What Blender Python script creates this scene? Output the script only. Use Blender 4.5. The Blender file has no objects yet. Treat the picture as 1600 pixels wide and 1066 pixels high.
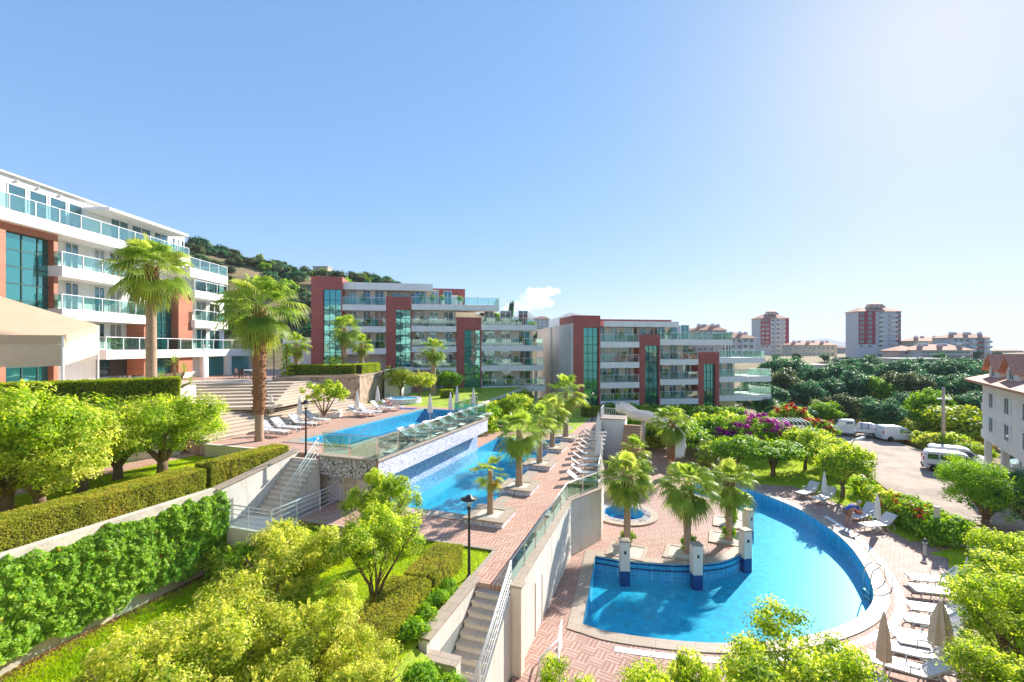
import bpy, bmesh, math, random
import numpy as np
from mathutils import Vector, Matrix
from mathutils.geometry import tessellate_polygon
R = math.radians
scn = bpy.context.scene
C = scn.collection
F, CX, HY, EYE = 711.0, 800.0, 543.0, 10.8      # focal length and horizon of the photograph, eye height above the lower deck
rnd = random.Random(11)

# ---------- where things stand ----------
def P(px, py, z):
    """ground point at height z seen at a photo position"""
    Y = F * (EYE - z) / (py - HY)
    return Vector(((px - CX) * Y / F, Y, z))
def D(px, py, Y):
    return Vector(((px - CX) * Y / F, Y, EYE + (HY - py) * Y / F))
SA, CA = math.sin(R(19)), math.cos(R(19))        # long axis of the pool terraces
def ST(s, t, z=0.0):
    return Vector((SA * s + CA * t, CA * s - SA * t, z))
AX = Vector((SA, CA, 0)); BX = Vector((CA, -SA, 0))
ROT_A = math.atan2(CA, SA)                        # rotation that lays local x along the long axis
ZU, ZM, ZG, ZP = 5.2, 2.8, 4.5, 7.7

# ---------- mesh collecting ----------
class MB:
    def __init__(s):
        s.v = []; s.f = []; s.mi = []; s.cur = 0
    def add(s, vs, fs):
        o = len(s.v); s.v += [tuple(v) for v in vs]
        for f in fs:
            s.f.append(tuple(i + o for i in f)); s.mi.append(s.cur)
        return s
    def box(s, x0, y0, z0, x1, y1, z1):
        if x0 > x1: x0, x1 = x1, x0
        if y0 > y1: y0, y1 = y1, y0
        if z0 > z1: z0, z1 = z1, z0
        return s.add([(x0,y0,z0),(x1,y0,z0),(x1,y1,z0),(x0,y1,z0),(x0,y0,z1),(x1,y0,z1),(x1,y1,z1),(x0,y1,z1)],
              [(0,3,2,1),(4,5,6,7),(0,1,5,4),(1,2,6,5),(2,3,7,6),(3,0,4,7)])
    def obox(s, c, ax, half, up=(0,0,1)):
        """box with its first axis along ax"""
        a = Vector(ax).normalized(); u = Vector(up); b = u.cross(a)
        if b.length < 1e-5: b = Vector((0,1,0)).cross(a)
        b.normalize(); u = a.cross(b); c = Vector(c)
        vs = [c + a*half[0]*i + b*half[1]*j + u*half[2]*k for k in (-1,1) for i, j in ((-1,-1),(1,-1),(1,1),(-1,1))]
        return s.add(vs, [(0,3,2,1),(4,5,6,7),(0,1,5,4),(1,2,6,5),(2,3,7,6),(3,0,4,7)])
    def prism(s, poly, z0, z1, holes=()):
        """upright prism over a plan outline; z1 may be a function of (x, y)"""
        zt = z1 if callable(z1) else (lambda x, y: z1)
        loops = [[Vector((p[0], p[1], 0)) for p in poly]] + [[Vector((p[0], p[1], 0)) for p in h] for h in holes]
        flat = [p for l in loops for p in l]
        tris = tessellate_polygon(loops)
        o = len(flat)
        vs = [(p.x, p.y, zt(p.x, p.y)) for p in flat] + [(p.x, p.y, z0) for p in flat]
        fs = []
        for t in tris:
            a, b, c = (flat[i] for i in t)
            if (b - a).cross(c - a).z < 0: t = t[::-1]
            fs.append(tuple(t)); fs.append(tuple(i + o for i in reversed(t)))
        k = 0
        for li, l in enumerate(loops):
            n = len(l)
            area = sum(l[i].x * l[(i+1) % n].y - l[(i+1) % n].x * l[i].y for i in range(n))
            flip = (area < 0) != (li > 0)
            for i in range(n):
                a, b = k + i, k + (i + 1) % n
                fs.append((a, b, b + o, a + o) if flip else (b, a, a + o, b + o))
            k += n
        return s.add(vs, fs)
    def tube(s, pts, r, n=8, cap=True):
        pts = [Vector(p) for p in pts]; m = len(pts)
        rs = r if isinstance(r, (list, tuple)) else [r] * m
        vs = []; ref = None
        for i, p in enumerate(pts):
            d = (pts[min(i+1, m-1)] - pts[max(i-1, 0)]).normalized()
            if ref is None:
                ref = Vector((0,0,1)).cross(d)
                if ref.length < 1e-3: ref = Vector((1,0,0))
            ref = (ref - d * ref.dot(d)).normalized(); q = d.cross(ref)
            for k in range(n):
                a = 2 * math.pi * k / n
                vs.append(p + (ref * math.cos(a) + q * math.sin(a)) * rs[i])
        fs = [(i*n+k, i*n+(k+1) % n, (i+1)*n+(k+1) % n, (i+1)*n+k) for i in range(m-1) for k in range(n)]
        if cap: fs += [tuple(range(n))[::-1], tuple(range((m-1)*n, m*n))]
        return s.add(vs, fs)
    def lathe(s, prof, n=20, c=(0,0,0), pleat=0.0):
        vs = [(c[0] + r * (1 + (pleat if k % 2 else -pleat)) * math.cos(2*math.pi*k/n), c[1] + r * (1 + (pleat if k % 2 else -pleat)) * math.sin(2*math.pi*k/n), c[2] + z) for r, z in prof for k in range(n)]
        m = len(prof)
        fs = [(i*n+k, i*n+(k+1) % n, (i+1)*n+(k+1) % n, (i+1)*n+k) for i in range(m-1) for k in range(n)]
        fs += [tuple(range(n))[::-1], tuple(range((m-1)*n, m*n))]
        return s.add(vs, fs)
    def build(s, name, mats, parent=None, smooth=False, bevel=0.0):
        me = bpy.data.meshes.new(name); me.from_pydata(s.v, [], s.f); me.update()
        mats = mats if isinstance(mats, (list, tuple)) else [mats]
        for m in mats: me.materials.append(m)
        if len(mats) > 1: me.polygons.foreach_set('material_index', s.mi)
        if smooth: me.polygons.foreach_set('use_smooth', [True] * len(me.polygons))
        o = bpy.data.objects.new(name, me); C.objects.link(o)
        if parent: o.parent = parent
        if bevel:
            b = o.modifiers.new('bevel', 'BEVEL'); b.width = bevel; b.segments = 2; b.limit_method = 'ANGLE'
        return o

def tag(o, label, cat, group=None, kind=None):
    if label: o['label'] = label
    if cat: o['category'] = cat
    if group: o['group'] = group
    if kind: o['kind'] = kind
    return o
def thing(name, label, cat, loc=(0,0,0), rz=0.0, group=None, scale=1.0):
    o = bpy.data.objects.new(name, None); C.objects.link(o)
    o.location = loc; o.rotation_euler = (0, 0, rz); o.scale = (scale,) * 3 if not isinstance(scale, tuple) else scale
    o.empty_display_size = .3
    return tag(o, label, cat, group)
def struct(name, mb, mats, smooth=False, kind='structure'):
    o = mb.build(name, mats, None, smooth); o['kind'] = kind; return o
def dup(root, loc, rz=0.0, label=None, group=None, scale=None):
    kids = {}
    for o in C.objects:
        if o.parent: kids.setdefault(o.parent, []).append(o)
    def rec(o, par):
        c = o.copy(); C.objects.link(c)
        if par: c.parent = par
        for ch in kids.get(o, []): rec(ch, c)
        return c
    r = rec(root, None); r.location = loc; r.rotation_euler = (0, 0, rz)
    if scale: r.scale = (scale,) * 3 if not isinstance(scale, tuple) else scale
    if label: r['label'] = label
    if group: r['group'] = group
    return r
class Kind:
    """first call hands out the model itself, later calls copies of it"""
    def __init__(s, root): s.root = root; s.used = False
    def put(s, loc, rz, label, group, scale=None):
        if s.used: return dup(s.root, loc, rz, label, group, scale)
        s.used = True; r = s.root; r.location = loc; r.rotation_euler = (0, 0, rz); r['label'] = label
        if group: r['group'] = group
        if scale: r.scale = (scale,) * 3 if not isinstance(scale, tuple) else scale
        return r
ORD = ['first','second','third','fourth','fifth','sixth','seventh','eighth','ninth','tenth','eleventh','twelfth','thirteenth','fourteenth','fifteenth','sixteenth','seventeenth','eighteenth','nineteenth','twentieth']

# ---------- materials ----------
def nd(nt, typ, ins=None, **pr):
    n = nt.nodes.new(typ)
    for k, v in pr.items(): setattr(n, k, v)
    for k, v in (ins or {}).items():
        if isinstance(v, bpy.types.NodeSocket): nt.links.new(v, n.inputs[k])
        else: n.inputs[k].default_value = v
    return n
def mth(nt, op, a, b=0.0, c=None):
    ins = {0: a, 1: b}
    if c is not None: ins[2] = c
    return nd(nt, 'ShaderNodeMath', ins, operation=op).outputs[0]
def c4(c): return (c[0], c[1], c[2], 1.0)
def newmat(name):
    m = bpy.data.materials.new(name); m.use_nodes = True; nt = m.node_tree; nt.nodes.clear()
    out = nd(nt, 'ShaderNodeOutputMaterial'); b = nd(nt, 'ShaderNodeBsdfPrincipled')
    nt.links.new(b.outputs[0], out.inputs[0]); return m, nt, b, out
def mixc(nt, fac, a, b):
    n = nd(nt, 'ShaderNodeMix', data_type='RGBA')
    for i, v in ((0, fac), (6, a), (7, b)):
        if isinstance(v, bpy.types.NodeSocket): nt.links.new(v, n.inputs[i])
        else: n.inputs[i].default_value = v if i == 0 else c4(v)
    return n.outputs[2]
def noisef(nt, vec, scale, detail=4, rough=.55):
    return nd(nt, 'ShaderNodeTexNoise', {'Vector': vec, 'Scale': scale, 'Detail': detail, 'Roughness': rough}).outputs['Fac']
def ramp(nt, fac, stops, interp='LINEAR'):
    n = nd(nt, 'ShaderNodeValToRGB', {0: fac}); cr = n.color_ramp; cr.interpolation = interp
    while len(cr.elements) < len(stops): cr.elements.new(.5)
    for e, (p, c) in zip(cr.elements, stops): e.position = p; e.color = c4(c)
    return n.outputs[0]
def objco(nt): return nd(nt, 'ShaderNodeTexCoord').outputs['Object']
def bumpn(nt, b, h, strength=.3, dist=.02):
    nt.links.new(nd(nt, 'ShaderNodeBump', {'Height': h, 'Strength': strength, 'Distance': dist}).outputs[0], b.inputs['Normal'])
def mat(name, col, rough=.6, var=.12, scale=2.0, bump=0.0, bscale=25.0, metal=0.0, col2=None, spec=.4):
    m, nt, b, out = newmat(name); co = objco(nt)
    n1 = noisef(nt, co, scale); n2 = noisef(nt, co, scale * 9)
    f = mth(nt, 'ADD', mth(nt, 'MULTIPLY', n1, .65), mth(nt, 'MULTIPLY', n2, .35))
    lo = [max(0, c * (1 - var)) for c in col]; hi = [min(1, c * (1 + var)) for c in (col2 or col)]
    nt.links.new(ramp(nt, f, [(.3, lo), (.7, hi)]), b.inputs['Base Color'])
    b.inputs['Roughness'].default_value = rough; b.inputs['Metallic'].default_value = metal
    b.inputs['Specular IOR Level'].default_value = spec
    if bump: bumpn(nt, b, noisef(nt, co, bscale), bump)
    return m
def stucco(name, col, var=.08, streak=.16, rough=.8):
    """painted render with blotches and rain streaks"""
    m, nt, b, out = newmat(name); co = objco(nt)
    st = noisef(nt, nd(nt, 'ShaderNodeMapping', {'Vector': co, 'Scale': (2.2, 2.2, .22)}).outputs[0], 1.6, 5, .7)
    bl = noisef(nt, co, .5, 5, .6); fine = noisef(nt, co, 9, 3)
    base = ramp(nt, mth(nt, 'ADD', mth(nt, 'MULTIPLY', bl, .7), mth(nt, 'MULTIPLY', fine, .3)), [(.3, [c * (1 - var) for c in col]), (.7, [min(.95, c * (1 + var * .6)) for c in col])])
    k = nd(nt, 'ShaderNodeMapRange', {0: st, 1: .52, 2: .82, 3: 0.0, 4: streak * 3}).outputs[0]
    nt.links.new(mixc(nt, k, base, [c * f for c, f in zip(col, (.62, .58, .52))]), b.inputs['Base Color']); b.inputs['Roughness'].default_value = rough
    b.inputs['Specular IOR Level'].default_value = .3; bumpn(nt, b, noisef(nt, co, 30), .08); return m
def leafmat(name, stops, trans=.45, rough=.5, spec=.16):
    m, nt, b, out = newmat(name)
    a = nd(nt, 'ShaderNodeAttribute', attribute_name='tint')
    col = ramp(nt, a.outputs['Fac'], stops)
    nt.links.new(col, b.inputs['Base Color']); b.inputs['Roughness'].default_value = rough
    b.inputs['Specular IOR Level'].default_value = spec
    tl = nd(nt, 'ShaderNodeBsdfTranslucent', {'Color': mixc(nt, .55, (0,0,0), col)})
    hs = nd(nt, 'ShaderNodeHueSaturation', {'Hue': .485, 'Saturation': 1.1, 'Value': 1.6, 'Color': col})
    nt.links.new(hs.outputs[0], tl.inputs['Color'])
    mx = nd(nt, 'ShaderNodeMixShader', {0: trans + .08, 1: b.outputs[0], 2: tl.outputs[0]})
    nt.links.new(mx.outputs[0], out.inputs[0]); return m
def glassmat(name, tint, refl=.12, rough=.02):
    m, nt, b, out = newmat(name); nt.nodes.remove(b)
    t = nd(nt, 'ShaderNodeBsdfTransparent', {0: c4(tint)}); g = nd(nt, 'ShaderNodeBsdfGlossy', {'Roughness': rough, 'Color': (.9, 1, .97, 1)})
    lw = nd(nt, 'ShaderNodeLayerWeight', {'Blend': .35})
    f = mth(nt, 'ADD', mth(nt, 'MULTIPLY', lw.outputs['Fresnel'], .6), refl)
    nt.links.new(nd(nt, 'ShaderNodeMixShader', {0: f, 1: t.outputs[0], 2: g.outputs[0]}).outputs[0], out.inputs[0]); return m
def mirrorglass(name, body, refl, k=.5, wob=.02):
    m, nt, b, out = newmat(name); co = objco(nt)
    b.inputs['Base Color'].default_value = c4(body); b.inputs['Roughness'].default_value = .1
    g = nd(nt, 'ShaderNodeBsdfGlossy', {'Roughness': .03, 'Color': c4(refl)})
    bp = nd(nt, 'ShaderNodeBump', {'Height': noisef(nt, co, 1.3, 1), 'Strength': .25, 'Distance': wob})
    nt.links.new(bp.outputs[0], g.inputs['Normal'])
    lw = nd(nt, 'ShaderNodeLayerWeight', {'Blend': .4})
    f = mth(nt, 'ADD', mth(nt, 'MULTIPLY', lw.outputs['Fresnel'], .4), k)
    nt.links.new(nd(nt, 'ShaderNodeMixShader', {0: f, 1: b.outputs[0], 2: g.outputs[0]}).outputs[0], out.inputs[0]); return m
def rotco(nt, ang):
    return nd(nt, 'ShaderNodeSeparateXYZ', {0: nd(nt, 'ShaderNodeMapping', {'Vector': objco(nt), 'Rotation': (0, 0, ang)}).outputs[0]})
def paving(name, pale, red, cell=.5, ang=0.0, stripes=3.0, soft=.8):
    """basket-weave clay pavers"""
    m, nt, b, out = newmat(name); s = rotco(nt, ang)
    x = mth(nt, 'DIVIDE', s.outputs[0], cell); y = mth(nt, 'DIVIDE', s.outputs[1], cell)
    fx = mth(nt, 'FLOOR', x); fy = mth(nt, 'FLOOR', y)
    chk = mth(nt, 'FLOORED_MODULO', mth(nt, 'ADD', fx, fy), 2.0)
    sel = mth(nt, 'ADD', mth(nt, 'MULTIPLY', x, chk), mth(nt, 'MULTIPLY', y, mth(nt, 'SUBTRACT', 1.0, chk)))
    k = mth(nt, 'MULTIPLY', sel, stripes * 2)
    alt = mth(nt, 'FLOORED_MODULO', mth(nt, 'FLOOR', k), 2.0)
    wn = nd(nt, 'ShaderNodeTexWhiteNoise', {'Vector': nd(nt, 'ShaderNodeCombineXYZ', {0: fx, 1: fy, 2: mth(nt, 'FLOOR', k)}).outputs[0]}).outputs['Value']
    big = noisef(nt, objco(nt), .35, 5)
    fac = mth(nt, 'ADD', mth(nt, 'MULTIPLY', alt, soft), mth(nt, 'MULTIPLY', mth(nt, 'SUBTRACT', wn, .5), .45))
    fac = nd(nt, 'ShaderNodeClamp', {0: mth(nt, 'ADD', fac, mth(nt, 'MULTIPLY', mth(nt, 'SUBTRACT', big, .5), .7))}).outputs[0]
    col = mixc(nt, fac, red, pale)
    st = noisef(nt, objco(nt), 1.7, 5, .7)
    col = mixc(nt, nd(nt, 'ShaderNodeMapRange', {0: st, 1: .55, 2: .8, 3: 0.0, 4: .35}).outputs[0], col, [c * .55 for c in red])
    nt.links.new(col, b.inputs['Base Color']); b.inputs['Roughness'].default_value = .75
    bumpn(nt, b, mth(nt, 'ABSOLUTE', mth(nt, 'SUBTRACT', mth(nt, 'FRACT', k), .5)), .25, .01); return m
def mosaic(name, stops, size=.08, rough=.3):
    m, nt, b, out = newmat(name)
    v = nd(nt, 'ShaderNodeVectorMath', {0: nd(nt, 'ShaderNodeMapping', {'Vector': objco(nt), 'Rotation': (0, 0, R(19)), 'Scale': (1/size,)*3}).outputs[0]}, operation='FLOOR').outputs[0]
    wn = nd(nt, 'ShaderNodeTexWhiteNoise', {'Vector': v}).outputs['Value']
    nt.links.new(ramp(nt, wn, stops, 'CONSTANT'), b.inputs['Base Color']); b.inputs['Roughness'].default_value = rough; return m
def gridtile(name, col, grout, size=.2, ang=0.0, rough=.3):
    m, nt, b, out = newmat(name)
    v = nd(nt, 'ShaderNodeMapping', {'Vector': objco(nt), 'Rotation': (0, 0, ang), 'Scale': (1/size,)*3}).outputs[0]
    fl = nd(nt, 'ShaderNodeVectorMath', {0: v}, operation='FLOOR').outputs[0]
    wn = nd(nt, 'ShaderNodeTexWhiteNoise', {'Vector': fl}).outputs['Value']
    fr = nd(nt, 'ShaderNodeSeparateXYZ', {0: nd(nt, 'ShaderNodeVectorMath', {0: v}, operation='FRACTION').outputs[0]})
    e = None
    for i in (0, 1, 2):
        d = mth(nt, 'ABSOLUTE', mth(nt, 'SUBTRACT', fr.outputs[i], .5)); e = d if e is None else mth(nt, 'MAXIMUM', e, d)
    base = mixc(nt, wn, [c * .82 for c in col], [min(1, c * 1.15) for c in col])
    nt.links.new(mixc(nt, mth(nt, 'GREATER_THAN', e, .46), base, grout), b.inputs['Base Color']); b.inputs['Roughness'].default_value = rough; return m
def slabs(name, cols, mortar, w, h, ang=0.0, rough=.7, axis=None, msize=.012, bump=.3):
    """coursed panels, tiles or planks from a brick pattern"""
    m, nt, b, out = newmat(name)
    rot = axis or (0, 0, ang)
    v = nd(nt, 'ShaderNodeMapping', {'Vector': objco(nt), 'Rotation': rot}).outputs[0]
    br = nd(nt, 'ShaderNodeTexBrick', {'Vector': v, 'Color1': c4(cols[0]), 'Color2': c4(cols[1]), 'Mortar': c4(mortar), 'Scale': 1.0, 'Mortar Size': msize, 'Brick Width': w, 'Row Height': h, 'Bias': 0.0})
    n = noisef(nt, objco(nt), 1.2, 5)
    col = mixc(nt, nd(nt, 'ShaderNodeMapRange', {0: n, 1: .35, 2: .75, 3: 0.0, 4: .3}).outputs[0], br.outputs['Color'], [c * .6 for c in cols[0]])
    nt.links.new(col, b.inputs['Base Color']); b.inputs['Roughness'].default_value = rough
    bumpn(nt, b, mth(nt, 'SUBTRACT', 1.0, br.outputs['Fac']), bump, .01); return m
def stonewall(name, stops, mortar, scale=2.2):
    m, nt, b, out = newmat(name); co = objco(nt)
    v1 = nd(nt, 'ShaderNodeTexVoronoi', {'Vector': co, 'Scale': scale}); v2 = nd(nt, 'ShaderNodeTexVoronoi', {'Vector': co, 'Scale': scale}, feature='DISTANCE_TO_EDGE')
    g = nd(nt, 'ShaderNodeSeparateColor', {0: v1.outputs['Color']}).outputs[0]
    col = ramp(nt, g, stops); col = mixc(nt, mth(nt, 'MULTIPLY', noisef(nt, co, 14), .5), col, [c * .5 for c in stops[0][1]])
    nt.links.new(mixc(nt, mth(nt, 'LESS_THAN', v2.outputs['Distance'], .035), col, mortar), b.inputs['Base Color'])
    b.inputs['Roughness'].default_value = .85; bumpn(nt, b, v2.outputs['Distance'], .6, .06); return m
def watermat(name, tint, wave=3.0, strength=.12, refl=.02):
    m, nt, b, out = newmat(name); nt.nodes.remove(b); co = objco(nt)
    h = mth(nt, 'ADD', noisef(nt, co, wave, 3), mth(nt, 'MULTIPLY', noisef(nt, co, wave * 4, 2), .3))
    bp = nd(nt, 'ShaderNodeBump', {'Height': h, 'Strength': strength, 'Distance': .05})
    t = nd(nt, 'ShaderNodeBsdfTransparent', {0: c4(tint)}); g = nd(nt, 'ShaderNodeBsdfGlossy', {'Roughness': .02, 'Normal': bp.outputs[0]})
    fr = nd(nt, 'ShaderNodeFresnel', {'IOR': 1.33, 'Normal': bp.outputs[0]})
    f = mth(nt, 'ADD', mth(nt, 'MULTIPLY', fr.outputs[0], .32), refl)
    nt.links.new(nd(nt, 'ShaderNodeMixShader', {0: f, 1: t.outputs[0], 2: g.outputs[0]}).outputs[0], out.inputs[0]); return m
def poolfloor(name, col, ang=0.0):
    return gridtile(name, col, [c * .8 + .03 for c in col], .25, ang, .4)

WHITE = stucco('white_render', (.87, .85, .82))
WALLW = stucco('white_garden_wall', (.70, .675, .63), .16, .38)
CREAM = stucco('cream_render', (.76, .69, .60))
GREYW = stucco('grey_render', (.60, .57, .54), .12, .2)
CLAD = slabs('terracotta_cladding', ((.43, .10, .08), (.36, .085, .068)), (.2, .06, .05), 1.2, .75, axis=(R(90), 0, 0), rough=.55)
CLADA = slabs('orange_cladding', ((.45, .17, .095), (.38, .135, .075)), (.2, .08, .05), 1.5, 1.0, axis=(R(90), 0, 0), rough=.55)
CURT = mirrorglass('teal_curtain_glass', (.015, .12, .125), (.25, .68, .64), .40, .025)
WINM = [mirrorglass('window_glass', (.03, .09, .11), (.45, .8, .88), .16), mirrorglass('curtained_window_glass', (.30, .31, .30), (.7, .9, .9), .08), mirrorglass('dark_window_glass', (.015, .03, .035), (.5, .7, .75), .12)]
RAILG = glassmat('green_rail_glass', (.74, .90, .88), .05)
CLEARG = glassmat('clear_rail_glass', (.86, .96, .93), .04)
STEEL = mat('brushed_steel', (.62, .61, .58), .3, .08, 5, metal=.9)
ALU = mat('white_aluminium', (.78, .79, .8), .4, .05, 3)
DARKM = mat('dark_metal', (.03, .032, .035), .45, .15, 6)
PLAST = mat('white_plastic', (.60, .60, .61), .45, .05, 3)
CANV = mat('white_canvas', (.78, .76, .72), .85, .08, 5, .1, 60)
CANVB = mat('beige_canvas', (.60, .50, .38), .85, .1, 4, .1, 60)
TENT = mat('tan_awning_cloth', (.56, .42, .29), .85, .08, 1.5, .1, 40)
PAVE = paving('red_basket_weave_paving', (.58, .41, .33), (.40, .20, .14), .44, R(19))
PAVEL = paving('pale_basket_weave_paving', (.50, .365, .31), (.33, .17, .13), .46, R(30), 3, .7)
TRAV = slabs('travertine_coping', ((.45, .365, .29), (.40, .32, .25)), (.26, .21, .16), .9, .45, R(19), .6, bump=.1)
STEPM = slabs('stone_steps', ((.60, .50, .40), (.55, .45, .36)), (.40, .32, .25), 1.0, 3.0, R(19), .7, bump=.1)
STONE = stonewall('rubble_stone', [(0, (.30, .20, .13)), (.5, (.46, .34, .23)), (1, (.58, .47, .35))], (.40, .33, .26))
RENDER_OLD = mat('weathered_render', (.60, .54, .46), .9, .3, 1.6, .3, 12)
MOS = mosaic('white_lilac_mosaic', [(0, (.68, .68, .76)), (.4, (.78, .78, .82)), (.66, (.54, .56, .74)), (.86, (.36, .38, .60)), (.96, (.2, .2, .34))], .06)
MOSB = mosaic('blue_mosaic', [(0, (.38, .50, .72)), (.4, (.50, .60, .80)), (.6, (.68, .72, .82)), (.78, (.24, .34, .60)), (.95, (.14, .2, .42))], .06)
MOSG = mosaic('grey_mosaic', [(0, (.42, .40, .40)), (.35, (.62, .60, .60)), (.6, (.22, .20, .22)), (.85, (.06, .055, .06))])
POOLF = poolfloor('pool_floor_tile', (.014, .50, .72), R(19))
POOLF2 = poolfloor('big_pool_floor_tile', (.012, .50, .72), R(30))
POOLW = gridtile('pool_wall_tile', (.07, .50, .78), (.3, .66, .85), .2, R(19))
NAVY = gridtile('navy_pool_tile', (.015, .035, .20), (.05, .09, .3), .15, R(19))
WATER = watermat('clear_pool_water', (.66, .95, .99), 2.2, .28, 0)
ASPH = mat('dusty_road_surface', (.31, .235, .185), .9, .34, .35, .3, 8, col2=(.42, .335, .27))
LAWN = mat('lawn_soil_and_thatch', (.22, .31, .02), .9, .35, 1.2, .5, 40, col2=(.34, .44, .03))
SOIL = mat('garden_soil', (.24, .15, .09), .95, .3, 2, .5, 15)
FIELD = mat('scrub_ground', (.075, .095, .03), .95, .4, .06, .4, 1.5, col2=(.27, .19, .10))
ROOF = slabs('clay_roof_tile', ((.60, .28, .18), (.52, .23, .15)), (.3, .13, .09), .35, .4, rough=.8)
BARK = mat('grey_brown_bark', (.17, .11, .075), .9, .3, 5, .6, 20)
PALMB = mat('palm_trunk_bark', (.40, .28, .19), .9, .2, 3, .5, 20)
FIBRE = mat('palm_fibre', (.27, .13, .065), .95, .4, 6, .8, 18)
GRAVEL = mat('white_gravel', (.60, .55, .48), .9, .4, 14, .8, 30)
CITL = leafmat('citrus_leaf', [(0, (.07, .17, .015)), (.45, (.32, .50, .045)), (.8, (.56, .64, .09)), (1, (.78, .78, .22))], .5)
CITY = leafmat('yellow_citrus_leaf', [(0, (.13, .24, .02)), (.45, (.40, .50, .06)), (.8, (.66, .67, .13)), (1, (.85, .82, .30))], .5)
CITG = leafmat('deep_green_leaf', [(0, (.08, .22, .022)), (.5, (.20, .42, .035)), (1, (.42, .56, .06))], .4)
DARKL = leafmat('dark_tree_leaf', [(0, (.02, .085, .05)), (.55, (.06, .20, .095)), (1, (.17, .33, .11))], .3)
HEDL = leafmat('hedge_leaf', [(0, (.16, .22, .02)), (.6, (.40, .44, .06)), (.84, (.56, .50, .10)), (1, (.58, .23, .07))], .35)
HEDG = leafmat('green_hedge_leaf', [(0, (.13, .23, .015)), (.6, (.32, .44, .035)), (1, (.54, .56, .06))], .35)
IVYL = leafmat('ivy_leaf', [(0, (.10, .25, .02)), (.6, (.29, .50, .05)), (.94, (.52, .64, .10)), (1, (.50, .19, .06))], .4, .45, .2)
PALML = leafmat('palm_leaf', [(0, (.40, .31, .07)), (.25, (.16, .28, .045)), (.7, (.29, .41, .07)), (1, (.48, .52, .14))], .45, .42, .25)
GRASL = leafmat('grass_blade', [(0, (.18, .34, .012)), (.6, (.40, .56, .014)), (1, (.60, .62, .03))], .4)
DRYL = leafmat('dry_grass_blade', [(0, (.30, .22, .07)), (1, (.55, .42, .18))], .3)
MAGL = leafmat('magenta_bract', [(0, (.16, .012, .22)), (.5, (.40, .02, .30)), (1, (.55, .05, .28))], .4)
REDL = leafmat('red_blossom', [(0, (.36, .03, .02)), (1, (.50, .14, .05))], .35)
HEDCORE = mat('hedge_dark_core', (.06, .06, .02), .95, .3, 6)
# =====================================================================  camera, light, sky
cam = bpy.data.objects.new('camera', bpy.data.cameras.new('camera')); C.objects.link(cam); scn.camera = cam
cam.location = (0, 0, EYE); cam.rotation_euler = (R(90), 0, 0)
cam.data.sensor_width = 36; cam.data.lens = 36 * F / 1600; cam.data.shift_y = 10 / 1600; cam.data.clip_end = 30000; cam.data.clip_start = .1
SUN_AZ, SUN_EL = R(44), R(29.5)
sd = Vector((math.sin(SUN_AZ) * math.cos(SUN_EL), math.cos(SUN_AZ) * math.cos(SUN_EL), math.sin(SUN_EL)))
sun = bpy.data.objects.new('sun', bpy.data.lights.new('sun', 'SUN')); C.objects.link(sun)
sun.data.energy = 3.6; sun.data.angle = R(.6); sun.data.color = (1, .93, .82)
sun.rotation_euler = (-sd).to_track_quat('-Z', 'Y').to_euler()
w = bpy.data.worlds.new('World'); scn.world = w; w.use_nodes = True
wt = w.node_tree; wt.nodes.clear()
sky = wt.nodes.new('ShaderNodeTexSky'); sky.sky_type = 'NISHITA'; sky.sun_disc = False
sky.sun_elevation = SUN_EL; sky.sun_rotation = SUN_AZ; sky.air_density = .62; sky.dust_density = .3; sky.ozone_density = 2.2; sky.altitude = 20
# hazy Mediterranean sky: the physical sky with the range between its bright and dark sides narrowed
lum = nd(wt, 'ShaderNodeVectorMath', {0: sky.outputs[0], 1: (.22, .68, .10)}, operation='DOT_PRODUCT').outputs['Value']
even = mth(wt, 'POWER', mth(wt, 'DIVIDE', mth(wt, 'ADD', lum, .02), 1.7), -.60)
flat = nd(wt, 'ShaderNodeVectorMath', {0: sky.outputs[0], 3: even}, operation='SCALE').outputs[0]
bg = nd(wt, 'ShaderNodeBackground', {'Color': nd(wt, 'ShaderNodeVectorMath', {0: flat, 1: mixc(wt, nd(wt, 'ShaderNodeMapRange', {0: lum, 1: 1.8, 2: 9.0}).outputs[0], (.74, .955, .98), (.97, .965, .95))}, operation='MULTIPLY').outputs[0], 'Strength': .098}); wo = nd(wt, 'ShaderNodeOutputWorld', {0: bg.outputs[0]})
scn.view_settings.view_transform = 'Standard'; scn.view_settings.look = 'None'; scn.view_settings.exposure = 1.58; scn.view_settings.gamma = 1
scn.cycles.use_denoising = True; scn.cycles.max_bounces = 8; scn.cycles.transparent_max_bounces = 16; scn.cycles.volume_bounces = 2
scn.cycles.sample_clamp_indirect = 6; scn.cycles.caustics_reflective = False; scn.cycles.caustics_refractive = False

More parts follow.
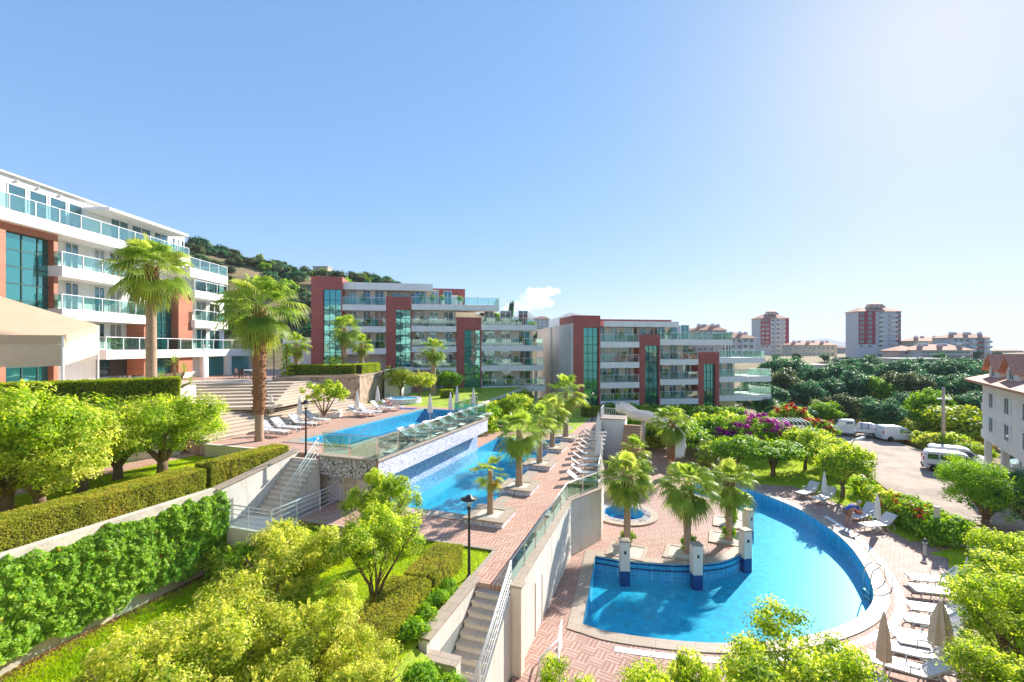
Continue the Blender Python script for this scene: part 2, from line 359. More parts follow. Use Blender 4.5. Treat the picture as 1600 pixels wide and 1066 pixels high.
# =====================================================================  ground, sea, far hills
def lerp(a, b, f): return a + (b - a) * f
def sm(a, b, x):
    f = min(1, max(0, (x - a) / (b - a))); return f * f * (3 - 2 * f)
from mathutils import noise as mn
RIDGE = [(-3000, .10), (-600, .24), (300, .222), (350, .200), (420, .178), (480, .165), (540, .148), (600, .132), (700, .092), (780, .056), (850, .036), (900, .024), (1000, .008), (1100, .0), (9000, 0)]
def ridge(px):
    for (a, u), (b, v) in zip(RIDGE, RIDGE[1:]):
        if a <= px <= b: return lerp(u, v, (px - a) / (b - a))
    return RIDGE[0][1] if px < 0 else 0
def gh(x, y):
    r = math.hypot(x, y)
    if y > 1:
        px = CX + F * x / y
    else: px = -9000 if x < 0 else 9000
    base = -1.45 + .7 * sm(24, 34, x - .12 * max(0, y - 40)) if y < 75 else lerp(-1.45, -.75, sm(24, 34, x))
    base += 6.5 * sm(85, 250, y) + 1.6 * sm(50, 75, y) * (1 - sm(15, 45, x))
    k = sm(95, 215, r)
    tz = 10.8 + ridge(px) * 215 * y / max(r, 1) if ridge(px) > .002 else base
    z = lerp(base, max(base, tz), k) if px < 1100 else base
    z += (mn.noise(Vector((x * .03, y * .03, 0))) * 2.4 + mn.noise(Vector((x * .11, y * .11, 3))) * .7) * k
    z = lerp(z, -32, sm(900, 1500, r) * sm(900, 1300, px)) if y > 0 else z
    return z
g = MB(); rings = [0, 8, 16, 24, 30, 36, 42, 50, 58, 66, 75, 85, 95, 105, 115, 125, 135, 145, 155, 165, 175, 185, 195, 205, 215, 230, 250, 280, 330, 400, 500, 650, 800, 950, 1100, 1300, 1600, 2500, 5000, 9300]
NA = 220
az = [R(-75 + 150 * i / NA) for i in range(NA + 1)]
vs = [(r * math.sin(a), r * math.cos(a) - 6, gh(r * math.sin(a), r * math.cos(a) - 6)) for r in rings for a in az]
fs = [(i*(NA+1)+k, i*(NA+1)+k+1, (i+1)*(NA+1)+k+1, (i+1)*(NA+1)+k) for i in range(len(rings)-1) for k in range(NA)]
vs += [(-70, -40, -1.5), (70, -40, -1.5)]
g.add(vs, [f[::-1] for f in fs]); struct('ground', g, FIELD, True)
SEA = mat('sea_water', (.10, .22, .32), .25, .1, .01)
struct('sea', MB().add([(-9300, 700, -20), (9300, 700, -20), (9300, 9300, -20), (-9300, 9300, -20)], [(0, 1, 2, 3)]), SEA)
MTN = mat('mountain_rock', (.05, .065, .09), .95, .35, .004, 0)
def mountain(prof, dist, name):
    m = MB(); cols = []; n = 90
    a, b = prof[0][0], prof[-1][0]
    for i in range(n + 1):
        px = lerp(a, b, i / n)
        for (u, hu), (v, hv) in zip(prof, prof[1:]):
            if u <= px <= v: y = lerp(hu, hv, sm(u, v, px) if v > u else 0)
        h = max(0, (HY - y)) * dist / F
        h *= 1 + .10 * mn.noise(Vector((px * .06, 0, dist)))
        h += 10
        cols.append((px, h))
    for px, h in cols:
        k = (px - CX) / F
        for f, e in ((.72, 0), (.82, .38), (.9, .72), (1, 1), (1.12, .55), (1.3, 0)):
            j = mn.noise(Vector((px * .05, f * 9, 1))) * .12 * (e > 0)
            m.v.append((k * dist * f, dist * f, -24 + (h + 24) * max(0, e + j * (e < 1))))
    for i in range(n):
        for q in range(5): m.f.append((i*6+q, (i+1)*6+q, (i+1)*6+q+1, i*6+q+1)); m.mi.append(0)
    struct(name, m, MTN, True)
mountain([(640, 545), (720, 528), (770, 506), (800, 494), (822, 490), (845, 497), (862, 498), (885, 491), (905, 490), (935, 498), (1000, 512), (1080, 530), (1150, 544)], 3600, 'mountains')
mountain([(1190, 545), (1225, 538), (1255, 531), (1290, 529), (1320, 534), (1380, 540), (1440, 544)], 4200, 'hills')
# soft cumulus far beyond the haze
cv = bpy.data.materials.new('cloud_vapour'); cv.use_nodes = True; tn = cv.node_tree; tn.nodes.clear(); cco = nd(tn, 'ShaderNodeTexCoord').outputs['Object']
dens = None; K_ = 9800 / F * .8
puffs = ((0, 0, 30, 20), (26, 14, 20, 10), (-28, -14, 30, 11), (-2, 14, 17, 10), (14, -8, 26, 12), (-48, -20, 22, 6), (40, 16, 10, 6))
for (x, z, rx, rz) in puffs:
    v = nd(tn, 'ShaderNodeVectorMath', {0: nd(tn, 'ShaderNodeVectorMath', {0: cco, 1: (x * K_, 0, z * K_)}, operation='SUBTRACT').outputs[0], 1: (1 / (rx * K_), 1 / 260, 1 / (rz * K_))}, operation='MULTIPLY').outputs[0]
    e = mth(tn, 'SUBTRACT', 1.0, nd(tn, 'ShaderNodeVectorMath', {0: v}, operation='LENGTH').outputs['Value']); dens = e if dens is None else mth(tn, 'MAXIMUM', dens, e)
nz = noisef(tn, cco, .006, 6, .62); nz2 = noisef(tn, cco, .02, 4, .6)
dd = mth(tn, 'ADD', dens, mth(tn, 'ADD', mth(tn, 'MULTIPLY', mth(tn, 'SUBTRACT', nz, .55), 2.0), mth(tn, 'MULTIPLY', mth(tn, 'SUBTRACT', nz2, .5), .7)))
dd = nd(tn, 'ShaderNodeClamp', {0: mth(tn, 'MULTIPLY', dd, .05), 1: 0.0, 2: .0028}).outputs[0]
vo = nd(tn, 'ShaderNodeVolumePrincipled', {'Color': (1, 1, 1, 1), 'Density': dd, 'Anisotropy': .5}); tn.links.new(vo.outputs[0], nd(tn, 'ShaderNodeOutputMaterial').inputs['Volume'])
o = MB().box(-80 * K_, -270, -34 * K_, 60 * K_, 270, 30 * K_).build('cloud', cv); o.location = D(836, 467, 9800); tag(o, 'small puffy white cloud low over the distant blue mountains', 'cloud')

# =====================================================================  decks, lawns and pools (all real levels)
def cat(pts, n=6):
    """closed smooth curve through plan points"""
    out = []; m = len(pts)
    for i in range(m):
        p0, p1, p2, p3 = (Vector(pts[(i + d) % m][:2]) for d in (-1, 0, 1, 2))
        for k in range(n):
            t = k / n
            out.append(.5 * ((2*p1) + (p2-p0)*t + (2*p0-5*p1+4*p2-p3)*t*t + (3*p1-p0-3*p2+p3)*t*t*t))
    return out
def opencat(pts, n=6):
    q = [Vector(p[:2]) for p in pts]; q = [q[0]*2 - q[1]] + q + [q[-1]*2 - q[-2]]; out = []
    for i in range(1, len(q) - 2):
        p0, p1, p2, p3 = q[i-1:i+3]
        for k in range(n):
            t = k / n
            out.append(.5 * ((2*p1) + (p2-p0)*t + (2*p0-5*p1+4*p2-p3)*t*t + (3*p1-p0-3*p2+p3)*t*t*t))
    return out + [q[-2]]
def offset(poly, d):
    n = len(poly); out = []
    area = sum(poly[i].x * poly[(i+1) % n].y - poly[(i+1) % n].x * poly[i].y for i in range(n))
    sg = 1 if area > 0 else -1
    for i in range(n):
        a, b, c = poly[i-1], poly[i], poly[(i+1) % n]
        n1 = Vector(((b-a).y, -(b-a).x)).normalized(); n2 = Vector(((c-b).y, -(c-b).x)).normalized()
        v = n1 + n2
        v = v / max(.35, v.length_squared) * 2
        out.append(b + v * d * sg)
    return out
def ring(name, inner, outer, z0, z1, m):
    mb = MB(); n = len(inner)
    for (p, z) in ((inner, z0), (inner, z1), (outer, z1), (outer, z0)): mb.v += [(q.x, q.y, z) for q in p]
    for i in range(n):
        j = (i + 1) % n
        for l in range(3): mb.f.append((l*n+i, l*n+j, (l+1)*n+j, (l+1)*n+i)); mb.mi.append(0)
    bm = bmesh.new(); 
    o = mb.build(name, m); me = o.data; bm.from_mesh(me); bmesh.ops.recalc_face_normals(bm, faces=bm.faces); bm.to_mesh(me); bm.free()
    o['kind'] = 'structure'; return o
def basin(poly, zt, zb, wallm, floorm, band=None):
    poly = offset(poly, -.012)
    mb = MB(); n = len(poly)
    area = sum(poly[i].x * poly[(i+1) % n].y - poly[(i+1) % n].x * poly[i].y for i in range(n))
    if area < 0: poly = poly[::-1]
    mb.v = [(p.x, p.y, zt) for p in poly] + [(p.x, p.y, zb) for p in poly]
    for i in range(n): j = (i+1) % n; mb.f.append((i, i+n, j+n, j)); mb.mi.append(0)
    mb.cur = 1
    fl = [tuple(t) for t in tessellate_polygon([[Vector((p.x, p.y, 0)) for p in poly]])]
    ff = []
    for t in fl:
        a, b, c = (poly[i] for i in t)
        ff.append(t if (b-a).cross(c-a) > 0 else t[::-1])
    mb.add([(p.x, p.y, zb) for p in poly], ff)
    struct('pool_basin', mb, [wallm, floorm])
def water(poly, z, m):
    f = [tuple(t) for t in tessellate_polygon([[Vector((p.x, p.y, 0)) for p in poly]])]
    ff = []
    for t in f:
        a, b, c = (poly[i] for i in t)
        ff.append(t if (b-a).cross(c-a) > 0 else t[::-1])
    struct('pool_water', MB().add([(p.x, p.y, z) for p in poly], ff), m)
v2 = lambda p: Vector((p[0], p[1]))
def st2(*l): return [v2(ST(s, t)) for s, t in l]
def px2(z, *l): return [v2(P(a, b, z)) for a, b in l]

# ---- the big rounded pool on the lower deck
outer = opencat(px2(0, (1082, 757), (1130, 759), (1176, 767), (1213, 781), (1250, 797), (1290, 822), (1325, 851), (1350, 886), (1364, 922), (1361, 945), (1340, 966), (1300, 984), (1246, 997), (1210, 1002), (1142, 1006), (1080, 1004), (1018, 998), (951, 988), (910, 976)), 5)
isl = px2(0, (930, 869)) + opencat(px2(0, (971, 876), (1030, 881), (1081, 882), (1131, 877), (1162, 862), (1175, 840), (1168, 812), (1150, 794), (1120, 782), (1082, 772)), 5)
BIG = outer + isl
jac = [v2(P(975, 803, 0)) + Vector((1.25 * math.cos(a * math.pi / 16), 1.25 * math.sin(a * math.pi / 16))) for a in range(32)]
deckL = st2((-4, -9), (9.7, -4.9), (14.5, -4.8), (23.3, -5.2), (26, -4.2), (36.4, -5.6), (52, -7)) + [Vector((22, 53)), Vector((37, 54)), Vector((26.5, 31.5)), Vector((24.6, 25)), Vector((24.4, 21.5)), Vector((23, 4)), Vector((6, 2))]
struct('lower_deck', MB().prism(deckL, -1.3, 0, [BIG, jac]), PAVEL)
ring('pool_coping', BIG, offset(BIG, .55), 0.002, .035, TRAV)
basin(BIG, .002, -.85, POOLW, POOLF2); water(BIG, -.15, WATER)
for z in (-.08, -.34):                            # navy tile lines round the island wall
    mb = MB(); q = isl[:-2]
    for a, b in zip(q, q[1:]):
        d = (b - a).normalized(); nn = Vector((-d.y, d.x)) * -.024
        mb.add([(a.x + nn.x, a.y + nn.y, z - .05), (b.x + nn.x, b.y + nn.y, z - .05), (b.x + nn.x, b.y + nn.y, z + .04), (a.x + nn.x, a.y + nn.y, z + .04)], [(0, 1, 2, 3)])
    struct('pool_tile_line', mb, NAVY)
gut = [p for p in offset(BIG, .75)[22:len(outer) - 6]]; gut2 = [p for p in offset(BIG, 1.05)[22:len(outer) - 6]]
mb = MB()
for a, b, c, d in zip(gut, gut[1:], gut2[1:], gut2): mb.add([(p.x, p.y, .012) for p in (a, b, c, d)], [(0, 3, 2, 1)])
struct('pool_gutter', mb, mat('white_gutter_grating', (.74, .74, .74), .5, .2, 20))
jo = [v2(P(975, 803, 0)) + (p - v2(P(975, 803, 0))) * 1.72 for p in jac]
ring('jacuzzi_coping', jac, jo, .002, .09, TRAV)
jm = [v2(P(975, 803, 0)) + (p - v2(P(975, 803, 0))) * 1.35 for p in jac]
ring('jacuzzi_tile_band', [v2(P(975, 803, 0)) + (p - v2(P(975, 803, 0))) * 1.002 for p in jac], jm, .05, .097, MOSG)
basin(jac, .09, -.35, POOLW, POOLF)
jin = [v2(P(975, 803, 0)) + (p - v2(P(975, 803, 0))) * .6 for p in jac]
struct('jacuzzi_well', MB().prism(jin, -.36, -.345), NAVY); water(jac, -.02, WATER)
# ---- middle deck and pool
wall_st = [(14.3, -4.95), (23.3, -5.0), (25.8, -3.8), (29.8, -4.2), (36.4, -5.4), (49, -6.6), (56, -7)]
MIDP = st2((19.8, -14.35), (38, -14.35), (38, -8.6), (19.8, -8.6))[::-1]
kids = [v2(P(863, 669, ZM)) + Vector((1.5 * math.cos(a * math.pi / 14), 1.5 * math.sin(a * math.pi / 14))) for a in range(28)]
deckM = st2(*(wall_st + [(56, -16.5), (16.8, -16.5), (16.8, -6.4), (14.3, -6.4)]))
struct('middle_deck', MB().prism(deckM, -1.3, ZM, [MIDP, kids]), PAVE)
MIDO = st2((19.1, -14.35), (38.6, -14.35), (38.6, -7.9), (19.1, -7.9))[::-1]
ring('pool_coping', MIDP, MIDO, ZM + .002, ZM + .035, TRAV)
basin(MIDP, ZM, ZM - .95, POOLW, POOLF); water(MIDP, ZM - .07, WATER)
kc = v2(P(863, 669, ZM))
ring('pool_coping', kids, [kc + (p - kc) * 1.35 for p in kids], ZM + .002, ZM + .04, TRAV); basin(kids, ZM, ZM - .4, POOLW, POOLF); water(kids, ZM - .06, WATER)
def edging(name, l, z, wd=.16, h=.035, m=TRAV):
    mb = MB()
    for a, b in zip(l, l[1:]):
        d = Vector((b.x - a.x, b.y - a.y, 0)); c = Vector(((a.x+b.x)/2, (a.y+b.y)/2, z + h / 2)); mb.obox(c, d, (d.length / 2, wd / 2, h / 2))
    struct(name, mb, m)
edging('lawn_kerb', st2((16.75, -16.3), (16.75, -6.5)), ZM); edging('lawn_kerb', st2((16.7, -6.45), (14.4, -6.45)), ZM + .006)
# ---- upper deck and pool
UPP = st2((21.6, -21.0), (36.5, -21.0), (36.5, -17.2), (21.6, -17.2))[::-1]
deckU = st2((18.95, -13.45), (33.1, -13.45), (33.1, -16.4), (38, -16.4), (38, -36), (19.3, -36), (19.3, -17.0), (18.95, -17.0))
struct('upper_deck', MB().prism(st2((19.6, -14.3), (30.3, -14.3), (33.0, -15.5), (33.0, -16.5), (37.9, -16.5), (37.9, -36), (19.4, -36), (19.6, -17.05)), -1.2, ZU - .9, [UPP]), GREYW)
struct('upper_deck_paving', MB().prism(deckU, ZU - .9, ZU, [UPP]), PAVE)
UPO = st2((21.0, -21.6), (37.1, -21.6), (37.1, -16.6), (21.0, -16.6))[::-1]
ring('pool_coping', UPP, UPO, ZU + .002, ZU + .035, TRAV); basin(UPP, ZU, ZU - .95, POOLW, POOLF); water(UPP, ZU - .07, WATER)
mb = MB()
for k in range(6):
    t = -20.5 + k * .58; a = ST(22.4, t, ZU - .945); b = ST(35.8, t, ZU - .945); d = BX * .09
    mb.add([a - d, a + d, b + d, b - d], [(0, 1, 2, 3)])
struct('pool_lane_lines', mb, NAVY)
# ---- lawns and garden levels
def bank(name, s0, s1, t0, t1, zf, m, n=14):
    mb = MB()
    for i in range(n + 1):
        for j in range(n + 1):
            s_ = lerp(s0, s1, i / n); t_ = lerp(t0, t1, j / n); mb.v.append(tuple(ST(s_, t_, zf(s_, t_))))
    for i in range(n):
        for j in range(n): a = i*(n+1)+j; mb.f.append((a, a+1, a+n+2, a+n+1)[::-1]); mb.mi.append(0)
    return struct(name, mb, m, True)
def zbank(s, t): return lerp(1.15, ZM - .06, sm(-14.6, -11.0, t)) - .5 * sm(9, 3, s)
bank('front_lawn', -3, 16.72, -18.9, -6.42, zbank, LAWN, 24)
bank('stair_foot_bank', -3, 10.74, -6.44, -4.3, lambda s, t: zbank(s, -6.42) - .03 - .45 * (t + 6.44), LAWN, 10)
struct('garden_terrace', MB().prism(st2((-2, -18.75), (18.9, -18.75), (19.0, -30), (-2, -34)), -1.2, ZG), LAWN)
struct('garden_path', MB().prism(st2((4, -26.6), (19.2, -26.1), (19.2, -27.6), (4, -28.2)), ZG - .1, ZG + .03), PAVE)
struct('lower_path', MB().prism(st2((-2, -16.1), (14.2, -15.7), (14.2, -14.5), (-2, -14.7)), .3, 1.26), PAVE)
struct('upper_terrace', MB().prism([Vector(p) for p in ((-26.5, 20.2), (-19.4, 26.6), (-21, 30), (-25, 36), (-33.5, 36), (-45, 30), (-45, 12), (-33, 12))], -1, 7.85), CREAM)
struct('lawn', MB().prism(st2((37.9, -17.5), (64, -19.5), (64, -30), (37.9, -30)), -1, ZU - .03), LAWN)
struct('lawn', MB().prism(st2((41, -8.6), (41, -15.6), (70, -19.4), (70, -8.2)), 0, ZM + .02), LAWN)
struct('rear_garden', MB().prism([Vector(p) for p in ((10.5, 46), (22.2, 53.2), (34, 56), (42, 80), (2, 80), (9.8, 50))], -1.3, lambda x, y: lerp(1.5, -.8, sm(18, 36, x))), LAWN)
gl = px2(0, (1150, 742), (1190, 757), (1240, 760), (1290, 779), (1340, 800), (1385, 827), (1422, 846)) + [Vector((24.4, 25.2)), Vector((26.2, 31.5)), Vector((36.6, 53.6)), Vector((22.3, 52.8))]
struct('lawn', MB().prism(gl, -.5, .025), LAWN)
gl2 = px2(0, (1452, 866), (1480, 872), (1495, 935), (1545, 1010), (1570, 1066)) + [Vector((16, 4)), Vector((22.8, 4.2)), Vector((24.2, 21.5)), Vector((24.3, 24.6))]
struct('lawn', MB().prism(gl2, -.5, .025), LAWN)
rd = px2(-.5, (1283, 669), (1298, 690), (1330, 720), (1380, 760), (1432, 803), (1490, 846), (1560, 880)) + [Vector((25.6, 10)), Vector((31, 4)), Vector((60, 20)), Vector((56, 36))] + px2(-.5, (1600, 738), (1535, 727), (1480, 714), (1448, 706), (1385, 686), (1322, 664), (1296, 661))
struct('road', MB().prism(rd, -1.4, -.5), ASPH)
# ---- the wide steps and the plaza they climb to
mb = MB()
for i in range(8):
    z_ = ZU + .155 * (i + 1); t_ = -25.5 - .52 * i
    for d_, a_, b_ in ((.03, ZU - .05, z_ - .045), (0, z_ - .0449, z_)): mb.prism(st2((19.45 + d_, t_ - d_), (36 - .25 * i - d_, t_ - d_), (36 - .25 * i - d_, -40), (19.45 + d_, -40)), a_, b_)
zl = ZU + .155 * 8
for j in range(8):
    yb = 31.6 + 1.15 * j; xr = -17.2 - .3 * j; f = lambda x: yb + .2 * (x + 21.5)
    z_ = zl + .158 * (j + 1)
    for d_, a_, b_ in ((.035, zl - .05, z_ - .045), (0, z_ - .0449, z_)): mb.prism([Vector((-35, f(-35) + d_)), Vector((xr - d_, f(xr) + d_)), Vector((-15 - d_, 52)), Vector((-35, 52))], a_, b_)
o = mb.build('wide_steps', STEPM); tag(o, 'broad pale stone steps climbing from the upper pool to the plaza', 'steps')
struct('plaza', MB().prism([Vector(p) for p in ((-34, 43), (-20, 46), (-13, 56), (-10, 64), (-34, 64))], -1, ZP + .06), PAVE)
# =====================================================================  plants
def np_mesh(name, V, Q, tint, mats, mi=None, smooth=False):
    me = bpy.data.meshes.new(name); V = np.asarray(V, np.float32); Q = np.asarray(Q, np.int32)
    me.vertices.add(len(V)); me.vertices.foreach_set('co', V.ravel())
    me.loops.add(Q.size); me.loops.foreach_set('vertex_index', Q.ravel())
    me.polygons.add(len(Q)); me.polygons.foreach_set('loop_start', np.arange(0, Q.size, Q.shape[1], dtype=np.int32))
    try: me.polygons.foreach_set('loop_total', np.full(len(Q), Q.shape[1], np.int32))
    except Exception: pass
    for m in (mats if isinstance(mats, (list, tuple)) else [mats]): me.materials.append(m)
    if mi is not None: me.polygons.foreach_set('material_index', np.asarray(mi, np.int32))
    if tint is not None:
        a = me.attributes.new('tint', 'FLOAT', 'POINT'); a.data.foreach_set('value', np.asarray(tint, np.float32))
    me.update(calc_edges=True); me.validate(); return me
def unit(a): return a / np.maximum(1e-6, np.linalg.norm(a, axis=-1, keepdims=True))
def leaves(name, Pt, Nm, size, m, seed=0, aspect=.5, tint=None, jit=.25):
    rng = np.random.default_rng(seed); n = len(Pt)
    N = unit(Nm + rng.normal(0, jit, (n, 3))); T = unit(np.cross(N, rng.normal(0, 1, (n, 3)))); B = np.cross(N, T)
    L = (size * rng.uniform(.65, 1.35, n))[:, None]
    V = np.stack([Pt - T*L*.5, Pt - B*L*aspect*.5 + N*L*.10, Pt + T*L*.5 - N*L*.12, Pt + B*L*aspect*.5 + N*L*.10], 1).reshape(-1, 3)
    if tint is None: tint = rng.uniform(0, 1, n)
    return np_mesh(name, V, np.arange(4 * n).reshape(-1, 4), np.repeat(np.clip(tint, 0, 1), 4), m)
def crown_mesh(name, blobs, nsub, nleaf, rsub, size, m, seed, zmin=-9, aspect=.5, up=.35, sprigs=0):
    """leaf clumps spread over the shells of a few overlapping masses"""
    rng = np.random.default_rng(seed); B = np.asarray(blobs, float)
    pr = B[:, 3] * B[:, 5]; pr = pr / pr.sum(); Pt = []; Nm = []; Tn = []
    for i in range(nsub):
        b = B[rng.choice(len(B), p=pr)]
        d = unit(rng.normal(0, 1, 3)); d[2] = abs(d[2]) * 1.0 if rng.random() < .62 else d[2]
        c = b[:3] + d * b[3:6] * rng.uniform(.62, 1.06)
        if c[2] < zmin: continue
        k = max(6, int(nleaf * rng.uniform(.5, 1.5))); r = rsub * rng.uniform(.6, 1.3)
        o = unit(rng.normal(0, 1, (k, 3))) * (rng.uniform(0, 1, (k, 1)) ** .45) * r * np.array([1.1, 1.1, .8])
        Pt.append(c + o); Nm.append(unit(o) * .55 + d * .3 + np.array([0, 0, up]))
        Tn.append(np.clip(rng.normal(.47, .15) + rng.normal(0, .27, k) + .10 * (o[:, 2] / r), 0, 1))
    for i in range(sprigs):                         # long new shoots standing out of the crown
        b = B[rng.choice(len(B), p=pr)]; d = unit(rng.normal(0, .5, 3) + np.array([0, 0, 1.2]))
        c = b[:3] + d * b[3:6] * .9; ln = rng.uniform(.35, .9) * b[5] * .55; k = int(16 + ln * 26)
        f = rng.uniform(0, 1, (k, 1)); q = unit(d + rng.normal(0, .25, 3) + np.array([0, 0, .4]))
        Pt.append(c + q * ln * f + rng.normal(0, .045, (k, 3)) * (1.3 - f)); Nm.append(rng.normal(0, 1, (k, 3)) + np.array([0, 0, .3])); Tn.append(np.clip(rng.normal(.72, .14, k), 0, 1))
    return leaves(name, np.concatenate(Pt), np.concatenate(Nm), size, m, seed + 1, aspect, np.concatenate(Tn))
def trunk_mesh(name, h, r, spread, htop, m, seed, nl=5):
    rr = random.Random(seed); mb = MB()
    mb.tube([(0, 0, -.35), (0, 0, .0), (rr.uniform(-.05, .05), rr.uniform(-.05, .05), h * .6), (0, 0, h)], [r * 1.35, r * 1.2, r, r * .95], 9)
    for i in range(nl):
        a = 2 * math.pi * (i + rr.uniform(-.3, .3)) / nl; s = spread * rr.uniform(.6, 1)
        p = [(0, 0, h * .9)] + [(math.cos(a) * s * f + rr.uniform(-.08, .08), math.sin(a) * s * f + rr.uniform(-.08, .08), h + (htop - h) * (f ** .8)) for f in (.25, .6, 1)]
        mb.tube(p, [r * .75, r * .55, r * .36, r * .12], 6)
        for q in (p[1], p[2]):
            a2 = a + rr.uniform(-1.2, 1.2); e = (q[0] + math.cos(a2) * s * .5, q[1] + math.sin(a2) * s * .5, q[2] + (htop - h) * .4)
            mb.tube([q, e], [r * .32, r * .08], 5)
    o = mb.build(name, m, None, True); me = o.data; bpy.data.objects.remove(o); return me
def obj(name, me, parent=None, m=None):
    o = bpy.data.objects.new(name, me); C.objects.link(o)
    if parent: o.parent = parent
    if m: o.material_slots[0].link = 'OBJECT'; o.material_slots[0].material = m
    return o
def round_blobs(R_, H, z0, seed, n=6):
    rr = random.Random(seed); out = [(0, 0, z0 + H * .55, R_ * .72, R_ * .72, H * .45)]
    for i in range(n):
        a = 2 * math.pi * i / n + rr.uniform(-.4, .4); d = R_ * rr.uniform(.42, .62); s = R_ * rr.uniform(.36, .52)
        out.append((math.cos(a) * d, math.sin(a) * d, z0 + H * rr.uniform(.32, .72), s, s, H * rr.uniform(.26, .36)))
    return out
def loose_blobs(R_, H, z0, seed, n=12):
    rr = random.Random(seed); out = [(0, 0, z0 + H * .5, R_ * .45, R_ * .45, H * .36)]
    for i in range(n):
        a = i * 2.4 + rr.uniform(-.4, .4); d = R_ * rr.uniform(.35, .78); s = R_ * rr.uniform(.2, .42)
        out.append((math.cos(a) * d, math.sin(a) * d, z0 + H * rr.uniform(.22, .84), s, s, s * rr.uniform(.7, 1.1)))
    return out
PROTO = {}
def proto(key, n, fn): PROTO[key] = [fn(i) for i in range(n)]
proto('near', 4, lambda i: (trunk_mesh('trunk', .75, .12, 1.4, 2.6, BARK, 30 + i, 7), crown_mesh('crown', loose_blobs(1.95, 2.75, .75, 40 + i, 13), 280, 90, .30, .092, CITL, 50 + i, .7, .46, sprigs=46)))
proto('tall', 2, lambda i: (trunk_mesh('trunk', .5, .10, 1.5, 3.2, BARK, 35 + i, 5), crown_mesh('crown', loose_blobs(1.8, 2.3, 1.75, 45 + i, 12), 270, 90, .30, .092, CITL, 55 + i, 1.65, .46, sprigs=30)))
proto('orange', 3, lambda i: (trunk_mesh('trunk', .6, .19, 1.5, 2.1, BARK, 60 + i), crown_mesh('crown', round_blobs(2.5, 2.8, .75, 70 + i, 8), 320, 100, .38, .10, CITL, 80 + i, .75, .5, sprigs=12)))
proto('small', 3, lambda i: (trunk_mesh('trunk', .8, .11, 1.0, 2.0, BARK, 90 + i), crown_mesh('crown', round_blobs(1.6, 2.1, .8, 95 + i, 6), 130, 42, .38, .16, CITL, 100 + i, .7, .5, sprigs=6)))
proto('dark', 4, lambda i: (trunk_mesh('trunk', 2.5, .3, 3, 6, BARK, 110 + i), crown_mesh('crown', round_blobs(4.2, 7.2, 1.2, 120 + i, 8), 170, 50, .95, .42, DARKL, 130 + i, .8, .55)))
proto('bush', 4, lambda i: (None, crown_mesh('foliage', round_blobs(1.0, 1.3, -.1, 140 + i, 5), 90, 40, .26, .14, CITG, 150 + i, -.1, .5, sprigs=6)))
proto('scrub', 3, lambda i: (None, crown_mesh('foliage', round_blobs(1.6, 2.0, -.4, 160 + i, 4), 42, 26, .55, .40, CITG, 170 + i, -.3, .55)))
def tree(key, var, name, label, cat_, loc, scale, m=None, group=None, rz=None, rand=rnd):
    tm, cm = PROTO[key][var % len(PROTO[key])]
    root = thing(name, label, cat_, loc, rand.uniform(0, 6.28) if rz is None else rz, group, scale)
    if tm is None: obj('foliage', cm, root, m)
    else: obj('trunk', tm, root); obj('crown', cm, root, m)
    return root

# ---- palms
def palm_crown(seed, n, pet, L, droop, dead=6, spread=125, nseg=22, stiff=.0):
    rng = random.Random(seed); V = []; Q = []; Tn = []
    for i in range(n + dead):
        isd = i >= n
        u = (i + .5) / n if not isd else 1.05
        el = lerp(R(80), R(-38), u ** 1.0) + R(rng.uniform(-13, 13)) if not isd else R(rng.uniform(-75, -45))
        a = i * 2.39996 + rng.uniform(-.3, .3); d = Vector((math.cos(a) * math.cos(el), math.sin(a) * math.cos(el), math.sin(el)))
        r = Vector((-math.sin(a), math.cos(a), 0)); up = r.cross(d) * -1
        if up.z < 0: up = -up
        roll = rng.uniform(-.35, .35); r, up = r * math.cos(roll) + up * math.sin(roll), up * math.cos(roll) - r * math.sin(roll)
        pl = pet * rng.uniform(.75, 1.15) * (.7 if isd else 1); tint = (rng.uniform(.45, .95) - .25 * u) if not isd else rng.uniform(0, .22)
        b0 = Vector((0, 0, -.25 * u)); p1 = b0 + d * pl * .55; p2 = b0 + d * pl + Vector((0, 0, -.12 * pl))
        wv = r * .028
        k = len(V)
        for p in (b0, p1, p2): V += [p - wv, p + wv]; Tn += [tint, tint]
        Q += [(k, k+1, k+3, k+2), (k+2, k+3, k+5, k+4)]
        d2 = (p2 - p1).normalized(); size = L * rng.uniform(.82, 1.1) * (.8 if u < .12 else 1)
        for j in range(nseg):
            ph = R(-spread + 2 * spread * j / (nseg - 1)); sd_ = (d2 * math.cos(ph) + r * math.sin(ph)).normalized()
            ll = size * (.66 + .34 * math.cos(ph * .6)) * rng.uniform(.9, 1.08); side = up.cross(sd_).normalized()
            w0 = ll * spread * 2 / nseg * math.pi / 180 * .62
            pleat = up * (.05 * ll * (1 if j % 2 else -1) * .4); cup = up * (.16 * ll * abs(math.sin(ph)))
            dr = droop * rng.uniform(.7, 1.35) * (1.5 if isd else 1)
            k = len(V)
            for f, wf in ((.02, .10), (.36, .50), (.62, .30), (.84, .13), (1.0, .015)):
                g_ = max(0, f - .42) / .58
                c = p2 + sd_ * ll * (f - .22 * dr * g_ * g_) + cup * f * (1 - .8 * g_) + pleat * f * (1 - f) + Vector((0, 0, -1)) * ll * dr * (.10 * f * f + .62 * g_ ** 1.8)
                V += [c - side * w0 * wf, c + side * w0 * wf]; tt = min(1, max(0, tint + .10 * f + rng.uniform(-.05, .05))); Tn += [tt, tt]
            for q in range(4): Q.append((k+2*q, k+2*q+1, k+2*q+3, k+2*q+2))
    return np_mesh('crown', [tuple(v) for v in V], Q, Tn, PALML)
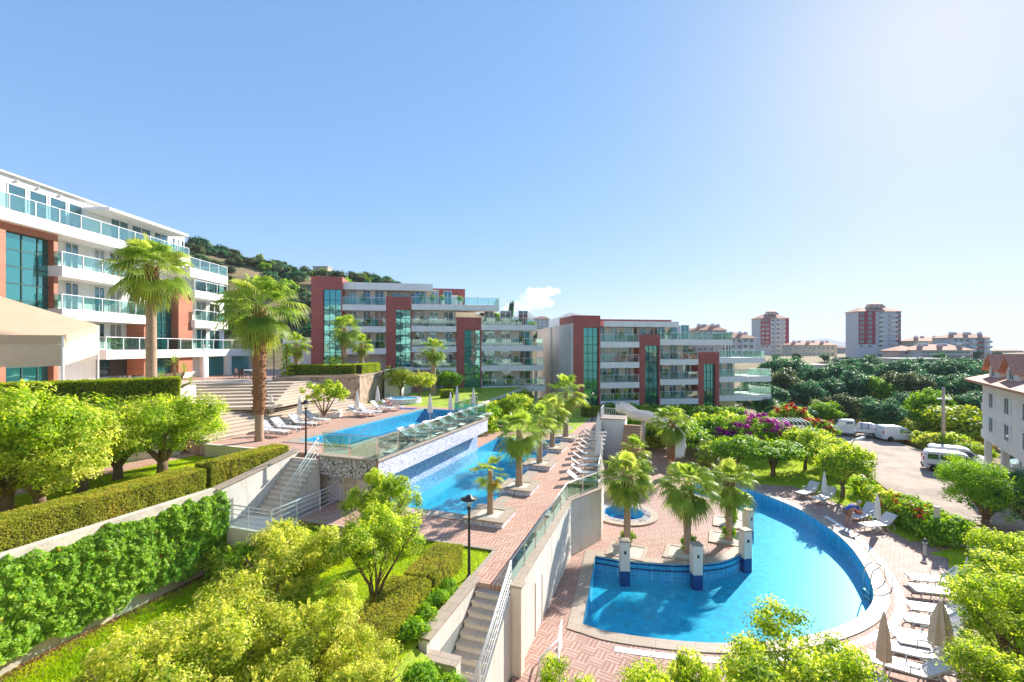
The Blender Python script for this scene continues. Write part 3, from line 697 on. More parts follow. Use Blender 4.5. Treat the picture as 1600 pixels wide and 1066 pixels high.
def palm_trunk(h, r0, r1, seed, rough=.0):
    rr = random.Random(seed); prof = [(r0 * 1.25, -.4)]; n = max(8, int(h * 6))
    for i in range(n + 1):
        f = i / n; prof.append((lerp(r0 * (1.12 if f < .06 else 1), r1, f) * (1.03 if i % 2 else .985), h * f))
    o = MB().lathe(prof, 16).build('trunk', PALMB, None, True); me = o.data; bpy.data.objects.remove(o); return me
def palm_boots(z0, z1, r0, r1, seed, n=110, ln=.2):
    """old leaf bases and fibre wrapped round the upper trunk"""
    rr = random.Random(seed); mb = MB(); m = 14
    mb.lathe([(lerp(r0, r1, f) * (1 + .10 * math.sin(f * 40)) * (.7 if f in (0, 1) else 1), lerp(z0, z1, f)) for f in [i / m for i in range(m + 1)]], 14)
    for i in range(n):
        f = (i + rr.random()) / n; a = i * 2.4; z = lerp(z0, z1, f); r = lerp(r0, r1, f); c = Vector((math.cos(a) * r * .93, math.sin(a) * r * .93, z))
        d = Vector((math.cos(a) * .7, math.sin(a) * .7, .9 + rr.uniform(-.3, .5))).normalized()
        mb.obox(c + d * ln * .4, d, (ln * .5, .07, .02), (math.cos(a), math.sin(a), 0))
    o = mb.build('leaf_bases', FIBRE); me = o.data; bpy.data.objects.remove(o); return me
PC = [palm_crown(5 + i, 38, 1.2, 1.18, .62, 10, 125, 28) for i in range(2)] + [palm_crown(15 + i, 25, 1.0, .98, .45, 4, 120, 24) for i in range(3)] + [palm_crown(25, 13, .7, .72, .2, 2, 100, 14)]
def palm(name, label, loc, h, r0, r1, crown, cs, boots=None, group=None, seed=1, rz=None):
    root = thing(name, label, 'palm tree', loc, rnd.uniform(0, 6.28) if rz is None else rz, group)
    obj('trunk', palm_trunk(h, r0, r1, seed), root)
    if boots: obj('leaf_bases', palm_boots(*boots, seed), root)
    c = obj('crown', PC[crown], root); c.location = (0, 0, h); c.scale = (cs,) * 3
    return root
def palm_px(label, px, py, z, pcy, r0, crown, cs, name='fan_palm', boots=None, group=None, seed=1):
    b = P(px, py, z); h = (py - pcy) * b.y / F
    bt = None
    if boots: bt = (h * boots[0], h * boots[1], boots[2], boots[3])
    return palm(name, label, b, h, r0, r0 * .82, crown, cs, bt, group, seed)
# feather fronds (cycads, date palms)
def feather(seed, n, L, elev=(75, -5), leaflet=.34, arch=.55, pairs=26, tint0=.45):
    rng = random.Random(seed); V = []; Q = []; Tn = []
    for i in range(n):
        u = (i + .5) / n; el = R(lerp(elev[0], elev[1], u)); a = i * 2.39996 + rng.uniform(-.2, .2)
        d = Vector((math.cos(a), math.sin(a), 0)); r = Vector((-math.sin(a), math.cos(a), 0)); ll = L * rng.uniform(.85, 1.1); tn = tint0 + rng.uniform(-.25, .3)
        pt = lambda f: d * ll * f * math.cos(el) + Vector((0, 0, ll * (f * math.sin(el) - arch * f * f)))
        k = len(V)
        for q in range(6):
            p = pt(q / 5); V += [p - r * .02, p + r * .02]; Tn += [tn, tn]
        for q in range(5): Q.append((k+2*q, k+2*q+1, k+2*q+3, k+2*q+2))
        for j in range(pairs):
            f = .12 + .88 * j / pairs; p = pt(f); tg = (pt(f + .02) - p).normalized(); w_ = leaflet * (math.sin(math.pi * min(1, f * .85 + .12)) ** .6)
            for sg in (-1, 1):
                dd = (tg * .65 + r * sg + Vector((0, 0, .22))).normalized(); e = p + dd * w_ + Vector((0, 0, -.12 * w_)); bw = tg * .018
                k = len(V); V += [p - bw, p + bw, e + bw * .3, e - bw * .3]; Tn += [tn] * 4; Q.append((k, k+1, k+2, k+3))
    return np_mesh('crown', [tuple(v) for v in V], Q, Tn, PALML)
# ---- clipped hedges: leaves over all faces of a box run along a path
def hedge(name, label, path, w, h, m, seed, dens=1000, size=.06, group=None, cat_='hedge'):
    rng = np.random.default_rng(seed); Pt = []; Nm = []; Tn = []; core = MB()
    root = thing(name, label, cat_, Vector(path[0]), 0, group); o0 = np.array(path[0], float)
    path = [np.array(p, float) - o0 for p in path]
    lens = []
    for i, (a, b) in enumerate(zip(path, path[1:])):
        d = b - a; ln = np.linalg.norm(d[:2]); dx = d / ln; sx = np.array([-dx[1], dx[0], 0]) / max(1e-6, np.linalg.norm(dx[:2]))
        faces = [(ln, w, 'top'), (ln, h, 'l'), (ln, h, 'r')] + ([(w, h, 's')] if i == 0 else []) + ([(w, h, 'e')] if i == len(path) - 2 else [])
        for (u_, v_, k) in faces:
            n = int(u_ * v_ * dens); u = rng.uniform(0, 1, n)[:, None]; v = rng.uniform(0, 1, n)[:, None]; Z = np.array([0, 0, 1.])
            if k == 'top': p = a + d*u + sx*(v-.5)*w + Z*h; nn = Z
            elif k in 'lr': sg = 1 if k == 'l' else -1; p = a + d*u + sx*sg*w/2 + Z*h*v; nn = sx*sg
            else: q = a if k == 's' else b; sg = -1 if k == 's' else 1; p = q + sx*(u-.5)*w + Z*h*v; nn = dx*sg
            bump = np.array([.05 * mn.noise(Vector(x * 2.1)) + .025 * mn.noise(Vector(x * 6)) for x in p])[:, None]
            Pt.append(p + nn * (bump - rng.exponential(.035, n)[:, None] + .015) + rng.normal(0, .012, (n, 3))); Nm.append(np.repeat((nn * .6 + Z * .25)[None], n, 0))
            big = np.array([mn.noise(Vector(x * .9 + 5.)) for x in p])
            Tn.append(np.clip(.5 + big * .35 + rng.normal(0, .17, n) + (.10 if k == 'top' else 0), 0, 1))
        m2 = (a + b) / 2; core.obox(Vector(m2) + Vector((0, 0, h / 2 - .03)), Vector(d), (ln / 2 - .02, w / 2 - .07, h / 2 - .05))
    obj('foliage', leaves('foliage', np.concatenate(Pt), np.concatenate(Nm), size, m, seed, .55, np.concatenate(Tn), .55), root)
    core.build('dark_core', HEDCORE, root); return root  # solid dark box filling the hedge behind its leaves
# ---- grass: one sheet of blades per lawn
def in_poly(x, y, poly):
    c = np.zeros(len(x), bool); n = len(poly)
    for i in range(n):
        a, b = poly[i], poly[(i+1) % n]
        t = ((a.y > y) != (b.y > y)) & (x < (b.x - a.x) * (y - a.y) / ((b.y - a.y) or 1e-9) + a.x); c ^= t
    return c
def grass(poly, zf, n, hgt, m, seed, width=.012, name='grass'):
    rng = np.random.default_rng(seed); xs = [p.x for p in poly]; ys = [p.y for p in poly]
    x = rng.uniform(min(xs), max(xs), n * 2); y = rng.uniform(min(ys), max(ys), n * 2); k = in_poly(x, y, poly); x, y = x[k][:n], y[k][:n]; n = len(x)
    z = np.array([zf(a, b) for a, b in zip(x, y)]) if callable(zf) else np.full(n, zf)
    a = rng.uniform(0, 6.28, n); h = hgt * rng.uniform(.5, 1.4, n); lx, ly = np.cos(a) * width, np.sin(a) * width; t = rng.normal(0, .5, (n, 2)) * h[:, None]
    V = np.stack([np.stack([x-lx, y-ly, z], 1), np.stack([x+lx, y+ly, z], 1), np.stack([x+t[:, 0], y+t[:, 1], z+h], 1)], 1).reshape(-1, 3)
    big = np.array([mn.noise(Vector((p, q, 0)) * .8) for p, q in zip(x, y)])
    o = obj(name, np_mesh(name, V, np.arange(3*n).reshape(-1, 3), np.repeat(np.clip(.5 + .4 * big + rng.normal(0, .2, n), 0, 1), 3), m)); o['kind'] = 'stuff'; return o
# =====================================================================  walls, stairs, railings
def seg_wall(mb, a, b, th, z0a, z1a, z1b=None, z0b=None):
    a, b = v2(a), v2(b); d = (b - a).normalized(); n = Vector((-d.y, d.x)) * th / 2
    z1b = z1a if z1b is None else z1b; z0b = z0a if z0b is None else z0b
    mb.add([(a.x-n.x, a.y-n.y, z0a), (b.x-n.x, b.y-n.y, z0b), (b.x+n.x, b.y+n.y, z0b), (a.x+n.x, a.y+n.y, z0a), (a.x-n.x, a.y-n.y, z1a), (b.x-n.x, b.y-n.y, z1b), (b.x+n.x, b.y+n.y, z1b), (a.x+n.x, a.y+n.y, z1a)],
           [(0,3,2,1),(4,5,6,7),(0,1,5,4),(1,2,6,5),(2,3,7,6),(3,0,4,7)])
def wall(name, label, pts, th, z0, z1, m, cap=None, capw=None, caph=.06):
    o = thing(name, label, 'wall', (pts[0][0], pts[0][1], 0)); org = Vector((pts[0][0], pts[0][1]))
    q = [v2(p) - org for p in pts]; mb = MB()
    zs = z1 if isinstance(z1, (list, tuple)) else [z1] * len(q)
    for i, (a, b) in enumerate(zip(q, q[1:])): seg_wall(mb, a, b, th, z0, zs[i], zs[i+1])
    mb.build('wall_body', m, o)
    if cap:
        cb = MB()
        for i, (a, b) in enumerate(zip(q, q[1:])): seg_wall(cb, a, b, capw or th + .1, zs[i] + .001, zs[i] + caph, zs[i+1] + caph, zs[i+1] + .001)
        cb.build('coping', cap, o)
    return o
def glass_rail(label, pts, z, h=.92, step=1.7, glass=RAILG, metal=STEEL, gap=.08, name='glass_railing', r=.025):
    zs = z if isinstance(z, (list, tuple)) else [z] * len(pts)
    o = thing(name, label, 'railing', (pts[0][0], pts[0][1], zs[0])); org = Vector((pts[0][0], pts[0][1], zs[0]))
    q = [Vector((p[0], p[1], zz)) - org for p, zz in zip(pts, zs)]
    MB().tube([p + Vector((0, 0, h)) for p in q], r, 8).build('handrail', metal, o, True)
    gl = MB()
    for i, (a, b) in enumerate(zip(q, q[1:])):
        ln = (b - a).length; n = max(1, round(ln / step))
        for k in range(n + (1 if i == len(q) - 2 else 0)):
            p = a + (b - a) * (k / n); MB().tube([p, p + Vector((0, 0, h))], r * .9, 6).build('post', metal, o)
        for k in range(n):
            p0 = a + (b - a) * ((k + .04) / n); p1 = a + (b - a) * ((k + .96) / n); d = (p1 - p0); nn = Vector((-d.y, d.x, 0)).normalized() * .006
            lo, hi = Vector((0, 0, gap)), Vector((0, 0, h - .07))
            gl.add([p0+lo-nn, p1+lo-nn, p1+lo+nn, p0+lo+nn, p0+hi-nn, p1+hi-nn, p1+hi+nn, p0+hi+nn], [(0,3,2,1),(4,5,6,7),(0,1,5,4),(1,2,6,5),(2,3,7,6),(3,0,4,7)])
    gl.build('glass', glass, o); return o
def bar_rail(label, pts, h=.95, bars=4, step=1.5, metal=ALU, name='stair_railing', r=.024, top=.03):
    o = thing(name, label, 'railing', pts[0]); q = [Vector(p) - Vector(pts[0]) for p in pts]
    MB().tube([p + Vector((0, 0, h)) for p in q], top, 8).build('handrail', metal, o, True)
    for k in range(bars): MB().tube([p + Vector((0, 0, h * (k + .6) / (bars + .4))) for p in q], r * .7, 6).build('rail', metal, o, True)
    for i, (a, b) in enumerate(zip(q, q[1:])):
        n = max(1, round((b - a).length / step))
        for k in range(n + (1 if i == len(q) - 2 else 0)):
            p = a + (b - a) * (k / n); MB().tube([p, p + Vector((0, 0, h))], r, 6).build('post', metal, o)
    return o
def stairs(label, s0, t0, t1, z0, n, rise, run, m, sidem, name='stairs', base=None):
    """flight that drops from z0 towards the camera along the long axis"""
    o = thing(name, label, 'stairs', ST(s0, (t0 + t1) / 2, 0), 0); org = ST(s0, (t0 + t1) / 2, 0); tr = MB(); sd_ = MB()
    for i in range(n):
        a, b = s0 - run * i + .03, s0 - run * (i + 1); z = z0 - rise * (i + 1)
        q = [v2(ST(x, y) - org) for x, y in ((a, t0), (a, t1), (b, t1), (b, t0))]
        tr.prism(q, z - .05, z); q2 = [v2(ST(x, y) - org) for x, y in ((a - .03, t0 + .03), (a - .03, t1 - .03), (b, t1 - .03), (b, t0 + .03))]
        sd_.prism(q2, base if base is not None else z - 1.2, z - .051)
    tr.build('treads', m, o); sd_.build('flight_body', sidem, o); return o

# upper deck edge: mosaic band, recessed mosaic wall with its door, glass railing
o = thing('mosaic_wall', 'long mosaic tiled wall under the upper deck edge with its foot in the middle pool', 'wall', ST(19, -13.4, 0)); og = ST(19, -13.4, 0)
sh = lambda *l: [v2(ST(s, t) - og) for s, t in l]
MB().prism(sh((18.93, -13.43), (33.12, -13.43), (33.12, -13.6), (19.1, -13.6)), ZU - .95, ZU - .03).build('pool_side_band', MOS, o)
MB().prism(sh((18.92, -13.6), (19.09, -13.6), (19.09, -16.98), (18.92, -16.98)), ZU - .95, ZU - .03).build('front_band', MOSG, o)
MB().prism(sh((19.59, -14.28), (33.1, -14.28), (33.1, -14.5), (19.8, -14.5)), ZM - 1.3, ZU - .93).build('pool_side_face', MOSB, o)
f_ = MB(); f_.prism(sh((19.58, -14.5), (19.78, -14.5), (19.78, -15.1), (19.58, -15.1)), 1, ZU - .93); f_.prism(sh((19.58, -15.95), (19.78, -15.95), (19.78, -17.0), (19.58, -17.0)), 1, ZU - .93); f_.prism(sh((19.58, -15.1), (19.78, -15.1), (19.78, -15.95), (19.58, -15.95)), ZM + 1.75 - .3, ZU - .93)
f_.build('front_face', MOS, o)
dr = MB(); dr.prism(sh((19.62, -15.1), (19.7, -15.1), (19.7, -15.95), (19.62, -15.95)), 1, ZM + 1.45); d_ = dr.build('door', mat('pale_door', (.66, .62, .58), .6), o)
df = MB()
for t0_, t1_ in ((-15.02, -15.12), (-15.93, -16.03)): df.prism(sh((19.5, t0_), (19.6, t0_), (19.6, t1_), (19.5, t1_)), 1, ZM + 1.5)
df.prism(sh((19.5, -15.12), (19.6, -15.12), (19.6, -15.93), (19.5, -15.93)), ZM + 1.4, ZM + 1.5); df.prism(sh((19.52, -15.12), (19.6, -15.12), (19.6, -15.93), (19.52, -15.93)), ZM + .8, ZM + .88); df.build('frame', CREAM, d_)
cp = MB().prism(sh((18.86, -13.36), (33.2, -13.36), (33.2, -13.75), (19.25, -13.75)), ZU + .004, ZU + .07); cp.prism(sh((18.86, -13.75), (19.25, -13.75), (19.25, -17.0), (18.86, -17.0)), ZU + .004, ZU + .07); cp.build('coping', TRAV, o)
glass_rail('steel and glass railing along the upper pool terrace edge above the mosaic wall', [ST(19.05, -16.9), ST(19.05, -13.55), ST(33.05, -13.55), ST(33.05, -16.3), ST(37.8, -16.3)], ZU + .07, 1.12, 1.75)
# stairs from the upper deck down past the mosaic wall
stairs('beige stairs with a white flank descending from the upper deck to a railed landing', 19.0, -18.7, -17.0, ZU, 13, .178, .20, STEPM, WALLW, base=1.0)
lz = ZU - 13 * .178
o = MB().prism(st2((16.42, -18.7), (16.42, -15.9), (14.9, -15.9), (14.9, -18.7)), .6, lz - .002).build('stair_landing', CREAM); tag(o, 'low square concrete landing at the foot of the upper deck stairs', 'landing')
bar_rail('white bar railing along the outer flank of the upper deck stairs', [ST(18.9, -17.05, ZU), ST(16.5, -17.05, lz + .1)], .95, 3, 1.9)
bar_rail('white bar railing round the square stair landing', [ST(15.0, -18.6, lz), ST(15.0, -16.0, lz), ST(16.4, -16.0, lz), ST(19.3, -16.0, lz)], .95, 4, 1.5)
wall('planter_wall', 'white planter wall beside the upper deck stairs with beige coping', [ST(19.3, -18.82), ST(16.2, -18.82), ST(14.6, -18.82)], .24, .5, [5.3, 4.78, 4.55], WALLW, TRAV, .42, .07)
wall('lawn_wall', 'low cream wall holding the upper lawn above the lower lawn', [ST(37.8, -17.42), ST(63, -19.3)], .2, 0, ZU + .02, CREAM)
wall('deck_end_wall', 'low cream wall at the end of the upper deck behind the orange trees', [ST(19.22, -18.95), ST(19.22, -25.4)], .2, 3.5, ZU + .01, CREAM)
wall('garden_parapet', 'long weathered concrete parapet above the ivy covered wall', [ST(14.6, -18.86), ST(1, -18.86)], .34, .2, 4.62, RENDER_OLD)
# wall between the middle and lower decks
wp = [ST(s - (.0), t + .10) for s, t in wall_st]
wall('retaining_wall', 'tall white retaining wall between the paved middle deck and the lower pool deck', wp[:4], .26, -.5, ZM + .03, WALLW, TRAV, .34, .06)
wall('fence_wall', 'white parapet wall behind the row of loungers by the slide', wp[3:], .26, -.5, ZM + .03, WALLW, TRAV, .34, .06)
glass_rail('green glass railing on the white wall beside the basket weave deck', [ST(s, t) for s, t in wall_st[:3]] , ZM + .09, .85, 1.5)
glass_rail('clear glass railing behind the loungers leading to the slide tower', [ST(s, t) for s, t in wall_st[2:6]], ZM + .09, .9, 1.8, CLEARG)
o = thing('wall_pillar', 'beige square pillar ending the tall white retaining wall at the stairs', 'pillar', ST(14.35, -4.75, 0)); MB().box(-.19, -.19, -.4, .19, .19, 2.9).build('shaft', CREAM, o, bevel=.01); MB().box(-.22, -.22, 2.902, .22, .22, 2.98).build('cap', TRAV, o, bevel=.01); o.rotation_euler.z = R(-19)
o = thing('service_door', 'narrow white slatted door set in the tall retaining wall', 'door', ST(16.9, -4.76, 0), ROT_A); MB().box(-.42, -.03, .02, .42, .0, 1.9).build('door_leaf', ALU, o)
fm = MB(); fm.box(-.5, -.06, 0, -.42, .02, 1.98); fm.box(.42, -.06, 0, .5, .02, 1.98); fm.box(-.42, -.06, 1.9, .42, .02, 1.98); fm.build('frame', CREAM, o)
sl = MB(); [sl.box(-.38, -.045, .15 + .1 * i, .38, -.032, .2 + .1 * i) for i in range(17)]; sl.build('slats', GREYW, o)
stairs('beige stone stairs running down from the basket weave deck beside the white wall', 14.3, -6.15, -5.0, ZM, 16, .172, .29, STEPM, CREAM, base=-.6)
wall('stair_side_wall', 'white side wall of the front stairs with sloping lawn behind', [ST(14.5, -6.32), ST(10.9, -6.32)], .26, -.5, ZM + .04, WALLW, TRAV, .42, .06)
wall('stair_end_wall', 'short white wall with beige coping crossing the foot of the front stairs', [ST(10.9, -6.3), ST(10.9, -5.25)], .26, -.5, 2.45, WALLW, TRAV, .42, .06)
bar_rail('white bar railing climbing beside the front stairs next to the white wall', [ST(14.2, -4.92, ZM), ST(10.2, -4.92, ZM - 4.0 * .172 / .29)], .95, 4, 1.4)
o = MB().prism(st2((14.1, -4.98), (14.1, -4.9), (9.8, -4.9), (9.8, -4.98)), -.4, lambda x, y: ZM - .02 - (14.3 - (x * SA + y * CA)) * .172 / .29).build('stair_cheek', WALLW); tag(o, 'white sloping cheek wall under the front stair railing', 'wall')
bar_rail('white bar railing at the bottom edge of the lower pool deck', [P(843, 1075, 0), P(872, 1040, 0), P(878, 1008, .0)], .9, 3, 1.2)
# ivy wall beneath the parapet
rng = np.random.default_rng(77); n = 46000
s_ = rng.uniform(1.5, 14.95, n); z_ = rng.uniform(.85, 4.85, n)
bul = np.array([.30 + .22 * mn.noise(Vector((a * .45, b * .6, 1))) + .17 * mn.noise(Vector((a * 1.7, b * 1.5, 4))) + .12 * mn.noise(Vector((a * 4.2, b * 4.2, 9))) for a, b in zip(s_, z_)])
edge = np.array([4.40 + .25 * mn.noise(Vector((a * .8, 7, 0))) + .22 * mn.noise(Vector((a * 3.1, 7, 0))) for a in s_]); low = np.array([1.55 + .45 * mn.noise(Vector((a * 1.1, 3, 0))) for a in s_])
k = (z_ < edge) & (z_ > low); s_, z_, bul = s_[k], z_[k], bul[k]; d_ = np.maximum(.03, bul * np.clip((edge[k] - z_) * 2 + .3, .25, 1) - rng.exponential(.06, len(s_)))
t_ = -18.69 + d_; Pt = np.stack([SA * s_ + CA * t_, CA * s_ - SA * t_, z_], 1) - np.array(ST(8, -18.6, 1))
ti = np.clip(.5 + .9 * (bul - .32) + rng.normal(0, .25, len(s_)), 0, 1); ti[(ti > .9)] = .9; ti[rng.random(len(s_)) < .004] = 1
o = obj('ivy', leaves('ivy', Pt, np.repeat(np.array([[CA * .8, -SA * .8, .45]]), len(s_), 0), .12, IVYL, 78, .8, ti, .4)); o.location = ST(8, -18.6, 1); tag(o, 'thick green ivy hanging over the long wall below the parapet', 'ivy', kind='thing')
wall('ivy_backing_wall', 'stone faced retaining wall hidden behind the hanging ivy', [ST(14.5, -18.82), ST(1, -18.82)], .2, .2, 4.3, STONE)
# stone planter block above the steps
q = [Vector(p) for p in ((-21.9, 41.6), (-14.6, 43.6), (-14.5, 55), (-24, 55))]
o = thing('stone_planter', 'tall rubble stone planter wall at the top right of the wide steps', 'planter', (-14.6, 43.6, 0)); og = Vector((-14.6, 43.6))
MB().prism([p - og for p in q], 4.5, 8.0).build('stone_body', STONE, o); MB().prism([p - og for p in offset(q, .06)], 8.001, 8.10).build('coping', TRAV, o)
MB().prism([p - og for p in offset(q, -.3)], 8.101, 8.16).build('soil', SOIL, o)
o = MB().prism([Vector(p) for p in ((-14.3, 51), (-12.6, 51.3), (-12.6, 58), (-14.3, 58))], 4.5, 8.3).build('white_wall_block', WHITE); tag(o, 'white rendered wall block behind the rubble stone planter', 'wall')
hedge('clipped_hedge', 'square clipped green hedge on top of the rubble stone planter', [(-21.6, 44.0, 8.15), (-15.6, 45.6, 8.15), (-15.2, 50.5, 8.15)], 1.2, .95, HEDG, 201, 420, .11)

# =====================================================================  terrace buildings
class Front:
    """facade line given by one point and a direction; turns photo positions into places on it"""
    def __init__(s, px, Y, deg):
        p = D(px, HY, Y); s.O = Vector((p.x, p.y)); a = R(deg); s.a = a; s.U = Vector((math.cos(a), math.sin(a))); s.N = Vector((math.sin(a), -math.cos(a)))
    def ray(s, px, out=0.0):
        k = (px - CX) / F; B = s.O + s.N * out          # Y*(k,1) = B + u*U
        det = k * -s.U.y + s.U.x; Y = (B.x * -s.U.y + B.y * s.U.x) / det
        u = ((k * Y - B.x) * s.U.x + (Y - B.y) * s.U.y); return u, Y
    def u(s, px, out=0.0): return s.ray(px, out)[0]
    def z(s, px, y, out=0.0): return EYE + (HY - y) * s.ray(px, out)[1] / F
def window(par, x0, x1, z0, z1, y, kind=0, mull=1, fr=ALU, fw=.07):
    m = MB(); m.box(x0, y - .06, z0, x0 + fw, y, z1); m.box(x1 - fw, y - .06, z0, x1, y, z1); m.box(x0 + fw, y - .06, z1 - fw, x1 - fw, y, z1); m.box(x0 + fw, y - .06, z0, x1 - fw, y, z0 + fw)
    for i in range(mull):
        xm = lerp(x0, x1, (i + 1) / (mull + 1)); m.box(xm - fw / 2, y - .055, z0 + fw, xm + fw / 2, y, z1 - fw)
    w_ = m.build('window', fr, par); MB().box(x0 + fw, y - .025, z0 + fw, x1 - fw, y - .005, z1 - fw).build('pane', WINM[kind], w_); return w_
def curtain(par, x0, x1, z0, z1, y, cols, rows):
    g_ = MB().box(x0, y, z0, x1, y + .05, z1).build('curtain_glass', CURT, par); m = MB()
    for i in range(cols + 1): xm = lerp(x0, x1, i / cols); m.box(xm - .035, y - .05, z0, xm + .035, y - .002, z1)
    for j in range(rows + 1): zm = lerp(z0, z1, j / rows); m.box(x0, y - .035, zm - .035, x1, y - .004, zm + .035)
    m.build('glazing_bars', DGF, g_)
DGF = mat('dark_green_frame', (.03, .09, .085), .4)
def tower(par, fr, x0, x1, ytop, ybase, g, out, clad, rows=8, cols=3, back=5.0):
    a, b = fr.u(x0, out), fr.u(x1, out); zt = fr.z((x0+x1)/2, ytop, out); zb = fr.z((x0+x1)/2, ybase, out); y = -out
    ga, gb = fr.u(g[0], out), fr.u(g[1], out); gz = fr.z((g[0]+g[1])/2, g[2], out); gzb = zb if len(g) < 4 else fr.z((g[0]+g[1])/2, g[3], out)
    m = MB(); m.box(a, y, zb, ga, y + .9, zt)
    if b - gb > .05: m.box(gb, y, zb, b, y + .9, zt)
    m.box(ga, y, gz, gb, y + .9, zt); m.box(a, y + .9, zb, b, back, zt - .004); m.build('red_tower', clad, par)
    curtain(par, ga, gb, gzb, gz, y + .35, cols, rows)
def slab(par, x0, x1, zt, h, out, m=WHITE, back=.0): return MB().box(x0, -out, zt - h, x1, back, zt).build('balcony_slab', m, par)
def brail(par, x0, x1, z, y, h=1.0, ends=(True, True), back=0.0, fr=RAILG):
    gl = MB().box(x0 + .05, y - .008, z + .06, x1 - .05, y + .008, z + h - .05)
    r = MB(); r.tube([(x0, y, z + h), (x1, y, z + h)], .03, 6)
    n = max(2, round((x1 - x0) / 1.6))
    for i in range(n + 1): xm = lerp(x0, x1, i / n); r.box(xm - .025, y - .03, z, xm + .025, y + .03, z + h)
    for e, x in zip(ends, (x0, x1)):
        if e: gl.box(x - .008, y + .05, z + .06, x + .008, back - .05, z + h - .05); r.tube([(x, y, z + h), (x, back, z + h)], .03, 6)
    o = r.build('balcony_railing', ALU, par); gl.build('glass', fr, o); return o
def bay(par, fr, x0, x1, floors, out, body, ybase, n_win=3, rails=True, top=None, soft=0, hs=.8, xr=None, seed=0, door_h=2.2):
    """balcony bay: wall, balcony slabs given by the photo rows of their tops, rails and tall windows"""
    rr = random.Random(seed); a, b = fr.u(x0, out), fr.u(x1, out); xm = (x0 + x1) / 2; zb = fr.z(xm, ybase); zs = [fr.z(xm, f, out) for f in floors]
    ztop = top if top is not None else zs[0] + 2.6
    MB().box(a, 0, zb, b, body, ztop).build('wall', CREAM, par)
    for i, z in enumerate(zs):
        e = b if not xr or xr[i] is None else fr.u(xr[i], out)
        slab(par, a, e, z, hs, out)
        if rails: brail(par, a + .05, e - .05, z, -out + .08, 1.0, (False, e > b + .3), .0 if e <= b + .3 else 3.0)
        if e > b + .3: MB().box(b + .01, -.01, z - hs + .1, e, 3.5, z - .01).build('terrace_slab', WHITE, par)
    for z in zs + ([zb + .05] if zs[-1] - zb > 2.2 else []):
        hz = min(door_h, 2.1); w_ = (b - a) / n_win
        for i in range(n_win):
            c0 = a + w_ * i; ww = w_ * rr.uniform(.5, .72); o0 = c0 + (w_ - ww) * rr.uniform(.3, .7)
            window(par, o0, o0 + ww, z + .03, z + hz + rr.choice((0, 0, .05)), 0, rr.choice((0, 0, 1, 2)), 1)
    return a, b, zs, zb
def core(par, fr, x0, x1, ytop, ybase, depth, out=0.0, m=WHITE, name='rear_block', y0=.5):
    a, b = fr.u(x0, out), fr.u(x1, out); MB().box(a, y0, fr.z(x0, ybase), b, depth, fr.z((x0+x1)/2, ytop)).build(name, m, par)

# ---- middle building
fb = Front(485, 61.5, 10); mbld = thing('apartment_building', 'stepped white apartment block with three red towers right of the tall palms', 'building', (fb.O.x, fb.O.y, 0), fb.a)
OUT = 1.7
tower(mbld, fb, 486, 535, 432, 600, (505, 533, 452), OUT, CLAD, 9, 3)
tower(mbld, fb, 603, 643, 464, 606, (618, 641.5, 484), OUT, CLAD, 9, 3)
tower(mbld, fb, 713, 752, 496, 640, (725.5, 750.5, 516), OUT, CLAD, 9, 3)
bay(mbld, fb, 535, 603, [476, 510, 544.5], OUT, 12, 604, 3, seed=1, top=fb.z(570, 452))
bay(mbld, fb, 643, 713, [475.5, 509.5, 541.5, 574.5], OUT, 12, 622, 3, seed=2, top=fb.z(680, 476), xr=[780, None, None, None])
bay(mbld, fb, 752, 836, [507.5, 540, 571, 603.5], OUT, 11, 642, 3, seed=3, top=fb.z(790, 507.8), xr=[839, 849, 850.5, 852])
u = lambda px, o=0: fb.u(px, o)
MB().box(u(533), -1.2, fb.z(600, 455), u(676), 9, fb.z(600, 444)).build('roof', WHITE, mbld)
MB().box(u(603), .8, fb.z(640, 476), u(672), 8, fb.z(640, 455.2)).build('penthouse_wall', CREAM, mbld)
for i in range(4): window(mbld, u(612 + 14 * i), u(624 + 14 * i), fb.z(640, 475), fb.z(640, 457), .8, i % 3, 1)
MB().box(u(676), 3, fb.z(700, 476), u(729), 9, fb.z(700, 447)).build('red_stair_block', CLAD, mbld)
MB().box(u(690), 2.4, fb.z(700, 476), u(717), 2.99, fb.z(700, 458)).build('beige_lift_block', CREAM, mbld)
core(mbld, fb, 440, 486, 527, 600, 10, m=WHITE, name='low_white_wing'); brail(mbld, u(440), u(486), fb.z(460, 548), .3, 1, (False, False))
for z in (571, 603.5): MB().box(u(836), 0.01, fb.z(790, z, OUT) - 3.0, u(840), .4, fb.z(790, z, OUT) - .81).build('terrace_column', WHITE, mbld)
# ---- right hand building
fc = Front(896, 62, 10); rbld = thing('apartment_building', 'stepped white apartment block with a windowless grey side wall and three red towers', 'building', (fc.O.x, fc.O.y, 0), fc.a)
tower(rbld, fc, 896, 938, 493, 646, (912, 935.5, 512), OUT, CLAD, 10, 3)
tower(rbld, fc, 999, 1031.5, 523, 646, (1008, 1029.5, 540), OUT, CLAD, 8, 3)
tower(rbld, fc, 1091, 1124, 550.5, 646, (1100, 1118, 569), OUT, CLAD, 6, 3)
bay(rbld, fc, 938, 999, [534, 566, 597.5, 626.5], OUT, 13, 650, 3, seed=4, top=fc.z(970, 512))
bay(rbld, fc, 1031.5, 1091, [530.5, 561.5, 592.5, 623], OUT, 12, 650, 3, seed=5, top=fc.z(1060, 531), xr=[1145, None, None, None])
bay(rbld, fc, 1124, 1160, [559, 588.5, 618], OUT, 11, 655, 2, seed=6, top=fc.z(1140, 559.2), xr=[1195, 1205, 1205])
u = lambda px, o=0: fc.u(px, o)
MB().box(u(938), -1.3, fc.z(990, 511.5), u(1053), 10, fc.z(990, 503)).build('roof', WHITE, rbld)
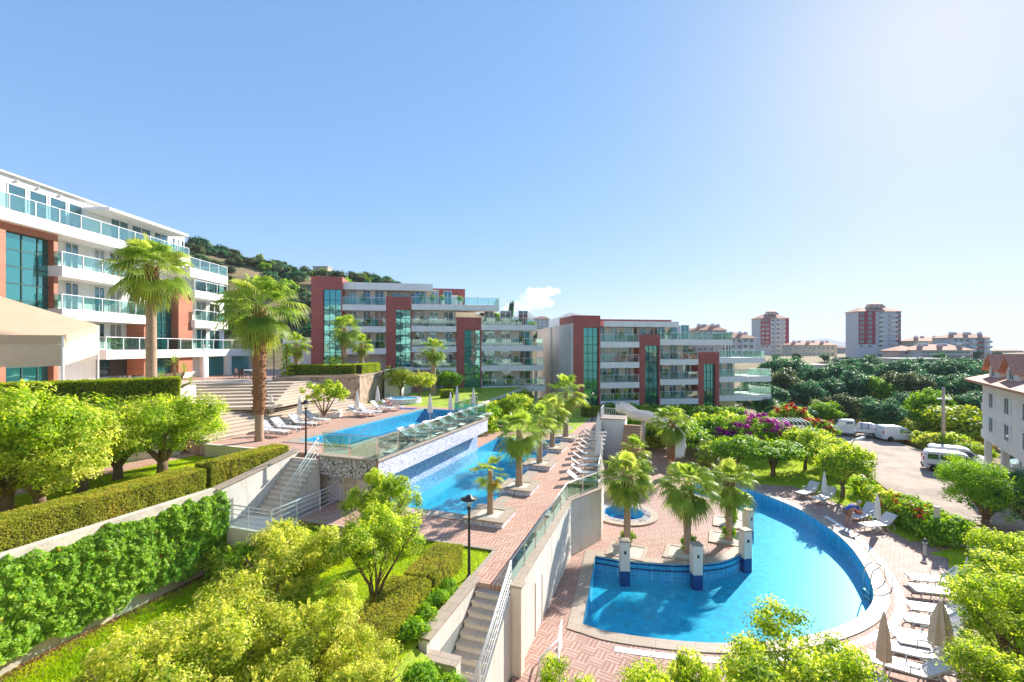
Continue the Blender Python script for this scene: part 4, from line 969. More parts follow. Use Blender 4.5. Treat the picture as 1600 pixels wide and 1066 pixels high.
MB().box(u(941), .5, fc.z(990, 502.9), u(1052), 9.9, fc.z(990, 499)).build('red_roof', CLAD, rbld)
MB().box(u(1000), 1.0, fc.z(1020, 531), u(1050), 9, fc.z(1020, 511.6)).build('penthouse_wall', CREAM, rbld)
for i in range(3): window(rbld, u(1004 + 12 * i), u(1014 + 12 * i), fc.z(1020, 530), fc.z(1020, 513), 1.0, i % 3, 1)
MB().box(u(1046), 1.2, fc.z(1020, 531), u(1052.5), 8, fc.z(1020, 511.7)).build('red_screen', CLAD, rbld)
x8 = u(896, OUT); MB().box(x8 - .3, -OUT + .05, fc.z(896, 640), x8 - .004, 8, fc.z(896, 506.5)).build('side_wall', GREYW, rbld)
MB().box(x8 - .55, 8.01, fc.z(896, 640), x8 - .1, 17, fc.z(896, 507.5)).build('side_wall', GREYW, rbld)
MB().box(u(896), 5.01, fc.z(896, 640), u(940), 17, fc.z(896, 508.5)).build('rear_block', WHITE, rbld)
# ---- left hand building: its long face runs away from the camera
fa = Front(0, 29.3, 90); fa.O = Vector((-33, 29.3)); abld = thing('apartment_building', 'long white five storey apartment block on the left with orange clad frames', 'building', (-33, 29.3, 0), fa.a)
u = lambda px, o=0: fa.u(px, o)
zf = [10.6, 13.5, 16.45, 19.35]; zr = 22.1
MB().box(u(-500), .0, 7.4, u(288), 12, zr).build('wall', WHITE, abld); MB().box(u(288) + .002, .0, 7.4, u(350), 12, 18.5).build('lower_wing', WHITE, abld)
MB().box(u(-500), -.25, zr + .001, u(289), 12.2, zr + .12).build('roof_edge', GREYW, abld)
# glazed orange frame
m = MB(); yo = -1.3
m.box(u(-420, 1.3), yo, 7.5, u(9, 1.3), yo + .6, 19.3); m.box(u(84, 1.3), yo, 7.5, u(90.5, 1.3), 0, 19.3); m.box(u(9, 1.3), yo, 18.2, u(84, 1.3), 0, 19.3); m.box(u(-420, 1.3), yo + .6, 7.5, u(84, 1.3), -.02, 8.4)
m.build('orange_frame', CLADA, abld); curtain(abld, u(9, 1.0), u(84, 1.0), 8.4, 18.19, -.9, 3, 9)
m = MB(); m.box(u(225, 1.5), -1.5, 8.4, u(231, 1.5), 0, 13.4); m.box(u(279, 1.5), -1.5, 8.4, u(301, 1.5), 0, 16.2); m.build('orange_frame', CLADA, abld); curtain(abld, u(231, 1.0), u(279, 1.0), 8.4, 15.5, -.8, 4, 6)
for k, z in enumerate(zf):
    if k == 3: x0, x1 = u(-500, 1.6), u(292, 1.6)
    elif k == 0: x0, x1 = u(160, 1.6), u(397, 1.6)
    else: x0, x1 = u(90.5, 1.6), u(232, 1.6)
    slab(abld, x0, x1, z, .72, 1.9); brail(abld, x0 + .05, x1 - .05, z, -1.82, 1.0, (True, True), 0)
    if k in (1, 2):
        x0, x1 = u(300, 1.6), u(352, 1.6); slab(abld, x0, x1, z, .72, 1.9); brail(abld, x0 + .05, x1 - .05, z, -1.82, 1.0, (False, True), 0)
slab(abld, u(292, 1.6) + .01, u(352, 1.6), 18.55, .9, 1.9); brail(abld, u(292, 1.6) + .05, u(352, 1.6) - .05, 18.55, -1.82, 1.0, (False, True), 6)
rr = random.Random(9)
for z in zf[:3]:
    for a_, b_ in ((100, 122), (146, 163), (170, 190), (200, 216), (306, 322), (326, 343)): window(abld, u(a_), u(b_), z + .03, z + 2.15, 0, rr.choice((0, 1, 2)), 1)
for i in range(9):
    a_, b_ = u(-330 + 50 * i if i < 6 else (172, 205, 240)[i - 6]), u(-284 + 50 * i if i < 6 else (200, 235, 262)[i - 6])
    window(abld, a_, b_, 19.4, 21.55, 0, 0, 1)
for a_, b_ in ((10, 40), (44, 73), (76, 103), (106, 128)): window(abld, u(a_), u(b_), 19.4, 21.6, 0, 0, 0)
m = MB().box(u(130), -2.0, 21.4, u(262), -.01, 21.62); m.build('rolled_awning', CANV, abld)
for a_ in (24, 58, 92, 150, 200): MB().lathe([(.09, 0), (.11, .06), (.06, .16)], 10, (u(a_), -.1, 21.75)).build('wall_lamp', GREYW, abld)
# ground floor wing with garages
MB().box(u(350) + .01, .3, 7.4, u(397), 12, 10.58).build('wing_wall', WHITE, abld)
for a_ in (318, 355, 394): MB().box(u(a_, 1.6), -1.75, 7.5, u(a_, 1.6) + .55, -1.2, 9.88).build('column', WHITE, abld)
SHUT = slabs('teal_shutter', ((.10, .42, .42), (.09, .38, .39)), (.05, .24, .25), 8, .16, axis=(R(90), 0, 0), rough=.4)
for a_, b_ in ((322, 353), (360, 392)): MB().box(u(a_, .2), -.25, 7.6, u(b_, .2), -.02 if b_ < 354 else .29, 9.7).build('garage_shutter', SHUT, abld)
for a_, b_ in ((150, 200), (205, 222)): MB().box(u(a_), -.04, 7.8, u(b_), -.004, 9.8).build('ground_floor_opening', WINM[2], abld)
for k in range(3): window(abld, u(268 + 7 * k), u(273 + 7 * k), 19.4, 21.5, 0, k % 3, 0)

# ---- the sister block whose balcony the view is taken from, unseen behind it; added to bounce sunlight back, and mirrored in the green glass
vb = thing('apartment_building', 'white terrace block at the near end of the pools, unseen behind the viewpoint balcony', 'building', (42, -3.2, 0), math.pi)
MB().box(0, 0, -1.4, 88, 11, 21).build('wall', WHITE, vb); MB().box(-.4, -1.9, 21.001, 88.4, 11.3, 21.5).build('roof', WHITE, vb)
for i, x in enumerate((10, 29, 55, 74)): MB().box(x, -1.9, -1.4, x + 4.4, -.01, 21).build('red_tower', CLAD, vb); MB().box(x + 1.2, -2.0, 0, x + 3.8, -1.901, 19).build('curtain_glass', CURT, vb)
for k in range(6):
    for x0, x1 in ((14.5, 28.9), (33.5, 54.9), (59.5, 73.9)):
        MB().box(x0, -1.6, 2.4 + 3.05 * k, x1, -.01, 3.2 + 3.05 * k).build('balcony_slab', WHITE, vb)
        for q in range(3): xx = lerp(x0, x1, (q + .25) / 3); MB().box(xx, -.05, 3.25 + 3.05 * k, xx + 1.9, -.002, 5.3 + 3.05 * k).build('window', WINM[q], vb)
# =====================================================================  far blocks
PURP = mat('plum_render', (.36, .05, .08), .8, .1, .5); GREYB = mat('grey_block_render', (.62, .60, .61), .8, .08, .3); PINKB = mat('pinkish_render', (.58, .42, .38), .8, .1, .3); YELB = mat('sand_render', (.62, .55, .42), .8, .1, .3)
def hip(par, x0, x1, y0, y1, z, h, m, ov=.8, inset=.5):
    x0 -= ov; x1 += ov; y0 -= ov; y1 += ov; d = min(x1 - x0, y1 - y0) * inset
    vs = [(x0,y0,z),(x1,y0,z),(x1,y1,z),(x0,y1,z),(x0+d,y0+d,z+h),(x1-d,y0+d,z+h),(x1-d,y1-d,z+h),(x0+d,y1-d,z+h)]
    return MB().add(vs, [(0,1,5,4),(1,2,6,5),(2,3,7,6),(3,0,4,7),(4,5,6,7),(3,2,1,0)]).build('roof', m, par)
def block(label, x0, x1, ytop, ybase, Y, storeys, cols, m, roofh=2.0, rot=0, accent=(), am=PURP, depth=None, name='apartment_building', balc=(), roofm=ROOF, wk=(.9, 1.3), tank=False, ext=6.0, tanks=0):
    a = D(x0, HY, Y); k = Y / F; W = (x1 - x0) * k; z0 = EYE + (HY - ybase) * k; z1 = EYE + (HY - ytop) * k - roofh; dp = depth or min(W * .6, 9)
    o = thing(name, label, 'building', (a.x, a.y, z0 - .001), R(rot)); H_ = z1 - z0; st_ = H_ / storeys
    MB().box(0, 0, -ext, W, dp, H_).build('wall', m, o)
    for (p, q, s0, s1) in accent: MB().box(W * p, -.12, st_ * s0, W * q, .0, st_ * s1 - .02).build('painted_panel', am, o)
    if roofh > .4: hip(o, 0, W, 0, dp, H_, roofh, roofm)
    else: MB().box(-.3, -.3, H_ + .001, W + .3, dp + .3, H_ + max(.2, roofh)).build('roof', GREYW, o)
    for i in range(storeys):
        for c in cols:
            if isinstance(c, tuple): c, s0, s1 = c
            else: s0, s1 = 0, storeys
            if not s0 <= i < s1: continue
            x = W * c; z = st_ * i + st_ * .3; w_ = min(wk[0], W * .06)
            y = -.13 if any(p < c < q and s_ <= i < e for p, q, s_, e in accent) else 0
            m_ = MB().box(x - w_ - .1, y - .06, z - .1, x + w_ + .1, y, z + st_ * .5 + .1).build('window', ALU, o); MB().box(x - w_, y - .09, z, x + w_, y - .065, z + st_ * .5).build('pane', WINM[2], m_)
        for (p, q) in balc:
            b_ = MB().box(W * p, -1.3, st_ * i - .1, W * q, -.01, st_ * i + .1).build('balcony', WHITE, o); MB().box(W * p, -1.3, st_ * i + .101, W * q, -1.22, st_ * i + 1.05).build('parapet', GREYB, b_)
    for i in range(tanks):
        x = W * (i + .7) / (tanks + .4); y = dp * (.28 + .2 * (i % 2)); zt_ = H_ + roofh * .75; f_ = MB(); f_.box(x - .9, y - .5, zt_ - .6, x + .9, y + .5, zt_ + .2); f_.build('roof_stand', PINKB, o); MB().tube([(x - .8, y, zt_ + .65), (x + .8, y, zt_ + .65)], .42, 10).build('water_tank', ALU, o)
    if tank:
        h = MB(); h.box(W * .4, dp * .3, H_ + roofh - .6, W * .68, dp * .7, H_ + roofh + 1.4); h.build('stair_head', PINKB, o); hip(o, W * .4, W * .68, dp * .3, dp * .7, H_ + roofh + 1.4, 1.0, roofm, .5)
        for i in range(4): MB().lathe([(.5, 0), (.55, .1), (.55, 1.1), (.2, 1.3)], 10, (W * (.3 + .13 * i), dp * .25, H_ + roofh * .8)).build('water_tank', GREYW, o)
    return o
block('grey and plum tower block, the narrower and more distant of two', 1188, 1233, 490, 566, 300, 10, [(.09, 3, 10), (.24, 3, 10), (.43, 0, 10), .62], GREYB, 3.2, 0, [(.01, .35, 4, 10), (.86, .99, 4, 10)], PURP, balc=[(.5, .7), (.74, .85)], tank=True, depth=11)
block('tall grey and plum tower block standing alone above the dark grove', 1341, 1408, 479, 560, 237, 10, [(.08, 2, 10), (.27, 2, 10), .52, (.94, 2, 10)], GREYB, 2.6, 0, [(.01, .40, 3, 10), (.88, .99, 3, 10)], PURP, balc=[(.44, .62), (.70, .88)], tank=True, depth=9)
block('long pale block with red roof clutter between the two plum towers', 1237, 1308, 533, 568, 270, 3, [.1, .2, .3, .4, .5, .6, .7, .8, .9], YELB, 2.4, 0, tanks=6)
block('pink gabled house front below the big plum tower', 1405, 1441, 540, 562, 190, 2, [.3, .6, .8], PINKB, 2.2, 0, depth=9)
block('wide plum and white row houses with red roofs right of the big tower', 1436, 1520, 538, 563, 185, 2, [.08, .17, .26, .35, .44, .53, .62, .71, .8, .9], GREYB, 2.4, 0, [(.02, .98, 0, 1)], PURP, depth=10, tanks=5)
block('sand coloured block with brown roofs behind the row houses', 1428, 1492, 526, 560, 230, 4, [.15, .3, .45, .6, .75, .88], YELB, 2.2, 0, tanks=4)
block('white block with a plum corner and balconies at the far right', 1486, 1547, 520, 560, 215, 4, [.12, .27, .42, .7, .8], GREYB, 2.4, 0, [(.64, .84, 0, 4)], PURP, balc=[(.48, .6), (.86, .99)], tanks=5)
block('low flat roofed cream house among the dark trees', 1398, 1477, 560, 582, 150, 1, [.3, .55, .78], YELB, .3, 0, depth=8, name='house')
block('low white house with a cluttered flat roof left of the dark grove', 1213, 1294, 570, 588, 140, 1, [.1, .25, .42, .6, .78], WHITE, .3, 0, depth=8, name='house')
block('small grey blue block peeping over the right hand roof terrace', 1052, 1072, 509, 548, 190, 4, [.3, .7], GREYB, .3, 0)
block('pale block with brown hipped roofs behind the right hand building', 1088, 1135, 507, 550, 200, 4, [.12, .3, .5, .7, .88], PINKB, 2.6, 0, tanks=4)
block('lilac grey block with a terracotta roof left of the narrow tower', 1130, 1180, 519, 556, 215, 3, [.12, .3, .5, .7, .88], GREYB, 2.8, 0, balc=[(.55, .75)], tanks=4)
block('small far white block on the wooded slope beside the mountains', 836, 858, 494, 516, 330, 4, [.2, .5, .8], GREYB, 2.0, 0)
block('cream villa on the slope behind the middle building', 768, 784, 489, 506, 230, 2, [.3, .7], YELB, 1.6, 0, name='house')
block('tiny reddish ruin on the skyline of the scrub hill', 489, 512, 416, 424, 214, 1, [.3, .7], PINKB, .3, 0, depth=5, name='house', ext=4)
for i, (a_, b_, y_, Y_) in enumerate(((1552, 1600, 545, 420), (1075, 1095, 513, 330), (1310, 1324, 541, 420))):
    block(['far pale house row on the right horizon', 'far whitish block half hidden behind the roof terrace plants', 'far low house between the long block and the big tower'][i], a_, b_, y_, y_ + 16, Y_, 2, [.15, .4, .65, .88], (YELB, GREYB, PINKB)[i], 1.8, 0)
# the white house at the right edge of the picture
fd = Front(1535, 42, 0); pc = P(1535, 735, -.5); fd.O = Vector((pc.x, pc.y)); dirv = Vector((-6.4, -9.0)).normalized(); fd.a = math.atan2(dirv.y, dirv.x)
hs_ = thing('apartment_house', 'white three storey house with red tiled dormers at the right edge', 'house', (pc.x, pc.y, -.5), fd.a)
WB = stucco('warm_white_render', (.82, .78, .72))
MB().box(0, 0, 3.0, 16, 12, 8.3).build('wall', WB, hs_); MB().box(.4, 1.4, -1, 16, 12, 3.0).build('ground_floor_wall', CREAM, hs_)
for x in (.5, 5.6, 10.8): MB().box(x, .02, -1, x + .4, .45, 2.99).build('column', WB, hs_)
MB().box(.9, 1.3, .2, 5.2, 1.39, 2.7).build('shop_window', WINM[0], hs_); MB().box(6, 1.3, .2, 10.4, 1.39, 2.7).build('shop_window', WINM[1], hs_)
for zz in (3.9, 6.0):
    for x in (3.0, 7.4, 11.8):
        wn_ = window(hs_, x - .6, x + .6, zz, zz + 1.35, 0, 2, 1)
        for sx in (-1, 1): MB().box(x + sx * .95 - .25, -.05, zz, x + sx * .95 + .25, -.005, zz + 1.35).build('shutter', ALU, hs_)
for zz in (3.1, 5.6):
    b_ = MB().box(-.01, .2, zz - .2, -1.6, 5, zz + .45).build('balcony', WB, hs_); rl = MB(); rl.tube([(-1.55, .25, zz + .95), (-1.55, 4.9, zz + .95)], .03); rl.tube([(-.05, .25, zz + .95), (-1.55, .25, zz + .95)], .03)
    for i in range(12): rl.box(-1.53, .25 + .4 * i, zz + .45, -1.56, .28 + .4 * i, zz + .95)
    rl.build('railing', DARKM, b_)
MB().add([(17, -1.0, 8.15), (-1.3, -1.0, 8.15), (-1.3, 13, 8.15), (17, 13, 8.15), (15, 3.2, 9.9), (1.5, 3.2, 9.9), (1.5, 9, 9.9), (15, 9, 9.9), (17, -1, 8.35), (-1.3, -1, 8.35), (-1.3, 13, 8.35), (17, 13, 8.35)],
         [(3,2,1,0),(0,1,9,8),(1,2,10,9),(2,3,11,10),(3,0,8,11),(8,9,5,4),(9,10,6,5),(10,11,7,6),(11,8,4,7),(4,5,6,7)]).build('roof', ROOF, hs_)
for x in (3.2, 8.2):
    dm = MB().add([(x-1.5,.1,8.4),(x+1.5,.1,8.4),(x+1.5,.1,9.5),(x,.1,10.5),(x-1.5,.1,9.5),(x-1.5,5,8.4),(x+1.5,5,8.4),(x+1.5,5,9.5),(x,5,10.5),(x-1.5,5,9.5)], [(0,1,2,3,4),(1,6,7,2),(5,0,4,9),(6,5,9,8,7)]).build('dormer', WB, hs_)
    window(dm, x - .6, x + .6, 8.75, 9.6, .1, 2, 1)
    MB().add([(x-1.9,-.3,9.25),(x,-.3,10.6),(x+1.9,-.3,9.25),(x-1.9,5.2,9.25),(x,5.2,10.6),(x+1.9,5.2,9.25),(x-1.9,-.3,9.4),(x,-.3,10.75),(x+1.9,-.3,9.4),(x-1.9,5.2,9.4),(x,5.2,10.75),(x+1.9,5.2,9.4)], [(0,1,7,6),(1,2,8,7),(6,7,10,9),(7,8,11,10),(3,0,6,9),(2,5,11,8),(0,3,4,1),(1,4,5,2)]).build('dormer_roof', ROOF, dm)
# tan awning at the left
o = thing('awning', 'big tan cloth awning with a hanging valance at the left edge', 'awning', (-26, 26, 7.85)); og = Vector((-26, 26, 7.85))
F0, F1, B1, B0 = D(-160, 522, 22.5), D(98, 524, 26), D(153, 508, 30), D(-160, 410, 25)
def sheet(pts, th=.03):
    a, b, c, d = [p - og for p in pts]; n = (b - a).cross(d - a).normalized() * th
    return MB().add([a, b, c, d, a + n, b + n, c + n, d + n], [(0,1,2,3),(7,6,5,4),(0,4,5,1),(1,5,6,2),(2,6,7,3),(3,7,4,0)])
top_ = MB(); n = 12; gv = [[F0.lerp(F1, i / n).lerp(B0.lerp(B1, i / n), j / n) - og + Vector((0, 0, -.35 * math.sin(math.pi * j / n) - .1 * math.sin(math.pi * i / n))) for j in range(n + 1)] for i in range(n + 1)]
top_.add([p for r_ in gv for p in r_], [(i*(n+1)+j, (i+1)*(n+1)+j, (i+1)*(n+1)+j+1, i*(n+1)+j+1) for i in range(n) for j in range(n)]); top_.build('roof_cloth', TENT, o, True)
dn = Vector((0, 0, -.5)); sheet([F0 + dn, F1 + dn, F1, F0]).build('valance', TENT, o); sheet([F1 + dn, B1 + dn * .8, B1, F1]).build('valance', TENT, o)
dn2 = Vector((0, 0, -1.75)); CURTM = mat('cream_side_curtain', (.66, .52, .37), .85, .08, 2)
sheet([F0 + dn2, F1 + dn2, F1 + dn * 1.02, F0 + dn * 1.02], .02).build('side_curtain', CURTM, o); sheet([F1 + dn2, B1 + dn2 * 1.1, B1 + dn * .82, F1 + dn * 1.02], .02).build('side_curtain', CURTM, o)
for q in (F1, B1): MB().tube([q - og + Vector((0, 0, -.05)), Vector((q.x, q.y, 7.85)) - og], .06).build('post', ALU, o)
# =====================================================================  loungers, umbrellas, lamps
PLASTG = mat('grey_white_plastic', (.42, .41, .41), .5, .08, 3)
def lounger_model(PLAST=PLAST):
    o = thing('sun_lounger', 'white sun lounger', 'sun lounger'); z = .34
    s = MB()
    for i in range(14): s.box(-.95 + .093 * i, -.27, z, -.95 + .093 * i + .078, .27, z + .025)
    s.box(-.97, -.33, z - .03, .36, -.27, z + .03); s.box(-.97, .27, z - .03, .36, .33, z + .03); s.box(-1.0, -.33, z - .03, -.95, .33, z + .03); s.build('seat', PLAST, o)
    b = MB(); d = Vector((math.cos(R(40)), 0, math.sin(R(40)))); b0 = Vector((.36, 0, z))
    for i in range(8): b.obox(b0 + d * (.05 + .093 * i), d, (.04, .27, .012))
    for sy in (-.30, .30): b.obox(b0 + d * .37 + Vector((0, sy, 0)), d, (.39, .03, .03))
    b.obox(b0 + d * .76, d, (.03, .33, .03)); b.build('backrest', PLAST, o)
    for sy in (-.31, .31):
        MB().tube([(-.75, sy, z), (-.86, sy, .16), (-.78, sy, .02), (-.55, sy, .02), (-.45, sy, z)], .022, 6).build('leg', PLAST, o)
        MB().tube([(.25, sy, z), (.32, sy, .02), (.72, sy, .02), (.80, sy, .14), (.62, sy, z + .16)], .022, 6).build('leg', PLAST, o)
        MB().tube([(.0, sy, z), (-.02, sy * 1.05, z + .22), (.28, sy * 1.05, z + .24), (.45, sy, z + .08)], .022, 6).build('armrest', PLAST, o)
    return o
LG = Kind(lounger_model())
def lounger(px, py, z, deg, label, group): return LG.put(P(px, py, z), R(deg), label, group, 1.05)
deg_b = -19
g1 = 'loungers by the wide steps'
for i, (a, b) in enumerate(((427, 681), (447, 675), (473, 668), (494, 662))):
    lounger(a, b, ZU, 161, ['white lounger on the upper deck nearest the tall trunked palm', 'white lounger second from the tall palm on the upper deck', 'white lounger just left of the lamp post on the upper deck', 'white lounger just right of the lamp post by the round planter'][i], g1)
for i, (a, b) in enumerate(((563, 651), (577, 649), (597, 643), (613, 641))):
    lounger(a, b, ZU, 165, ['white lounger in front of the stone wall beside a closed umbrella', 'white lounger below the stone wall corner, second from the wall', 'white lounger left of the sunbather by the upper pool', 'lounger the sunbather in red is lying on'][i], 'loungers below the stone wall')
for i, (a, b) in enumerate(((643, 687), (661, 682), (681, 675), (702, 668), (718, 661), (735, 656), (748, 651))):
    LG.put(P(a, b, ZU) + BX * .1, R(161), 'white lounger behind the terrace glass, %s along from the near end' % ORD[i], 'loungers behind the terrace glass railing', (1.0, 1.0, .8))
md = [(912, 757), (917, 745), (915, 733), (917, 723), (920, 714), (922, 706), (925, 699), (927, 692), (929, 686), (931, 680)]
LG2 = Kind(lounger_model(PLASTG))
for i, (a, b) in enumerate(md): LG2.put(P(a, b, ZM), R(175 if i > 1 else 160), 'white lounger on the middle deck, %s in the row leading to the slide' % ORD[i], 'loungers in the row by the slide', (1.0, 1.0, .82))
lw = [((1262, 775), 30, 'white lounger with raised back, farthest along the lower pool lawn'), ((1288, 784), 30, 'white lounger right of the first lawn umbrella'), ((1350, 812), 25, 'white lounger the person in blue is bending over'), ((1372, 828), 12, 'white lounger beneath the second lawn umbrella beside the person in blue'),
      ((1462, 917), -12, 'white lounger at the right pool edge, farthest of the group by the big shrubs'), ((1470, 936), -14, 'white lounger at the right pool edge, second of the group by the big shrubs'), ((1468, 966), -16, 'white lounger at the right pool edge behind the beige umbrella'), ((1462, 986), -18, 'white lounger at the right pool edge left of the beige umbrella'),
      ((1447, 1012), -22, 'white lounger at the right pool edge in front of the beige umbrella'), ((1440, 1036), -26, 'white lounger with white towel in the bottom right corner'), ((1420, 1060), -32, 'white lounger cut off by the bottom edge beside a closed umbrella')]
for (p, d, l) in lw: lounger(p[0], p[1], 0, d, l, 'loungers round the lower pool')
t = P(1450, 1028, 0); o = MB().obox((0, 0, 0), (1, .1, 0), (.45, .24, .012)).build('towel', CANV); o.location = (t.x - .35, t.y + .2, .44); o.rotation_euler.z = R(-26); tag(o, 'folded white towel on the lounger in the bottom right corner', 'towel')

def umbrella_model(m):
    o = thing('closed_umbrella', 'closed umbrella', 'umbrella')
    MB().tube([(0, 0, .05), (0, 0, 2.32)], .025, 8).build('pole', ALU, o, True)
    MB().lathe([(.06, .85), (.17, .80), (.16, 1.05), (.14, 1.4), (.10, 1.8), (.05, 2.15), (.015, 2.34)], 16, pleat=.16).build('canopy', m, o)
    MB().lathe([(.24, 0), (.25, .05), (.10, .09), (.05, .22)], 16).build('base', GREYW, o, True)
    MB().lathe([(.155, 1.18), (.16, 1.2), (.155, 1.22)], 12).build('tie_strap', m, o)
    return o
U1 = Kind(umbrella_model(CANV)); U2 = Kind(umbrella_model(CANVB))
for i, (a, b, l) in enumerate(((424, 661, 'closed white umbrella before the wide steps nearest the tall palm'), (468, 664, 'closed white umbrella beside the lamp post on the upper deck'), (558, 650, 'closed white umbrella against the rubble stone wall'), (590, 640, 'closed white umbrella at the corner of the rubble stone wall'),
                               (672, 660, 'closed white umbrella seen through the middle of the terrace glass'), (704, 655, 'closed umbrella of the fuller pair behind the terrace glass'), (714, 640, 'closed umbrella near the end of the upper pool'), (740, 645, 'closed white umbrella at the far end of the terrace glass'))):
    U1.put(P(a, b, ZU), 0, l, 'closed umbrellas round the upper pool', (1.0, 1.0, .92))
for a, b, l in ((935, 730, 'closed white umbrella nearest the bulge of the middle deck'), (934, 703, 'closed white umbrella halfway along the row of middle deck loungers'), (935, 686, 'closed white umbrella nearest the slide tower')):
    U1.put(P(a, b, ZM), 0, l, 'closed umbrellas by the slide', (1.2, 1.2, 1))
for a, b, s, l in ((1288, 786, .95, 'closed white umbrella between two loungers on the far pool lawn'), (1371, 829, .95, 'closed white umbrella on the lawn by the person in blue'), (1511, 950, .9, 'closed white umbrella half hidden in the big right hand shrub')):
    U1.put(P(a, b, 0), 0, l, 'closed umbrellas round the lower pool', (s, s, s))
for a, b, s, l in ((1470, 1040, (1.9, 1.9, .95), 'loosely closed beige umbrella standing among the right hand loungers'), (1381, 1070, (1.15, 1.15, 1.0), 'tightly closed beige umbrella at the bottom right')):
    U2.put(P(a, b, 0), 0, l, 'beige umbrellas at the lower pool', s)

LAMPG = glassmat('lamp_glass', (.85, .85, .82), .15)
def lamp_model():
    o = thing('lamp_post', 'lamp', 'lamp post')
    MB().lathe([(.11, 0), (.11, .04), (.06, .10), (.05, .5), (.04, 2.4), (.05, 2.42)], 12).build('pole', DARKM, o, True)
    MB().lathe([(.05, 2.4), (.085, 2.44), (.07, 2.5)], 12).build('collar', DARKM, o, True); MB().lathe([(.075, 2.5), (.085, 2.55), (.085, 2.72), (.07, 2.76)], 14).build('lantern', LAMPG, o, True)
    MB().lathe([(.30, 2.765), (.31, 2.785), (.12, 2.83), (.10, 2.9), (.02, 2.93)], 24).build('shade', DARKM, o, True); return o
LP = Kind(lamp_model())
for a, b, z, s, l in ((733, 902, ZM, .98, 'black lamp post with round disc shade in front of the middle pool'), (478, 711, ZU, .98, 'black lamp post at the near corner of the upper pool'), (247, 583, 7.85, 1.0, 'black lamp post beside the leftmost palm trunk'), (428, 592, 8.1, 1.0, 'black lamp post between the big palm and the spiral topiary'), (686, 617, ZU, .9, 'dark lamp post on the upper lawn before the middle building'), (925, 657, ZM, 1.05, 'dark lamp post near the slide tower lawn')):
    LP.put(P(a, b, z), 0, l, 'black garden lamp posts', s)
# poles
q = P(318, 601, 7.6); o = thing('flag_pole', 'slim white pole standing at the top of the wide steps', 'pole', q); MB().tube([(0, 0, 0), (0, 0, 3.3)], .07, 10).build('shaft', ALU, o, True); MB().box(-.09, -.09, 3.3, .5, .09, 3.42).build('arm', ALU, o)
q = P(1474, 704, -.45); o = thing('utility_pole', 'tall weathered wooden utility pole on the verge behind the parked van', 'utility pole', q); MB().tube([(0, 0, -.4), (0, 0, 6.9)], [.19, .13], 10).build('shaft', mat('weathered_wood', (.42, .34, .27), .9, .25, 3), o, True); MB().box(-.7, -.06, 5.6, .9, .06, 5.72).build('crossarm', ALU, o); MB().lathe([(.06, 0), (.09, .1), (.05, .2)], 8, (.7, 0, 5.72)).build('insulator', WHITE, o)
q = P(1464, 852, 0); o = thing('garden_post', 'short square greenish post on the pool side beside the flower bed', 'post', q, R(20)); MB().box(-.10, -.10, 0, .10, .10, 2.05).build('shaft', mat('greenish_plaster', (.55, .52, .38), .8), o, bevel=.01); MB().box(-.13, -.13, 2.052, .13, .13, 2.12).build('cap', GREYW, o)
def bollard(px, py, z, label, wide=1.0):
    o = thing('bollard_light', label, 'bollard light', P(px, py, z), 0, None, wide); MB().lathe([(.10, 0), (.09, .05), (.07, .3), (.07, .55)], 12).build('post', GREYW, o, True); MB().lathe([(.08, .551), (.12, .58), (.12, .70), (.08, .72)], 12).build('lantern', LAMPG, o, True); MB().lathe([(.15, .722), (.14, .76), (.03, .84)], 12).build('cap', DARKM, o, True)
bollard(1445, 867, 0, 'small grey bollard light on the pool deck beside the square post'); bollard(1516, 846, -.4, 'white globe bollard at the road edge behind the flower bed', 1.2); bollard(609, 629, ZU, 'short dark bollard by the raised round tub')
o = thing('street_lamp', 'grey street lamp head leaning over the road edge', 'street lamp', P(1330, 742, 0)); MB().tube([(0, 0, 0), (0, 0, 2.6), (.2, 0, 2.9), (.5, 0, 3.0)], .05).build('pole', GREYW, o, True); MB().obox((.75, 0, 3.08), (1, 0, .35), (.36, .16, .07)).build('lamp_head', ALU, o, bevel=.03)
# planter blocks of the middle pool
def planter_box(px, py, label):
    q = P(px, py, ZM + .3); o = thing('palm_planter', label, 'planter', (q.x, q.y, 0), R(-19), 'square palm planters along the middle pool'); m = MB()
    MB().box(-.92, -.92, ZM - 1.2, .92, .92, ZM + .22).build('tiled_sides', MOS, o); h = MB(); h.prism([Vector(p) for p in ((-.98, -.98), (.98, -.98), (.98, .98), (-.98, .98))], ZM + .221, ZM + .30, [[Vector(p) for p in ((-.55, -.55), (.55, -.55), (.55, .55), (-.55, .55))]]); h.build('coping', TRAV, o)
    MB().box(-.55, -.55, ZM + .1, .55, .55, ZM + .262).build('gravel', GRAVEL, o); return q
PQ = [planter_box(a, b, l) for a, b, l in ((766, 801, 'square palm planter nearest the black lamp post'), (811, 757, 'square palm planter second from the near end of the middle pool'), (843, 722, 'square palm planter in the middle of the pool row'), (863, 697, 'square palm planter fourth along the middle pool'), (884, 681, 'square palm planter at the far end of the middle pool row'))]
# flat tree pits on the lower deck
def pit(px, py, label):
    q = P(px, py, 0); o = thing('tree_pit', label, 'tree pit', q, R(-25), 'square tree pits on the lower deck'); h = MB().prism([Vector(p) for p in ((-1.0, -.9), (1.0, -.9), (1.0, .9), (-1.0, .9))], .002, .07, [[Vector(p) for p in ((-.78, -.68), (.78, -.68), (.78, .68), (-.78, .68))]]); h.build('kerb', TRAV, o); MB().box(-.78, -.68, .002, .78, .68, .045).build('gravel', GRAVEL, o); return q
PIT = [pit(980, 862, 'square gravel tree pit left of the others by the front pool wall'), pit(1070, 866, 'square gravel tree pit behind the middle pool pillar'), pit(1138, 843, 'square gravel tree pit at the right end of the island'), pit(1142, 818, 'square gravel tree pit behind the two right pillars')]
